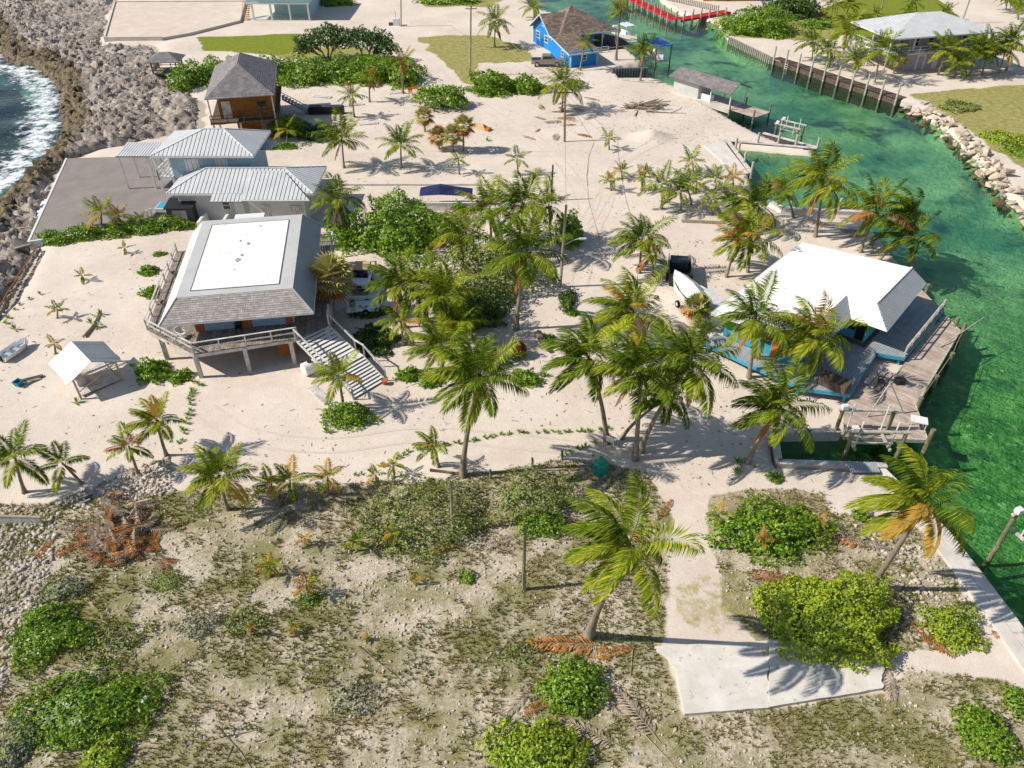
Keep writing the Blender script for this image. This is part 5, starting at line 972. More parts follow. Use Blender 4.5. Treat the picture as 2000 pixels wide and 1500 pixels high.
h_ = Q(1103, 478, lpz.location.y) - lpz.location; e_ = Q(1132, 466, lpz.location.y) - lpz.location; MB().tube([tuple(h_), tuple(h_.lerp(e_, .6) + Vector((0, 0, .1))), tuple(e_)], .035, 6).build('lamp_arm', M['silver'], lpz); MB().box(e_.x - .05, e_.x + .6, -.12, .12, e_.z - .08, e_.z + .06).build('lamp_head', M['silver'], lpz)
p1, t1, c1 = poleobj((1103, 276), (1104, 173), .15, 'brown utility pole with guy wires on the open sand', cross=True); p2, t2, c2 = poleobj((918, 148), (920, 10), .15, 'utility pole at the fork of the sandy road', 'greypole', cross=True)
p3, t3, c3 = poleobj((783, 52), (783, -40), .14, 'utility pole beside the small white pump box', 'greypole'); p4, t4, c4 = poleobj((1076, 392), (1080, 322), .12, 'short brown pole stub above the navy tarp', name='pole_stub')
p5, t5, c5 = poleobj((1022, 1150), (1026, 1022), .11, 'square pale green post standing in the scrub', 'pile', name='marker_post'); MB().box(-.02, .16, -.12, .02, -.1, 1.6).build('splint', M['pile'], p5)
p6, t6, c6 = poleobj((883, 1035), (881, 938), .1, 'old timber post in the loose olive bush', 'greypole', name='marker_post'); p7, _, _ = poleobj((1878, 45), (1908, -40), .14, 'leaning utility pole on the lawn beyond the lavender house', 'greypole')
p8, _, _ = poleobj((1720, 28), (1730, -25), .12, 'thin utility pole on the lawn behind the far thicket', 'greypole')
for x, y, lb in ((958, 935, 'short mossy post at the end of the fallen log'), (1098, 898, 'mossy stump post behind the green buoy'), (1040, 912, 'dark short post by the loose olive bush')): poleobj((x, y), (x, y - 18), .1, lb, 'pile', name='short_post')
def cable(a, b, sag, label, r=.022, n=14, name='overhead_wire'):
    a, b = Vector(a), Vector(b); pts = [a.lerp(b, i / n) - Vector((0, 0, sag * 4 * (i / n) * (1 - i / n))) for i in range(n + 1)]; o = MB().tube([p - a for p in pts], r, 5).build(name, M['cable']); o.location = a; return tag(o, label, 'cable')
cable(t2 + Vector((-.7, 0, -.3)), t1 + Vector((-.7, 0, -.3)), .5, 'upper overhead wire between the road fork pole and the sand pole'); cable(t2 + Vector((.7, 0, -.3)), t1 + Vector((.7, 0, -.3)), .6, 'lower overhead wire between the road fork pole and the sand pole')
cable(t3 + Vector((0, 0, -.2)), t2 + Vector((0, 0, -.2)), .8, 'overhead wire between the pump box pole and the road fork pole'); cable(t1 + Vector((0, 0, -.2)), ltop + Vector((0, 0, -.1)), .8, 'overhead wire from the sand pole to the lamp pole')
cable(t1 + Vector((0, 0, -1)), PG(1160, 276), .0, 'guy wire staked on the sand beside the brown pole'); 
hz_ = [PG(*p) + Vector((0, 0, .02)) for p in ((1160, 278), (1150, 305), (1146, 345), (1150, 395), (1165, 445), (1172, 470))]; hs = MB().tube([p - hz_[0] for p in hz_], .03, 6).build('ground_hose', M['cable']); hs.location = hz_[0]; tag(hs, 'thin dark cable lying across the road sand', 'cable')
pb = thing('pump_box', 'small white pump box beside the roadside pole', 'utility box', PG(776, 50)); MB().box(-.7, .5, -.5, .5, 0, 1.3).build('cabinet', M['white'], pb, bevel=.03); MB().box(-1.6, -.8, -.3, .3, 0, .5).build('crate', M['darkwood'], pb); MB().beam((-.2, 0, 1.3), (-.2, 0, 2.6), .06, .06).build('pipe', M['black'], pb)
nv = thing('navy_canopy', 'navy blue tarp canopy over a white wall in the grove', 'canopy', PG(882, 400)); MB().add([(-3.4, -.9, 1.5), (-1.2, -.9, 1.62), (.4, -.9, 1.55), (2.4, -.9, 1.45), (-3.4, .9, 1.7), (-1.2, 1.0, 2.1), (.4, .9, 1.85), (2.4, .9, 1.6), (-1.2, 0, 2.3), (-3.4, 0, 1.75), (2.4, 0, 1.62), (.4, 0, 1.95)], [(0, 1, 8, 9), (1, 2, 11, 8), (2, 3, 10, 11), (9, 8, 5, 4), (8, 11, 6, 5), (11, 10, 7, 6)]).build('tarp', M['tarp_navy'], nv)
for x in (-3.3, 2.3):
    for y in (-.85, .85): post(nv, x, y, 0, 1.44, 'white', .08)
gw = thing('garden_wall', 'white garden wall below the navy canopy', 'wall', PG(880, 410)); MB().box(-5.2, 2.8, -.1, .1, -.1, .85).build('wall', M['white'], gw); MB().box(-5.3, 2.9, -.14, .14, .853, .93).build('coping', M['concrete'], gw)
lw = thing('low_kerb_wall', 'long low pale kerb between the palms and the grove', 'kerb', PG(860, 362)); MB().box(-12.5, 10, -.1, .1, -.1, .22).build('kerb', M['concrete'], lw)
# boats at the blue house
cbt = thing('center_console_boat', 'white motorboat with T-top moored behind the blue house', 'boat', P(1222, 78, -.6), -65); hull(7.5, 2.5, 1.1, 'fiberglass', cbt, sheer=.4); MB().box(-1.5, 1.4, -.95, .95, 2.6, 2.72).build('t_top', M['fiberglass'], cbt); MB().box(-.5, .6, -.5, .5, .4, 1.6).build('console', M['fiberglass'], cbt)
for x in (-1.2, 1.1):
    for y in (-.8, .8): MB().tube([(x, y, .9), (x, y, 2.6)], .04, 6).build('top_strut', M['silver'], cbt)
MB().box(-4.3, -3.7, -.5, .5, .4, 1.7).build('outboard_motor', M['white'], cbt, bevel=.08); MB().tube([(-.6, .9, 2.7), (-1.6, 1.8, 5)], .025, 5).build('outrigger', M['silver'], cbt)
bl2 = thing('covered_boat_lift', 'small boat on a lift under a blue canopy by the canal', 'boat lift', P(1280, 122, -.6), -70)
for x in (-2.3, 2.3):
    for y in (-1.4, 1.4): MB().tube([(x, y, -2.5), (x, y, 3.2)], .13, 8).build('pile', M['pile'], bl2)
MB().box(-2.6, 2.6, -1.5, 1.5, 3.22, 3.34).build('canopy', M['bluetarp'], bl2, bevel=.03); hb_ = hull(5.2, 2.0, .9, 'fiberglass', bl2, sheer=.3); hb_.location.z = .7
for x in (-1.6, 1.6): MB().beam((x, -1.4, .6), (x, 1.4, .6), .15, .18).build('cradle_beam', M['palepile'], bl2)
# odds and ends
tt = thing('tan_tarp_heap', 'tan tarp thrown over a low pile by the fan palms', 'tarp', PG(935, 250), -30); MB().add([(-1.4, -.6, 0), (1.5, -.7, 0), (1.3, .8, 0), (-1.2, .7, 0), (-.9, -.2, .5), (.8, -.2, .7), (.7, .4, .5), (-.8, .3, .6)], [(0, 1, 5, 4), (1, 2, 6, 5), (2, 3, 7, 6), (3, 0, 4, 7), (4, 5, 6, 7)]).build('tarp', M['tarp_tan'], tt); MB().box(1.35, 1.9, -.6, .3, 0, .35).build('crate', M['orange'], tt)
for x, y, a, mt, lb in ((802, 186, 10, 'orange', 'orange chair among beach clutter by the hedge'), (812, 180, 60, 'yellow', 'yellow chair among beach clutter by the hedge'), (820, 182, 120, 'orange', 'orange chair beside the round green tree')): chair(PG(x, y), a, lb, mt, 'beach_chair', 1.2)
for x, y, w_, lb in ((630, 190, 1.4, 'white board on the sand below the hedge'), (775, 182, 1.2, 'grey board on the sand below the hedge'), (690, 206, 1.6, 'wide pale board beside the wooden house stairs'), (720, 242, 1.3, 'white broken board near the palms'), (1245, 158, 2.4, 'long grey planks at the small inlet')):
    o = MB().box(-w_, w_, -.4, .4, .02, .1).build('loose_board', M['weathered_white']); o.location = PG(x, y); o.rotation_euler = (0, 0, random.uniform(-.4, .4)); tag(o, lb, 'board')
bb = thing('black_tarp_wall', 'black tarp-covered low stack beside the wooden house', 'stack', PG(640, 222), 3); MB().box(-2.6, 2.4, -.5, .5, 0, 1.0).build('stack', M['black'], bb, bevel=.1); MB().box(-2.4, 2.2, -.45, .45, 1.003, 1.1).build('sheet', M['charcoal'], bb, bevel=.04)
pp = thing('pipe_bundle', 'white pipes lying beside the oleander thicket', 'pipes', PG(1055, 183), 8)
for k in range(4): MB().tube([(-1.6, k * .28, .14), (1.6, k * .28 + .1, .14)], .14, 10).build('pipe', M['white'], pp)
rk_ = thing('timber_rails', 'long thin rails lying on the sand in the young grove', 'timber', PG(1372, 436), -3); 
for k in range(3): MB().beam((-2.2, k * .25, .06), (2.4, k * .2 - .1, .06), .1, .1).build('rail', M['deadwood'], rk_)
fl = thing('washed_up_float', 'white oval float beside the broad sprawling shrub', 'float', PG(283, 1372), 60); MB().lathe([(.02, -.1), (.13, -.09), (.2, -.02), (.22, .05), (.19, .13), (.08, .18), (.02, .19)], 16).build('shell', M['fiberglass'], fl, smooth=True); fl.children[0].scale = (1.5, .8, .8); fl.children[0].location.z = .12
MB().box(-.03, .03, -.2, .2, .26, .29).build('strap', M['black'], fl)
kr = thing('dark_rubbish', 'black and white scrap lying in the stony bed', 'scrap', PG(168, 978), 30); MB().box(-.45, .45, -.25, .25, 0, .16).build('bag', M['black'], kr, bevel=.05); MB().box(-.35, .3, -.3, -.2, .1, .2).build('plank', M['white'], kr)
# ================================================================ palms
M['coconut'] = pm('coconut_husk', '#8c8a3c', '#7a5a30', .6, 2, .2)
WIND = Vector((-.85, -.1, .1))
def frond_mesh(L, d0, droop, wind, n, mats, w=.31, twist=0.0, dry=False):
    ns = 9; pts = [Vector((0, 0, 0))]; d = d0.normalized(); ds = L / ns
    for i in range(ns):
        t_ = (i + 1) / ns; d = (d + Vector((0, 0, -1)) * droop * (.35 + t_) / ns * 2 + wind * (t_ * 1.5) / ns).normalized(); pts.append(pts[-1] + d * ds)
    V = []; Fq = []
    A = np.array([p[:] for p in pts]); tt = np.linspace(0, 1, ns + 1)
    def at(u): return Vector((np.interp(u, tt, A[:, 0]), np.interp(u, tt, A[:, 1]), np.interp(u, tt, A[:, 2])))
    # rachis
    for i, p in enumerate(pts):
        dd = (pts[min(i + 1, ns)] - pts[max(i - 1, 0)]).normalized(); sd = dd.cross(Vector((0, 0, 1)))
        sd = sd.normalized() if sd.length > .05 else Vector((1, 0, 0)); up = sd.cross(dd)
        r = .022 * L / 4 * (1.15 - tt[i])
        V += [tuple(p + sd * r), tuple(p + up * r), tuple(p - sd * r)]
    for i in range(ns):
        b = i * 3
        for k in range(3): Fq.append((b + k, b + (k + 1) % 3, b + 3 + (k + 1) % 3, b + 3 + k))
    for i in range(n):
        u = .13 + .86 * (i + .5) / n; p = at(u); dd = (at(min(u + .03, 1)) - at(u - .03)).normalized()
        sd = dd.cross(Vector((0, 0, 1))); sd = sd.normalized() if sd.length > .08 else Vector((1, 0, 0)); up = sd.cross(dd)
        ll = L * w * (math.sin(math.pi * min(1, (u * .86 + .12))) ** .6) * random.uniform(.8, 1.12) * (random.uniform(.2, .7) if random.random() < .08 else 1)
        for sgn in (-1, 1):
            ld = (sd * sgn * (1.0 - .45 * u) + dd * (.45 + .6 * u) + up * random.uniform(-.05, .25) + Vector((0, 0, -.28 - (.6 if dry else 0))) + wind * .5).normalized()
            ww = ll * max(.038, 1.35 / n) + .009; wv = ld.cross(up).normalized() * ww if ld.cross(up).length > .05 else dd * ww
            mid = p + ld * ll * .45; tip = p + (ld + Vector((0, 0, -.25)) + wind * .25).normalized() * ll; b = len(V)
            V += [tuple(p), tuple(mid + wv), tuple(tip), tuple(mid - wv)]; Fq.append((b, b + 1, b + 2, b + 3))
    me = bpy.data.meshes.new('frond'); me.from_pydata(V, [], Fq); me.materials.append(mats); return me
def palm(base, crown, reach, label, nf=15, tone='g', wind=1.0, dry=2, group=None, name='coconut_palm', leaf=26, gzfix=None, size=1.0, dy=0.0):
    b = P(*base); b.z = gz(b.x, b.y) if gzfix is None else gzfix
    c = Q(crown[0], crown[1], b.y + dy + random.uniform(-.3, .3))
    L = reach * (c - Vector((0, 0, CAM_H))).dot(ray(1000, 750)) / CAM_F * size
    if c.z < b.z + .25: c.z = b.z + .25
    th = thing(name, label, 'palm tree', b, 0, group); cl = c - b; H = cl.z
    # trunk
    if H > .5:
        rad = .085 + .012 * H; pts, rr = [], []
        for i in range(9):
            u = i / 8; e = u ** 1.7 if H > 2 else u; x = cl.x * (u * .35 + e * .65); pts.append((x, cl.y * u, -.12 + (H + .12) * u)); rr.append(rad * (1.05 - .45 * u) * (1.75 if i == 0 else 1.25 if i == 1 else 1))
        MB().tube(pts, rr, 8).build('trunk', M['trunk'], th, smooth=True)
    else: MB().tube([(0, 0, -.1), tuple(cl)], [.09, .07], 7).build('trunk', M['trunk'], th)
    wv = WIND * wind * random.uniform(.8, 1.25); pal = {'g': ['frond_green'] * 7 + ['frond_lime'] * 4, 'l': ['frond_lime'] * 7 + ['frond_green'] * 4 + ['frond_yellow'],
        'y': ['frond_yellow'] * 4 + ['frond_lime'] * 5, 'o': ['frond_yellow'] * 5 + ['frond_lime'] * 2 + ['frond_dry'] * 2, 'd': ['frond_green'] * 8 + ['frond_lime'] * 2, 'w': ['frond_green'] * 3 + ['frond_lime'] * 3 + ['frond_dry'] * 3}[tone]
    a0 = random.uniform(0, 6.28); dr_ = random.uniform(.75, 1.45); wv = wv * random.uniform(.7, 1.3)
    nf = nf + (4 if nf > 12 else 1)
    for k in range(nf):
        u = (k + .5) / nf; az = a0 + k * 2.39996; el = R(80 - 88 * u ** .9 + random.uniform(-8, 8))
        d0 = Vector((math.cos(az) * math.cos(el), math.sin(az) * math.cos(el), math.sin(el))) + wv * .3
        m_ = pal[0] if u < .25 and tone in 'gd' else random.choice(pal)
        me = frond_mesh(L * random.uniform(.85, 1.08) * (.8 if u < .12 else 1), d0, (.32 + .35 * u) * dr_, wv, leaf, M[m_]); o = bpy.data.objects.new('frond', me); link(o, th); o.location = cl
    if H > 3.2:
        nuts = MB()
        for k in range(6):
            a = k * 1.05 + a0; nuts.lathe([(.02, -.13), (.09, -.08), (.115, 0), (.09, .08), (.02, .13)], 7, (cl.x + math.cos(a) * .24, cl.y + math.sin(a) * .24, cl.z - .22 - .06 * (k % 3)))
        nuts.build('coconuts', M['coconut'], th, smooth=True)
    for k in range(dry):
        az = random.uniform(0, 6.28); d0 = Vector((math.cos(az) * .6, math.sin(az) * .6, -.7))
        me = frond_mesh(L * random.uniform(.55, .8), d0, .6, wv * .4, max(10, leaf - 10), M['frond_dry'], .26, 0, True); o = bpy.data.objects.new('dry_frond', me); link(o, th); o.location = cl - Vector((0, 0, .1))
    return th
def fan_leaf(L, d0, mat):
    V = [(0, 0, 0)]; Fq = []; d = d0.normalized(); sd = d.cross(Vector((0, 0, 1))); sd = sd.normalized() if sd.length > .05 else Vector((1, 0, 0)); up = sd.cross(d)
    st = d * L * .45; b = 1; V += [tuple(st + sd * .02), tuple(st - sd * .02)]; Fq.append((0, 1, 2, 2))
    V = V; Fq = [(0, 1, 2)]; n = 15
    for i in range(n):
        a = R(-110 + 220 * i / (n - 1)); dd = (d * math.cos(a) + sd * math.sin(a) + up * .1).normalized(); ll = L * .55 * random.uniform(.85, 1.1)
        wv = dd.cross(up).normalized() * .045 * L; tip = st + dd * ll + Vector((0, 0, -.18 * ll)); k = len(V)
        V += [tuple(st), tuple(st + dd * ll * .5 + wv), tuple(tip), tuple(st + dd * ll * .5 - wv)]; Fq.append((k, k + 1, k + 2, k + 3))
    me = bpy.data.meshes.new('fan_leaf'); me.from_pydata(V, [], Fq); me.materials.append(mat); return me
def fanpalm(base, crown, reach, label, nf=26, group=None, mats=('fan_leaf',), skirt=8):
    b = P(*base); b.z = gz(b.x, b.y); c = Q(crown[0], crown[1], b.y); L = reach / ppm(*base); th = thing('fan_palm', label, 'palm tree', b, 0, group); cl = c - b
    MB().tube([(0, 0, -.1), (cl.x * .4, 0, cl.z * .5), tuple(cl)], [.15, .12, .12], 8).build('trunk', M['trunk'], th, smooth=True)
    for k in range(nf):
        u = (k + .5) / nf; az = k * 2.39996; el = R(80 - 125 * u); d0 = Vector((math.cos(az) * math.cos(el), math.sin(az) * math.cos(el), math.sin(el)))
        o = bpy.data.objects.new('fan_leaf', fan_leaf(L * random.uniform(.85, 1.1), d0, M[random.choice(mats) if u < .75 else 'frond_dry' if random.random() < .5 else mats[0]])); link(o, th); o.location = cl
    return th
PALMS = [  # base pixel, crown pixel, reach in pixels, label, tone, fronds, dry, wind
 ((1150, 1240), (1228, 1066), 150, 'tall coconut palm leaning over the grassy track beside the white concrete pad', 'l', 14, 1, 1.3),
 ((1700, 1148), (1808, 985), 142, 'coconut palm rising out of the bright shrub and leaning over the seawall', 'l', 15, 1, 1.2),
 ((903, 930), (937, 735), 118, 'tall slender coconut palm beside the fallen log at the sandy track', 'g', 19, 3, .5),
 ((1185, 865), (1150, 700), 104, 'coconut palm with a crooked trunk next to the grey chair', 'g', 18, 2, .9),
 ((1240, 897), (1252, 725), 112, 'upright coconut palm in the clump behind the green buoy', 'g', 18, 2, .9),
 ((1250, 882), (1350, 708), 112, 'coconut palm in the clump behind the green buoy, leaning towards the blue porch', 'g', 18, 2, .9),
 ((1213, 856), (1305, 775), 80, 'low coconut palm with a strongly slanting trunk in the clump behind the green buoy', 'g', 13, 2, .8),
 ((1222, 690), (1238, 610), 108, 'broad coconut palm between the rusty sphere and the covered boats', 'l', 18, 1, 1.1),
 ((1460, 905), (1525, 795), 108, 'drooping coconut palm at the head of the boat slip', 'g', 18, 2, 1.0),
 ((1462, 738), (1476, 622), 96, 'coconut palm with bare grey trunk beside the lime and turquoise wall', 'g', 15, 2, .7),
 ((1606, 742), (1595, 655), 104, 'large coconut palm hanging over the grey deck of the white-roofed house', 'l', 18, 1, 1.0),
 ((1248, 533), (1254, 468), 76, 'full coconut palm next to the black trailer', 'g', 17, 1, .5),
 ((1276, 540), (1272, 498), 48, 'smaller coconut palm close against the black trailer', 'w', 9, 3, .4),
 ((1460, 532), (1464, 465), 82, 'coconut palm with yellow lower fronds by the corner of the white roof', 'l', 16, 1, .6),
 ((1418, 541), (1446, 468), 62, 'coconut palm with a slanting trunk near the white roof', 'w', 11, 2, .6),
 ((1500, 448), (1480, 400), 76, 'dense coconut palm between the young grove and the white roof', 'd', 16, 1, .9),
 ((1440, 425), (1432, 395), 52, 'mid-sized coconut palm at the edge of the young grove', 'g', 12, 1, .8),
 ((1592, 462), (1608, 352), 90, 'tall straight coconut palm behind the white-roofed house', 'l', 18, 1, 1.0),
 ((1550, 425), (1530, 372), 48, 'short coconut palm by the white canal wall', 'l', 13, 0, .7),
 ((1680, 492), (1712, 412), 82, 'coconut palm with hanging dry fronds near the frond heap by the canal', 'w', 16, 4, .9),
 ((1700, 478), (1790, 412), 72, 'coconut palm bent by the wind at the canal edge, topmost of its clump', 'g', 15, 1, 1.5),
 ((1716, 508), (1782, 462), 78, 'bushy coconut palm leaning over the canal beside the house dock', 'g', 17, 1, 1.3),
 ((1008, 642), (1030, 490), 100, 'tall coconut palm on the shaded sand next to the lamp pole', 'g', 19, 3, .5),
 ((1012, 500), (1022, 400), 88, 'coconut palm between the lamp pole and the navy tarp', 'g', 17, 2, .5),
 ((905, 530), (905, 462), 74, 'yellow-green coconut palm behind the parked jeep', 'l', 15, 1, .4),
 ((790, 640), (780, 555), 80, 'coconut palm beside the parked jeep', 'g', 16, 2, .4),
 ((835, 628), (828, 560), 74, 'coconut palm wedged between the jeep palm and the shady grove', 'g', 14, 1, .4),
 ((960, 480), (956, 408), 76, 'coconut palm rising behind the olive tree near the navy tarp', 'l', 15, 1, .4),
 ((905, 690), (900, 628), 66, 'coconut palm beside the dark shaded bush of the grove', 'g', 13, 1, .4),
 ((1075, 470), (1072, 400), 60, 'slim coconut palm beside the short pole stub', 'g', 12, 2, .4),
 ((788, 675), (784, 630), 58, 'low yellow-green coconut palm beside the dark grass clump', 'l', 10, 1, .3),
 ((870, 665), (870, 578), 88, 'broad coconut palm in the middle of the shady grove', 'l', 17, 2, .4),
 ((866, 725), (862, 675), 76, 'coconut palm at the sunny end of the shady grove', 'l', 14, 2, .5),
 ((675, 462), (660, 390), 66, 'coconut palm beside the grey metal roof and the big sea grape', 'g', 13, 2, .3),
 ((672, 800), (662, 735), 64, 'coconut palm growing from the green bush by the wooden stairs', 'l', 12, 0, .3),
 ((325, 890), (306, 822), 62, 'bushy coconut palm by the row of small plants in the left yard', 'l', 14, 2, .4),
 ((270, 928), (252, 872), 52, 'coconut palm with brown hanging leaves in the stony bed', 'w', 10, 3, .3),
 ((160, 945), (122, 905), 62, 'wind-bent coconut palm with arching dark fronds in the stony bed', 'g', 8, 1, .3),
 ((48, 962), (30, 895), 78, 'coconut palm above the grey plank wall', 'g', 12, 2, .3),
 ((445, 995), (428, 930), 82, 'lush bright-green coconut palm next to the heap of dead fronds', 'l', 16, 1, .5),
 ((566, 975), (566, 938), 56, 'young coconut palm on the shadowed edge of the scrub', 'l', 10, 0, .3),
 ((532, 978), (530, 945), 46, 'thin young coconut palm on the shadowed edge of the scrub', 'l', 8, 1, .3),
 ((641, 965), (640, 932), 44, 'young coconut palm with stiff yellow leaves at the scrub edge', 'y', 9, 0, .2),
 ((857, 912), (846, 870), 46, 'young coconut palm with feathery lime fronds by the tall slender palm', 'l', 11, 0, .9),
 ((770, 932), (768, 908), 30, 'small yellowish palm in the plant row with three spread leaves', 'y', 6, 0, .2),
 ((738, 948), (734, 928), 30, 'small yellowish palm in the plant row beside the scrub bush', 'y', 6, 0, .2),
 ((672, 328), (668, 272), 62, 'coconut palm with thick dark trunk on the sand behind the metal-roofed house', 'g', 15, 1, .1),
 ((784, 328), (783, 282), 54, 'coconut palm with wide level fronds on the open sand', 'g', 13, 0, .1),
 ((897, 340), (895, 312), 26, 'small coconut palm on the open sand beside the fan palms', 'g', 9, 0, .1),
 ((1012, 340), (1010, 310), 32, 'small coconut palm on the open sand by the road', 'g', 9, 0, .1),
 ((1190, 292), (1189, 270), 25, 'small coconut palm below the white sand heap', 'l', 8, 0, .1),
 ((1098, 218), (1100, 162), 56, 'coconut palm standing in dry litter beside the utility pole', 'l', 16, 2, .2),
 ((692, 228), (688, 188), 34, 'coconut palm with dry skirt by the wooden house', 'w', 12, 4, .1),
 ((722, 200), (722, 150), 34, 'thin coconut palm before the dark green hedge', 'w', 10, 4, .1),
 ((787, 183), (787, 118), 38, 'coconut palm with a long skirt of dead fronds before the hedge', 'w', 10, 7, .1),
 ((560, 278), (560, 254), 38, 'coconut palm in the shrubs behind the metal-roofed house', 'l', 10, 0, .1),
 ((197, 446), (198, 415), 46, 'yellowing coconut palm in the hedge beside the grey patio', 'y', 11, 1, .2),
 ((232, 446), (232, 420), 36, 'orange-tinged coconut palm in the hedge beside the grey patio', 'o', 8, 1, .2),
 ((276, 440), (276, 428), 22, 'small olive palm at the end of the patio hedge', 'l', 6, 0, .1),
 ((243, 498), (243, 484), 17, 'tiny yellow palm on the sand below the hedge', 'y', 5, 0, .1),
 ((160, 548), (160, 538), 20, 'tiny sparse palm in the middle of the sand yard', 'y', 6, 0, .1),
 ((112, 622), (112, 604), 24, 'small palm pair on the sand by the rope wall', 'l', 8, 0, .1),
 ((108, 690), (106, 672), 24, 'small palm behind the little white-roofed hut', 'y', 7, 0, .1),
 ((526, 1128), (527, 1105), 32, 'knee-high yellow palm in the dry scrub', 'y', 8, 0, .1),
 ((602, 1165), (598, 1142), 32, 'knee-high yellow palm above a green weed patch in the scrub', 'o', 8, 0, .1),
 ((576, 1242), (574, 1228), 22, 'tiny yellow palm on bare stony scrub', 'o', 6, 0, .1),
 ((697, 1075), (695, 1058), 32, 'knee-high yellow-green palm beside the loose scrub bush', 'l', 8, 0, .1),
 ((598, 1066), (595, 1052), 24, 'tiny orange-leaved palm near a white scrap in the scrub', 'o', 6, 0, .1),
 ((770, 1060), (768, 1040), 26, 'small green palm against the loose scrub bush', 'l', 7, 0, .1),
 ((812, 1140), (810, 1130), 18, 'tiny orange palm in short dry grass', 'o', 5, 0, .1),
 ((490, 1240), (490, 1226), 18, 'tiny orange palm beside the olive shrub', 'o', 5, 0, .1),
 ((718, 1252), (716, 1245), 14, 'stunted orange palm on bare stony scrub', 'o', 5, 0, .1),
 ((1404, 1030), (1404, 1005), 32, 'yellow young palm at the corner of the leafy bush by the track', 'y', 7, 0, .1),
 ((1490, 1072), (1492, 1052), 28, 'orange young palm below the leafy bush by the track', 'o', 6, 0, .1),
 ((1602, 1030), (1602, 1015), 20, 'yellow young palm beside the leafy bush and dead fronds', 'y', 5, 0, .1),
 ((1203, 117), (1212, 20), 36, 'tall coconut palm with bare trunk on the blue house deck', 'l', 13, 1, .3),
 ((1250, 158), (1262, 95), 40, 'wind-swept coconut palm beside the covered boat lift', 'd', 15, 2, .8),
 ((1133, 137), (1144, 82), 28, 'coconut palm in front of the bright blue wall', 'g', 11, 1, .2),
 ((966, 92), (967, 42), 44, 'large coconut palm on the grass beside the blue house', 'l', 14, 2, .1),
 ((1043, 38), (1042, 15), 34, 'coconut palm behind the blue house', 'l', 11, 1, .1),
]
for b_, c_, r_, lb, tone, nf, dr, wn in PALMS: palm(b_, c_, r_, lb, nf, tone, wn, dr, leaf=40 if b_[1] > 600 and r_ > 60 else 30 if r_ > 40 else 20, dy=-2.0 if r_ == 150 else -1.0 if r_ == 142 else 0)
G1 = 'young coconut palms on the canal inlet sand'
for b_, c_, r_ in [((1355, 337), (1352, 314), 24), ((1215, 348), (1215, 333), 18), ((1254, 372), (1254, 346), 20), ((1193, 372), (1193, 352), 20), ((1325, 350), (1324, 338), 12), ((1292, 408), (1293, 362), 40),
                   ((1330, 412), (1330, 376), 36), ((1360, 375), (1360, 354), 24), ((1392, 418), (1390, 392), 24), ((1398, 372), (1398, 350), 26), ((1432, 372), (1432, 345), 24), ((1252, 372), (1262, 335), 16), ((1350, 400), (1340, 360), 26)]:
    palm(b_, c_, r_, 'young coconut palm in the loose grove on the bare sand by the canal inlet', 10, random.choice('gly'), .2, 0, G1, leaf=20, size=1.4)
G2 = 'palms around the lavender house'
for b_, c_, r_ in [((1586, 118), (1588, 82), 30), ((1620, 130), (1622, 98), 30), ((1646, 108), (1656, 62), 36), ((1668, 146), (1672, 112), 32), ((1708, 160), (1720, 100), 44), ((1832, 146), (1850, 98), 36), ((1862, 153), (1872, 124), 28),
                   ((1893, 148), (1912, 104), 36), ((1918, 146), (1928, 92), 36), ((1950, 142), (1965, 96), 40), ((1965, 138), (1978, 80), 38), ((1745, 142), (1756, 112), 24)]:
    palm(b_, c_, r_, 'coconut palm planted on the sand around the lavender house', 14, random.choice('ggl'), .35, 0, G2, leaf=22, size=1.3)
G3 = 'palms on the lawns beyond the canal'
for b_, c_, r_ in [((1622, 37), (1628, 8), 28), ((1652, 32), (1660, 8), 28), ((1850, 38), (1848, 24), 24), ((1790, 28), (1788, 5), 22), ((1970, 26), (1976, 2), 22), ((1988, 38), (1994, 12), 22), ((1778, 32), (1778, 22), 20), ((1718, 36), (1712, 26), 18), ((1965, 20), (1962, -4), 20)]:
    palm(b_, c_, r_, 'distant coconut palm on the grass beyond the lavender house', 12, random.choice('gll'), .2, 0, G3, leaf=16, size=1.1)
fanpalm((650, 618), (645, 545), 58, 'fan palm with pale shaggy head beside the stilt house deck', 34)
for i, (b_, c_, r_, lb) in enumerate([((830, 258), (828, 228), 25, 'fan palm by itself near the round green tree'), ((858, 292), (856, 266), 24, 'short fan palm with the brownest head, below the other fan palms'),
                            ((886, 296), (884, 264), 27, 'fan palm in front of the tallest fan palm'), ((905, 296), (906, 246), 28, 'tallest fan palm, next to the tan tarp')]):
    fanpalm(b_, c_, r_, lb, 24, 'fan palms by the sandy road', ('fan_leaf', 'frond_dry') if i == 1 else ('fan_leaf',))
fanpalm((1362, 640), (1362, 600), 36, 'short fan palm in front of the covered boats', 22, None, ('frond_green', 'fan_leaf'))
# ================================================================ shrubs and trees
def blob(n, rx, ry, h, seed, lump=.35, fill=.25, base=0.0):
    r = np.random.default_rng(seed); az = r.uniform(0, 2 * np.pi, n); ct = r.uniform(-.12, 1, n); st = np.sqrt(np.clip(1 - ct ** 2, 0, 1))
    d = np.stack([st * np.cos(az), st * np.sin(az), ct], -1)
    q = 1 + lump * (2 * fbm(d[:, 0] * 3 + seed * 3.1 + d[:, 2] * 1.7, d[:, 1] * 3 + d[:, 2] * 2.3, 1.3, seed, 3) - 1) * 1.6
    q *= 1 + .1 * (vnoise(d[:, 0] * 9 + seed, d[:, 1] * 9 + d[:, 2] * 6, 1.0, seed + 9) - .5) * 2; q *= np.where(r.random(n) < fill, r.uniform(.6, .95, n), r.uniform(.93, 1.03, n))
    return d * q[:, None] * np.array([rx, ry, h]) + np.array([0, 0, base]), d
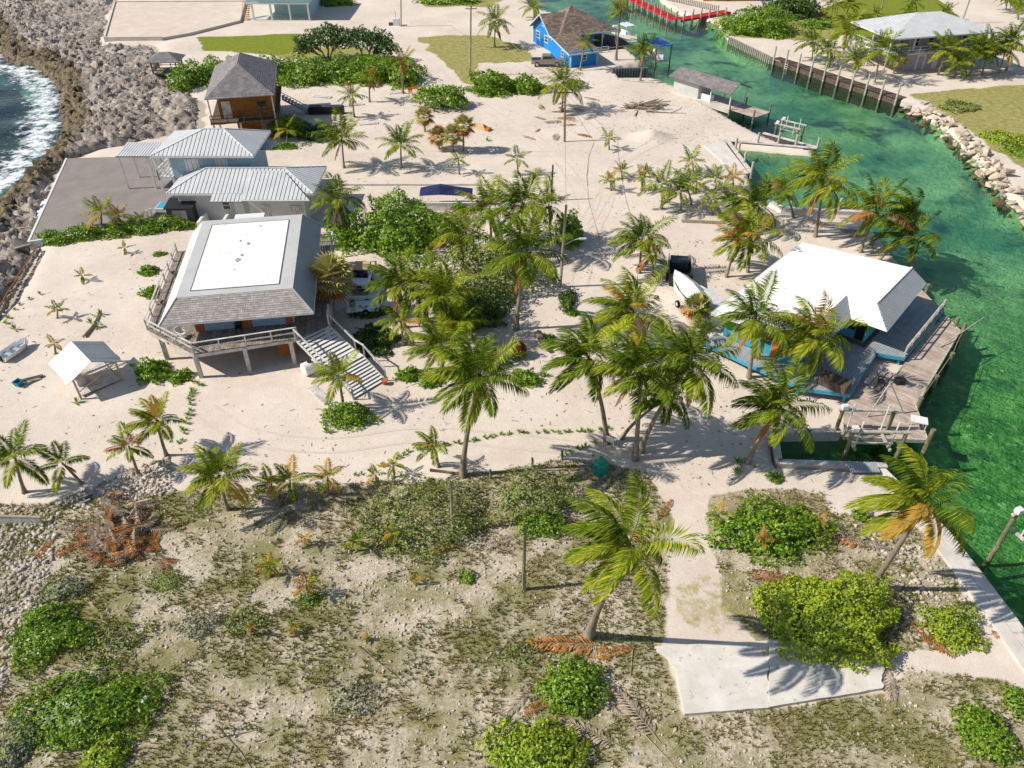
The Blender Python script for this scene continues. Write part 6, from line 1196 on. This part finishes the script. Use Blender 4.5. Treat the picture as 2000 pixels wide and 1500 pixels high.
def leaves(pos, nrm, size, seed, wide=.55, flop=.7):
    r = np.random.default_rng(seed + 5); n = len(pos); nn = nrm + r.normal(0, flop, (n, 3)); nn[:, 2] += .35; nn /= np.linalg.norm(nn, axis=1)[:, None]
    t_ = np.cross(nn, r.normal(0, 1, (n, 3))); t_ /= np.linalg.norm(t_, axis=1)[:, None] + 1e-9; b_ = np.cross(nn, t_); s_ = (size * r.uniform(.65, 1.3, n))[:, None]
    V = np.stack([pos - t_ * s_, pos + b_ * s_ * wide - nn * s_ * .12, pos + t_ * s_, pos - b_ * s_ * wide - nn * s_ * .12], 1)
    return V.reshape(-1, 3), np.arange(4 * n).reshape(n, 4)
def core(rx, ry, h, seed, lump, mat, parent, on=True, base=(0, 0, 0)):      # filler lump, mostly darker-toned to stand for the shaded inside
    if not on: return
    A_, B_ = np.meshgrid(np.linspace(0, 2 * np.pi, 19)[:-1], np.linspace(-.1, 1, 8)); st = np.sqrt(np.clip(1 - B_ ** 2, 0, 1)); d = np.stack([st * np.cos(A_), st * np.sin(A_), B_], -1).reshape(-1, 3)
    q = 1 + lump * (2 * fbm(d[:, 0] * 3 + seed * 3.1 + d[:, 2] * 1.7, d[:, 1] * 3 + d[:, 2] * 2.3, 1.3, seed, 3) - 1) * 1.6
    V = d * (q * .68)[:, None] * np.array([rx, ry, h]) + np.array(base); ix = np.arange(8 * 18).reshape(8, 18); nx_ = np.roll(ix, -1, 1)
    o = npmesh('foliage_filler', V, np.stack([ix[:-1], nx_[:-1], nx_[1:], ix[1:]], -1).reshape(-1, 4), M['leaf_dark' if 'grey' not in mat and 'olive' not in mat else 'leaf_olive'], parent); o['kind'] = 'stuff'
SEED = [50]
def shrub(px, py, rx, depth, h, mat, label, size=.16, dens=70, lump=.35, cat='shrub', name='shrub', group=None, world=None, fill=.25, sparse=1.0, flop=.7, rot=0.0):
    SEED[0] += 1; c = Vector(world) if world else P(px, py); c.z = gz(c.x, c.y) - .05; rxm = rx / ppm(px, py) if not world else rx; rym = depth
    n = int(min(14000, 1.7 * dens * sparse * 2.2 * (rxm * rym + (rxm + rym) * h * .7))); pos, nr = blob(n, rxm, rym, h, SEED[0], lump, fill)
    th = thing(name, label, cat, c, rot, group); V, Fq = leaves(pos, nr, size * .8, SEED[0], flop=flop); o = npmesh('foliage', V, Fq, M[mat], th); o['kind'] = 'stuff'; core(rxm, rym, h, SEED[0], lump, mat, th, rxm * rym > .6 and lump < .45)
    m_ = MB(); r = random.Random(SEED[0])
    for k in range(7):
        a = r.uniform(0, 6.28); u = r.uniform(.25, .75); m_.tube([(0, 0, 0), (math.cos(a) * rxm * u * .5, math.sin(a) * rym * u * .5, h * .4), (math.cos(a) * rxm * u, math.sin(a) * rym * u, h * .75)], [.04, .03, .012], 5)
    m_.build('stems', M['twig'], th); return th
shrub(1622, 1215, 128, 3.2, 2.2, 'leaf_bright', 'largest bright yellow-green shrub, the leaning palm growing through it', .12, 170, .26)
shrub(1860, 1230, 62, 1.7, .9, 'leaf_bright', 'low bright yellow-green shrub next to the seawall slabs', .1, 170, .38)
shrub(1510, 1045, 108, 2.2, 1.5, 'leaf_mid', 'leafy green bush with yellow palms at its foot beside the track', .15, 95, .4)
shrub(1118, 1345, 60, 1.6, 1.1, 'leaf_mid', 'round dense green shrub beside brown fallen fronds', .12, 140, .3)
shrub(1040, 1480, 96, 1.9, 1.2, 'leaf_bright', 'wide yellow-green shrub below a tan fallen frond', .12, 130, .35)
shrub(1922, 1435, 50, 1.5, 1.0, 'leaf_mid', 'small round green shrub in the stony ground by the seawall', .11, 150, .3)
shrub(1992, 1372, 34, 1.0, .6, 'leaf_mid', 'low green shrub at the foot of the seawall slabs', .11, 130, .4)
shrub(98, 1240, 74, 1.9, 1.0, 'leaf_mid', 'rounded bright green shrub on the pale stones with a grey bush behind it', .12, 150, .3)
shrub(168, 1390, 136, 2.2, .95, 'leaf_mid', 'broad sprawling green shrub with a white float lying at its edge', .12, 135, .4)
shrub(206, 1482, 40, 1.1, .8, 'leaf_bright', 'small yellow-green shrub below the broad sprawling shrub', .12, 140, .35)
shrub(120, 1152, 44, .9, .7, 'leaf_grey', 'silvery bush touching the rounded green shrub', .12, 90, .4)
shrub(30, 1462, 44, 1.2, .8, 'leaf_grey', 'dull grey-green bush beside the broad sprawling shrub', .12, 100, .4)
shrub(222, 1255, 72, 1.3, .5, 'leaf_olive', 'flat olive shrub between the two green shrubs on the stones', .12, 55, .5)
shrub(392, 1222, 50, 1.0, .6, 'leaf_grey', 'sparse silver-grey bush in dry grass', .11, 70, .5)
shrub(478, 1215, 44, 1.2, .7, 'leaf_olive', 'olive shrub with a tiny orange palm beside it', .11, 75, .5)
shrub(695, 1362, 48, 1.1, .7, 'leaf_grey', 'silver-grey bush near a dry forked branch', .11, 75, .5)
shrub(915, 1128, 17, .5, .45, 'leaf_mid', 'single little green bush in the dry grass', .1, 170, .3)
shrub(825, 1022, 128, 3.0, 1.7, 'leaf_olive', 'wide loose olive bush around the old timber post', .12, 75, .5)
shrub(1050, 985, 78, 2.2, 1.7, 'leaf_olive', 'loose olive bush between the green buoy and the timber post', .12, 80, .5)
shrub(1062, 1030, 50, 1.0, .9, 'leaf_mid', 'darker green bush at the foot of the loose olive bush', .12, 110, .4)
shrub(1030, 1275, 44, .9, .45, 'leaf_olive', 'low straggly bush under the brown fallen fronds', .11, 70, .5)
shrub(605, 1172, 34, .7, .25, 'leaf_mid', 'low green weed patch below the yellow palm in the scrub', .08, 140, .4)
shrub(325, 1135, 42, 1.0, .35, 'leaf_olive', 'mossy green hummock below the heap of dead fronds', .08, 150, .4)
shrub(682, 815, 48, 1.3, 1.1, 'leaf_mid', 'dense green bush at the foot of the wooden stairs', .12, 150, .3)
for i, (x, y, r_) in enumerate([(108, 470, 30), (165, 462, 34), (225, 457, 36), (285, 452, 34), (342, 443, 36)]):
    shrub(x, y, r_ * 1.15, 1.1, 1.15, 'leaf_mid', 'leafy bush in the hedge row along the grey patio', .16, 95, .35, group='hedge bushes along the patio')
shrub(775, 468, 106, 4.2, 4.2, 'leaf_mid', 'large spreading sea grape behind the parked jeep', .22, 45, .35, 'tree', 'sea_grape')
shrub(672, 470, 42, 2.0, 1.6, 'leaf_mid', 'mixed green shrub between the sea grape and the stilt house', .2, 60, .4)
shrub(958, 555, 92, 4.2, 4.4, 'leaf_olive', 'olive-leaved tree in the middle of the palm grove', .17, 60, .45, 'tree', 'scrub_tree')
shrub(925, 620, 70, 2.6, 2.4, 'leaf_dark', 'dark shaded bush under the palm grove', .18, 60, .4)
shrub(880, 432, 30, 1.3, 1.3, 'frond_grey', 'dry leafless-looking bush beside the navy tarp', .13, 60, .5)
shrub(898, 415, 14, .9, 1.2, 'leaf_mid', 'small bright bush against the white wall under the navy tarp', .16, 90, .4)
shrub(1112, 468, 27, 1.8, 3.0, 'leaf_mid', 'leafy tree beside the lamp pole', .2, 55, .4, 'tree', 'sea_grape')
shrub(732, 672, 44, 2.0, 1.0, 'leaf_dark', 'dark grassy clump behind the wooden stairs', .2, 90, .3, flop=1.2)
shrub(724, 612, 40, 1.0, .5, 'leaf_dark', 'dark grass around the old white flatbed', .18, 80, .4, flop=1.2)
shrub(1108, 590, 17, 1.8, .7, 'leaf_dark', 'dark low plants around the foot of the lamp pole', .16, 90, .4)
for x, y, r_, lb in [(290, 532, 20, 'small agave-like shrub beside the deck, next to the hedge'), (298, 575, 22, 'leafy shrub against the weathered deck of the stilt house'), (312, 498, 12, 'smallest shrub beside the stilt house deck'),
                     (302, 728, 36, 'green shrub under the chamfered corner of the stilt house deck'), (352, 738, 22, 'trailing green plants below the deck corner post'), (798, 735, 22, 'spiky green shrub between the stairs and the grove'),
                     (840, 745, 24, 'low green border plants between the stairs and the grove'), (1030, 742, 28, 'low green border plants below the rusty sphere'), (708, 690, 12, 'small dark plant beside the stair landing'),
                     (1118, 612, 14, 'spiky green plant with a white stone beside it'), (1072, 660, 12, 'spiky green plant behind the brown log'), (1565, 1002, 14, 'small green plant on bare sand between bush and seawall'),
                     (1678, 1008, 16, 'second small green plant on bare sand beside the leaning palm'), (1515, 935, 14, 'small spiky plant at the corner of the boat slip')]:
    shrub(x, y, r_, r_ / 26, r_ / 34, 'leaf_mid', lb, .16, 110, .4, 'plant', 'border_plant', flop=1.0)
for i, (x, y, r_, h) in enumerate([(420, 150, 40, 1.6), (480, 148, 44, 1.8), (545, 152, 46, 2.0), (610, 155, 48, 2.0), (675, 152, 46, 2.0), (735, 152, 44, 2.0), (790, 158, 36, 1.8), (365, 165, 26, 2.0)]):
    shrub(x, y, r_, 4.6, h * 1.45, 'leaf_mid', 'rounded bush in the long green hedge behind the wooden house', .26, 26, .4, group='bushes of the long hedge')
def tree(px, py, crowns, label, mat='leaf_dark', size=.22, dens=40, name='tree'):
    b = PG(px, py); th = thing(name, label, 'tree', b); s_ = ppm(px, py); tr = MB(); allp, alln = [], []
    for (dx, dy, zc, r_, hh) in crowns:
        tip = Vector((dx, dy, zc)); tr.tube([(dx * .1, dy * .1, -.1), (dx * .35 + random.uniform(-.3, .3), dy * .4, zc * .45), tuple(tip)], [.2, .13, .06], 6)
        for k in range(4):
            a = random.uniform(0, 6.28); tr.tube([(dx * .35, dy * .4, zc * .45), (dx + math.cos(a) * r_ * .6, dy + math.sin(a) * r_ * .6, zc + hh * .3)], [.09, .025], 5)
        SEED[0] += 1; p_, n_ = blob(int(dens * 2.2 * (r_ * r_ + 2 * r_ * hh * .7)), r_, r_, hh, SEED[0], .4, .3); allp.append(p_ + np.array([dx, dy, zc - .25 * hh])); alln.append(n_)
    tr.build('trunk', M['bark'], th, smooth=True); V, Fq = leaves(np.concatenate(allp), np.concatenate(alln), size, SEED[0]); o = npmesh('crown', V, Fq, M[mat], th); o['kind'] = 'stuff'; return th
tree(640, 118, [(-2.6, .2, 3.0, 2.4, 2.0), (.4, .8, 3.8, 2.6, 2.2), (2.6, 0, 3.0, 2.2, 2.0), (-3.6, -.5, 2.0, 1.6, 1.5)], 'dark twisted tree with bare pale stems at the edge of the lawn')
tree(715, 120, [(-1.2, .3, 3.6, 2.6, 2.4), (1.6, .3, 3.4, 2.7, 2.4), (3.4, -.6, 2.2, 2.0, 1.9)], 'rounder dark tree beside the sandy road, next to the twisted tree')
tree(858, 208, [(-1.5, 0, 1.5, 2.3, 1.7), (1.3, .3, 1.6, 2.4, 1.9), (2.8, -.4, .9, 1.6, 1.3)], 'round low green tree at the bend of the sandy road', 'leaf_mid')
shrub(968, 176, 52, 3.4, 2.6, 'leaf_mid', 'round oleander thicket at the fork of the sandy road', .26, 40, .35, flop=1.1)
shrub(1030, 178, 36, 2.4, 2.0, 'leaf_mid', 'thicket of dark leaves beside the utility pole palm', .26, 40, .35, flop=1.1)
shrub(1118, 172, 26, 1.6, 1.1, 'leaf_olive', 'dry scrubby bush beside the blue house corner', .2, 40, .5)
shrub(570, 258, 46, 2.2, 2.0, 'leaf_mid', 'broad green shrub behind the metal-roofed house', .22, 50, .35)
shrub(622, 268, 34, 2.0, 1.7, 'leaf_dark', 'dark green shrub beside the dark deck steps', .22, 50, .35)
shrub(548, 288, 40, .9, .6, 'leaf_mid', 'low green plants at the edge of the sand behind the metal roof', .2, 60, .4)
shrub(1475, 62, 66, 4.5, 3.8, 'leaf_mid', 'large light-green thicket on the far canal bank', .3, 24, .4)
shrub(1545, 30, 56, 4.5, 4.2, 'leaf_dark', 'large dark thicket behind the light-green one on the far bank', .3, 24, .4)
shrub(1512, 72, 26, 2.0, 1.4, 'leaf_mid', 'small bush at the foot of the far bank thicket', .26, 30, .4)
shrub(1595, 52, 30, 2.2, 1.2, 'leaf_mid', 'low bush between the thicket and the lavender house', .26, 30, .4)
shrub(648, 6, 40, 3, 1.5, 'leaf_mid', 'green bush by the white house at the road corner', .3, 25, .4)
shrub(885, 5, 60, 3, 1.6, 'leaf_mid', 'green hedge behind the big sand clearing', .3, 22, .4)
shrub(1870, 210, 34, 2.2, .6, 'leaf_olive', 'low green scrub patch above the riprap stones', .22, 45, .5)
shrub(1965, 270, 44, 2.6, .6, 'leaf_bright', 'yellow-green ground cover above the riprap stones', .2, 55, .5)
shrub(1990, 295, 30, 2.4, .5, 'leaf_mid', 'green ground cover beside the riprap stones', .2, 55, .5)
# rows of small spiky plants edging the sandy drive
def spiky(seed, n=16, L=.34):
    r = random.Random(seed); V, Fq = [], []
    for k in range(n):
        a = k * 2.4; e = R(r.uniform(15, 75)); d = Vector((math.cos(a) * math.cos(e), math.sin(a) * math.cos(e), math.sin(e))); s_ = d.cross(Vector((0, 0, 1))).normalized() * .035; l = L * r.uniform(.7, 1.2); b = len(V)
        V += [(0, 0, 0), tuple(d * l * .5 + s_), tuple(d * l), tuple(d * l * .5 - s_)]; Fq.append((b, b + 1, b + 2, b + 3))
    me = bpy.data.meshes.new('edging_plant'); me.from_pydata(V, [], Fq); me.materials.append(M['leaf_mid']); return me
SP = [spiky(i) for i in range(5)]
def row(pts, n, label, group, sc=1.0):
    L_ = [PG(*p) for p in pts]; seg = [(L_[i + 1] - L_[i]).length for i in range(len(L_) - 1)]; tot = sum(seg)
    for k in range(n):
        s_ = tot * (k + random.uniform(.2, .8)) / n; i = 0
        while s_ > seg[i] and i < len(seg) - 1: s_ -= seg[i]; i += 1
        p = L_[i].lerp(L_[i + 1], s_ / seg[i]) + Vector((random.uniform(-.12, .12), random.uniform(-.12, .12), 0)); o = bpy.data.objects.new('edging_plant', random.choice(SP)); link(o)
        p.z = gz(p.x, p.y) - .01; o.location = p; o.scale = [sc * random.uniform(.7, 1.25)] * 3; o.rotation_euler = (0, 0, random.uniform(0, 6)); tag(o, label, 'plant', group)
row([(690, 930), (760, 905), (800, 882), (900, 865), (1000, 848), (1100, 845), (1195, 838)], 46, 'small spiky plant in the row edging the sandy drive', 'plants edging the drive')
row([(1090, 898), (1120, 880), (1165, 865)], 7, 'small spiky plant in the short row by the green buoy', 'plants by the buoy')
row([(375, 755), (372, 800), (360, 840), (350, 872)], 13, 'small spiky plant in the row between the hut and the stilt house', 'plants in the left row', 1.2)
row([(355, 735), (400, 755)], 5, 'small spiky plant below the deck corner post', 'plants below the deck corner', 1.2)
row([(800, 745), (900, 740), (1075, 735)], 16, 'small spiky plant in the border of the palm grove', 'plants bordering the grove', 1.5)
row([(5, 640), (40, 590), (95, 570)], 6, 'small spiky plant along the rope-topped stone wall', 'plants along the stone wall', 1.2)
for x, y, lb in [(198, 615, 'small spiky plant on the driftwood root'), (190, 640, 'spiky plant below the driftwood root'), (178, 632, 'small spiky plant beside the driftwood root'), (30, 645, 'small spiky plant by the stone wall corner'), (640, 845, 'lone spiky plant on the sandy drive'),
                 (150, 785, 'spiky plant at the hut post'), (952, 275, 'little spiky plant on the road sand'), (285, 1415, 'spiky plant on stones near the white float'), (1440, 905, 'spiky plant under the slip-head palm'), (1438, 925, 'spiky plant on the slip corner sand')]:
    p = PG(x, y); o = bpy.data.objects.new('spiky_plant', random.choice(SP)); link(o); o.location = p; o.scale = [1.7] * 3; tag(o, lb, 'plant')
# ================================================================ ground litter: grass tufts, stones, fallen fronds
def pick(n, poly, extra=None):
    xs_ = [p[0] for p in poly]; ys_ = [p[1] for p in poly]; c = np.stack([RNG.uniform(max(min(xs_), -42), min(max(xs_), 34), n), RNG.uniform(max(min(ys_), 13), max(ys_), n)], -1)
    return c[inside(poly, c[:, 0], c[:, 1])]
def gzs(c): return np.array([gz(a, b) for a, b in c])
pts = np.concatenate([pick(80000, SCRUB), pick(7000, SCRUB2)]); dens = fbm(pts[:, 0], pts[:, 1], 3.5, 91); f2 = fbm(pts[:, 0], pts[:, 1], .8, 92)
padp = [tuple(P(*c)[:2]) for c in ((1275, 1255), (1560, 1250), (1730, 1285), (1725, 1355), (1335, 1402))]
ok = ~inside(padp, pts[:, 0], pts[:, 1]); pts, dens, f2 = pts[ok], dens[ok], f2[ok]
gr = pts[(dens * .6 + f2 * .5 > .49) & (RNG.random(len(pts)) < .92)]
tv = []
for i in range(6):
    r = random.Random(i); V = []; Fq = []
    for k in range(7):
        a = r.uniform(0, 6.28); e = R(r.uniform(25, 80)); d = Vector((math.cos(a) * math.cos(e), math.sin(a) * math.cos(e), math.sin(e))); s_ = d.cross(Vector((0, 0, 1))).normalized() * .09; V += [tuple(-s_), tuple(s_), tuple(d * r.uniform(.7, 1.2))]; Fq.append((3 * k, 3 * k + 1, 3 * k + 2))
    tv.append((np.array(V), np.array(Fq)))
M['tuft'] = leafmat('dry_grass_blade', [(0, '#706a40'), (.5, '#998c5c'), (1, '#bfae82')], .25, .8, 0, .1)
M['tuft_green'] = leafmat('green_grass_blade', [(0, '#616630'), (.5, '#868646'), (1, '#a8a05c')], .25, .8, 0, .1)
gsel = fbm(gr[:, 0], gr[:, 1], 6, 95) > .52
for nm, mt, cc in (('dry_grass', 'tuft', gr[~gsel]), ('green_grass', 'tuft_green', gr[gsel])):
    o = scatter(nm, tv, np.column_stack([cc, gzs(cc)]), RNG.uniform(.1, .3, len(cc)), M[mt], tilt=.1); tag(o, 'short dry grass tufts over the stony scrub' if mt == 'tuft' else 'greener grass tufts over the stony scrub', 'grass')
st = pts[(dens < .56) & (RNG.random(len(pts)) < .34)]
M['pebble'] = pm('pale_coral_stone', '#cabfb1', '#9f9384', .9, 2, .15, 0, 0, 9, .2)
o = scatter('pale_stones', ROCKS, np.column_stack([st, gzs(st) + .015]), (.025 + .11 * RNG.random(len(st)) ** 3), M['pebble']); tag(o, 'pale coral stones strewn over the scrub', 'stones')
st2 = np.concatenate([pick(9000, gp((-150, 1010), (0, 985), (120, 1000), (90, 1150), (20, 1330), (-100, 1500))), pick(2500, gp((100, 985), (330, 890), (340, 960), (180, 1000))), pick(1300, gp((1640, 1010), (1830, 1075), (1900, 1170), (1780, 1260), (1740, 1120)))])
o = scatter('coral_rubble', ROCKS, np.column_stack([st2, gzs(st2) + .02]), (.04 + .22 * RNG.random(len(st2)) ** 3), M['pebble']); tag(o, 'pale coral rubble along the edges of the scrub', 'stones')
lit = np.concatenate([np.stack([RNG.uniform(-45, 36, 15000), RNG.uniform(30, 135, 15000)], -1), np.stack([RNG.uniform(7, 34, 2600), RNG.uniform(98, 124, 2600)], -1), np.stack([RNG.uniform(-14, 22, 2500), RNG.uniform(36, 72, 2500)], -1)])
dl = np.minimum(sdist(CANAL, lit[:, 0], lit[:, 1]), sdist(ROCK, lit[:, 0], lit[:, 1])); lit = lit[(dl > .8) & (fbm(lit[:, 0], lit[:, 1], 5, 98) > .44)]
LV = [(np.array([(-1, -.12, 0), (1, -.05, .04), (.9, .12, .02), (-.8, .15, .05)]), np.array([(0, 1, 2), (0, 2, 3)])), (np.array([(-.5, -.3, 0), (.5, -.2, .1), (.4, .3, .02), (-.4, .25, .12)]), np.array([(0, 1, 2), (0, 2, 3)]))]
M['litter'] = pm('dry_leaf_litter', '#6e5d4a', '#a08d74', .9, 3, .1, 0, 0, 9, .35)
o = scatter('leaf_litter', LV, np.column_stack([lit, gzs(lit) + .02]), .03 + .2 * RNG.random(len(lit)) ** 3, M['litter'], tilt=.06); tag(o, 'dry twigs and leaf litter strewn over the sand', 'litter')
def fallen(px, py, Lpx, ang, mat, label, group=None, name='fallen_frond', n=18, lift=.05):
    p = PG(px, py); L = Lpx / ppm(px, py); a = R(ang); me = frond_mesh(L, Vector((math.cos(a), math.sin(a), .12)), .1, Vector((0, 0, 0)), n, M[mat], .26); o = bpy.data.objects.new(name, me); link(o); o.location = p + Vector((0, 0, lift)); return tag(o, label, 'palm frond', group)
for x, y, l, a, mt, lb in [(1180, 1262, 150, 178, 'frond_dry', 'long tan fallen frond pointing away from the foot of the leaning palm'), (1130, 1288, 110, 12, 'frond_dry', 'brown fallen frond lying below the leaning palm'), (1010, 1395, 90, 20, 'frond_dry', 'tan fallen frond above the wide yellow-green shrub'),
                           (1035, 1345, 80, 230, 'frond_grey', 'grey fallen frond beside the round dense shrub'), (1718, 1275, 120, 262, 'frond_grey', 'grey fallen frond hanging over the edge of the concrete pad'), (1760, 1205, 110, -55, 'frond_dry', 'brown fallen frond between the two bright shrubs'),
                           (1925, 1240, 80, 2, 'frond_dry', 'tan fallen frond across the seawall slabs'), (1680, 1035, 110, 200, 'frond_grey', 'grey fallen frond under the seawall palm'), (1700, 1070, 100, 160, 'frond_dry', 'brown fallen frond under the seawall palm'), (1640, 1050, 90, -20, 'frond_grey', 'bleached fallen frond beside the leafy bush'),
                           (1215, 1460, 130, 155, 'frond_grey', 'bleached fallen frond on the scrub below the round shrub'), (1290, 1450, 150, 125, 'frond_grey', 'long bleached stalk lying on the scrub'), (930, 1075, 90, 25, 'frond_grey', 'dead grey frond below the old timber post'), (905, 1060, 70, 200, 'frond_dry', 'brown dead frond below the old timber post'),
                           (1290, 1015, 60, 60, 'frond_dry', 'brown fallen frond at the side of the grassy track'), (1270, 1070, 60, 130, 'frond_dry', 'reddish fallen frond beside the leaning palm crown'), (1440, 1115, 120, -15, 'frond_dry', 'tan fallen frond pointing into the grassy track'), (1460, 1090, 90, 15, 'frond_grey', 'bleached fallen frond below the leafy bush'),
                           (90, 1090, 90, 35, 'frond_dry', 'single brown frond on the stones left of the dead frond heap'), (60, 1105, 80, 80, 'frond_dry', 'tan fallen frond on the pale stones')]:
    fallen(x, y, l, a, mt, lb)
for x, y, k, l, lb, g in [(240, 1045, 120, 62, 'brown fallen frond in the big heap of dead fronds', 'big heap of dead fronds'), (1655, 470, 12, 60, 'brown fallen frond in the heap behind the white roof', 'frond heap behind the white roof'), (1085, 228, 16, 42, 'brown fallen frond in the litter below the roadside palm', 'litter below the roadside palm')]:
    s_ = 1 / ppm(x, y)
    for i in range(k):
        a = random.uniform(0, 360); dx, dy = random.gauss(0, l * .8), random.gauss(0, l * .5); o = fallen(x + dx - math.cos(R(a)) * l * .4, y + dy + math.sin(R(a)) * l * .25, l * random.uniform(.6, 1), a, random.choice(['frond_dry', 'frond_grey', 'frond_grey']), lb, g, n=14, lift=random.uniform(.03, .75 if k > 20 else .25) * max(.1, 1 - abs(dx) / l / 1.6))
def branch(pts, r0, label, name='driftwood_branch', mat='deadwood', forks=()):
    P_ = [PG(*p) for p in pts]; o0 = P_[0].copy(); m_ = MB(); m_.tube([p - o0 + Vector((0, 0, r0 * .8)) for p in P_], [r0 * (1 - .6 * i / (len(P_) - 1)) for i in range(len(P_))], 6)
    for fk in forks: F_ = [PG(*p) - o0 + Vector((0, 0, r0)) for p in fk]; m_.tube(F_, [r0 * .6] + [r0 * .35] * (len(F_) - 1), 5)
    o = m_.build(name, M[mat], smooth=True); o.location = o0; return tag(o, label, 'driftwood')
branch([(840, 920), (905, 928), (1000, 922), (1105, 918)], .11, 'long pale log lying along the edge of the scrub', 'fallen_log')
branch([(700, 1262), (740, 1295), (785, 1332)], .05, 'dry forked branch lying on the scrub', forks=([(745, 1297), (790, 1300)], [(755, 1305), (800, 1345)]))
branch([(648, 970), (665, 990), (676, 1005)], .05, 'thin dead stick leaning out of the shadowed scrub edge')
branch([(165, 660), (185, 635), (195, 612)], .16, 'bleached driftwood root stump on the sand yard', 'driftwood_root', forks=([(188, 630), (205, 640)], [(192, 620), (180, 618)]))
branch([(1195, 1375), (1255, 1430), (1320, 1500)], .05, 'long bleached stick on the scrub near the pad')
branch([(1235, 1270), (1232, 1320)], .05, 'short bleached stick near the corner of the pad')
branch([(425, 1420), (470, 1470), (490, 1500)], .05, 'dry twiggy branch on the stony scrub', forks=([(440, 1440), (500, 1425)], [(455, 1455), (440, 1490)]))
branch([(1050, 655), (1062, 672), (1072, 690)], .35, 'short thick brown log beside the rusty sphere', 'short_log', 'trunk')
branch([(1262, 220), (1340, 222)], .1, 'weathered drift log on the canal sand', 'drift_log', forks=([(1290, 221), (1270, 214)], [(1310, 222), (1330, 212)]))
branch([(1240, 228), (1245, 218)], .12, 'short drift stump on the canal sand', 'drift_stump')
pile = thing('timber_pile', 'heap of weathered timber on the bare sand by the canal', 'timber pile', PG(1258, 212)); k_ = 0
for i in range(26):
    a = R(random.uniform(-25, 40)); l = random.uniform(1.2, 2.6); c = Vector((random.gauss(0, 1.0), random.gauss(0, .5), .08 + .035 * i * random.uniform(.5, 1))); d = Vector((math.cos(a), math.sin(a), random.uniform(-.12, .2))) * l
    MB().beam(c - d, c + d, .14, .1).build('timber', M['deadwood'], pile)
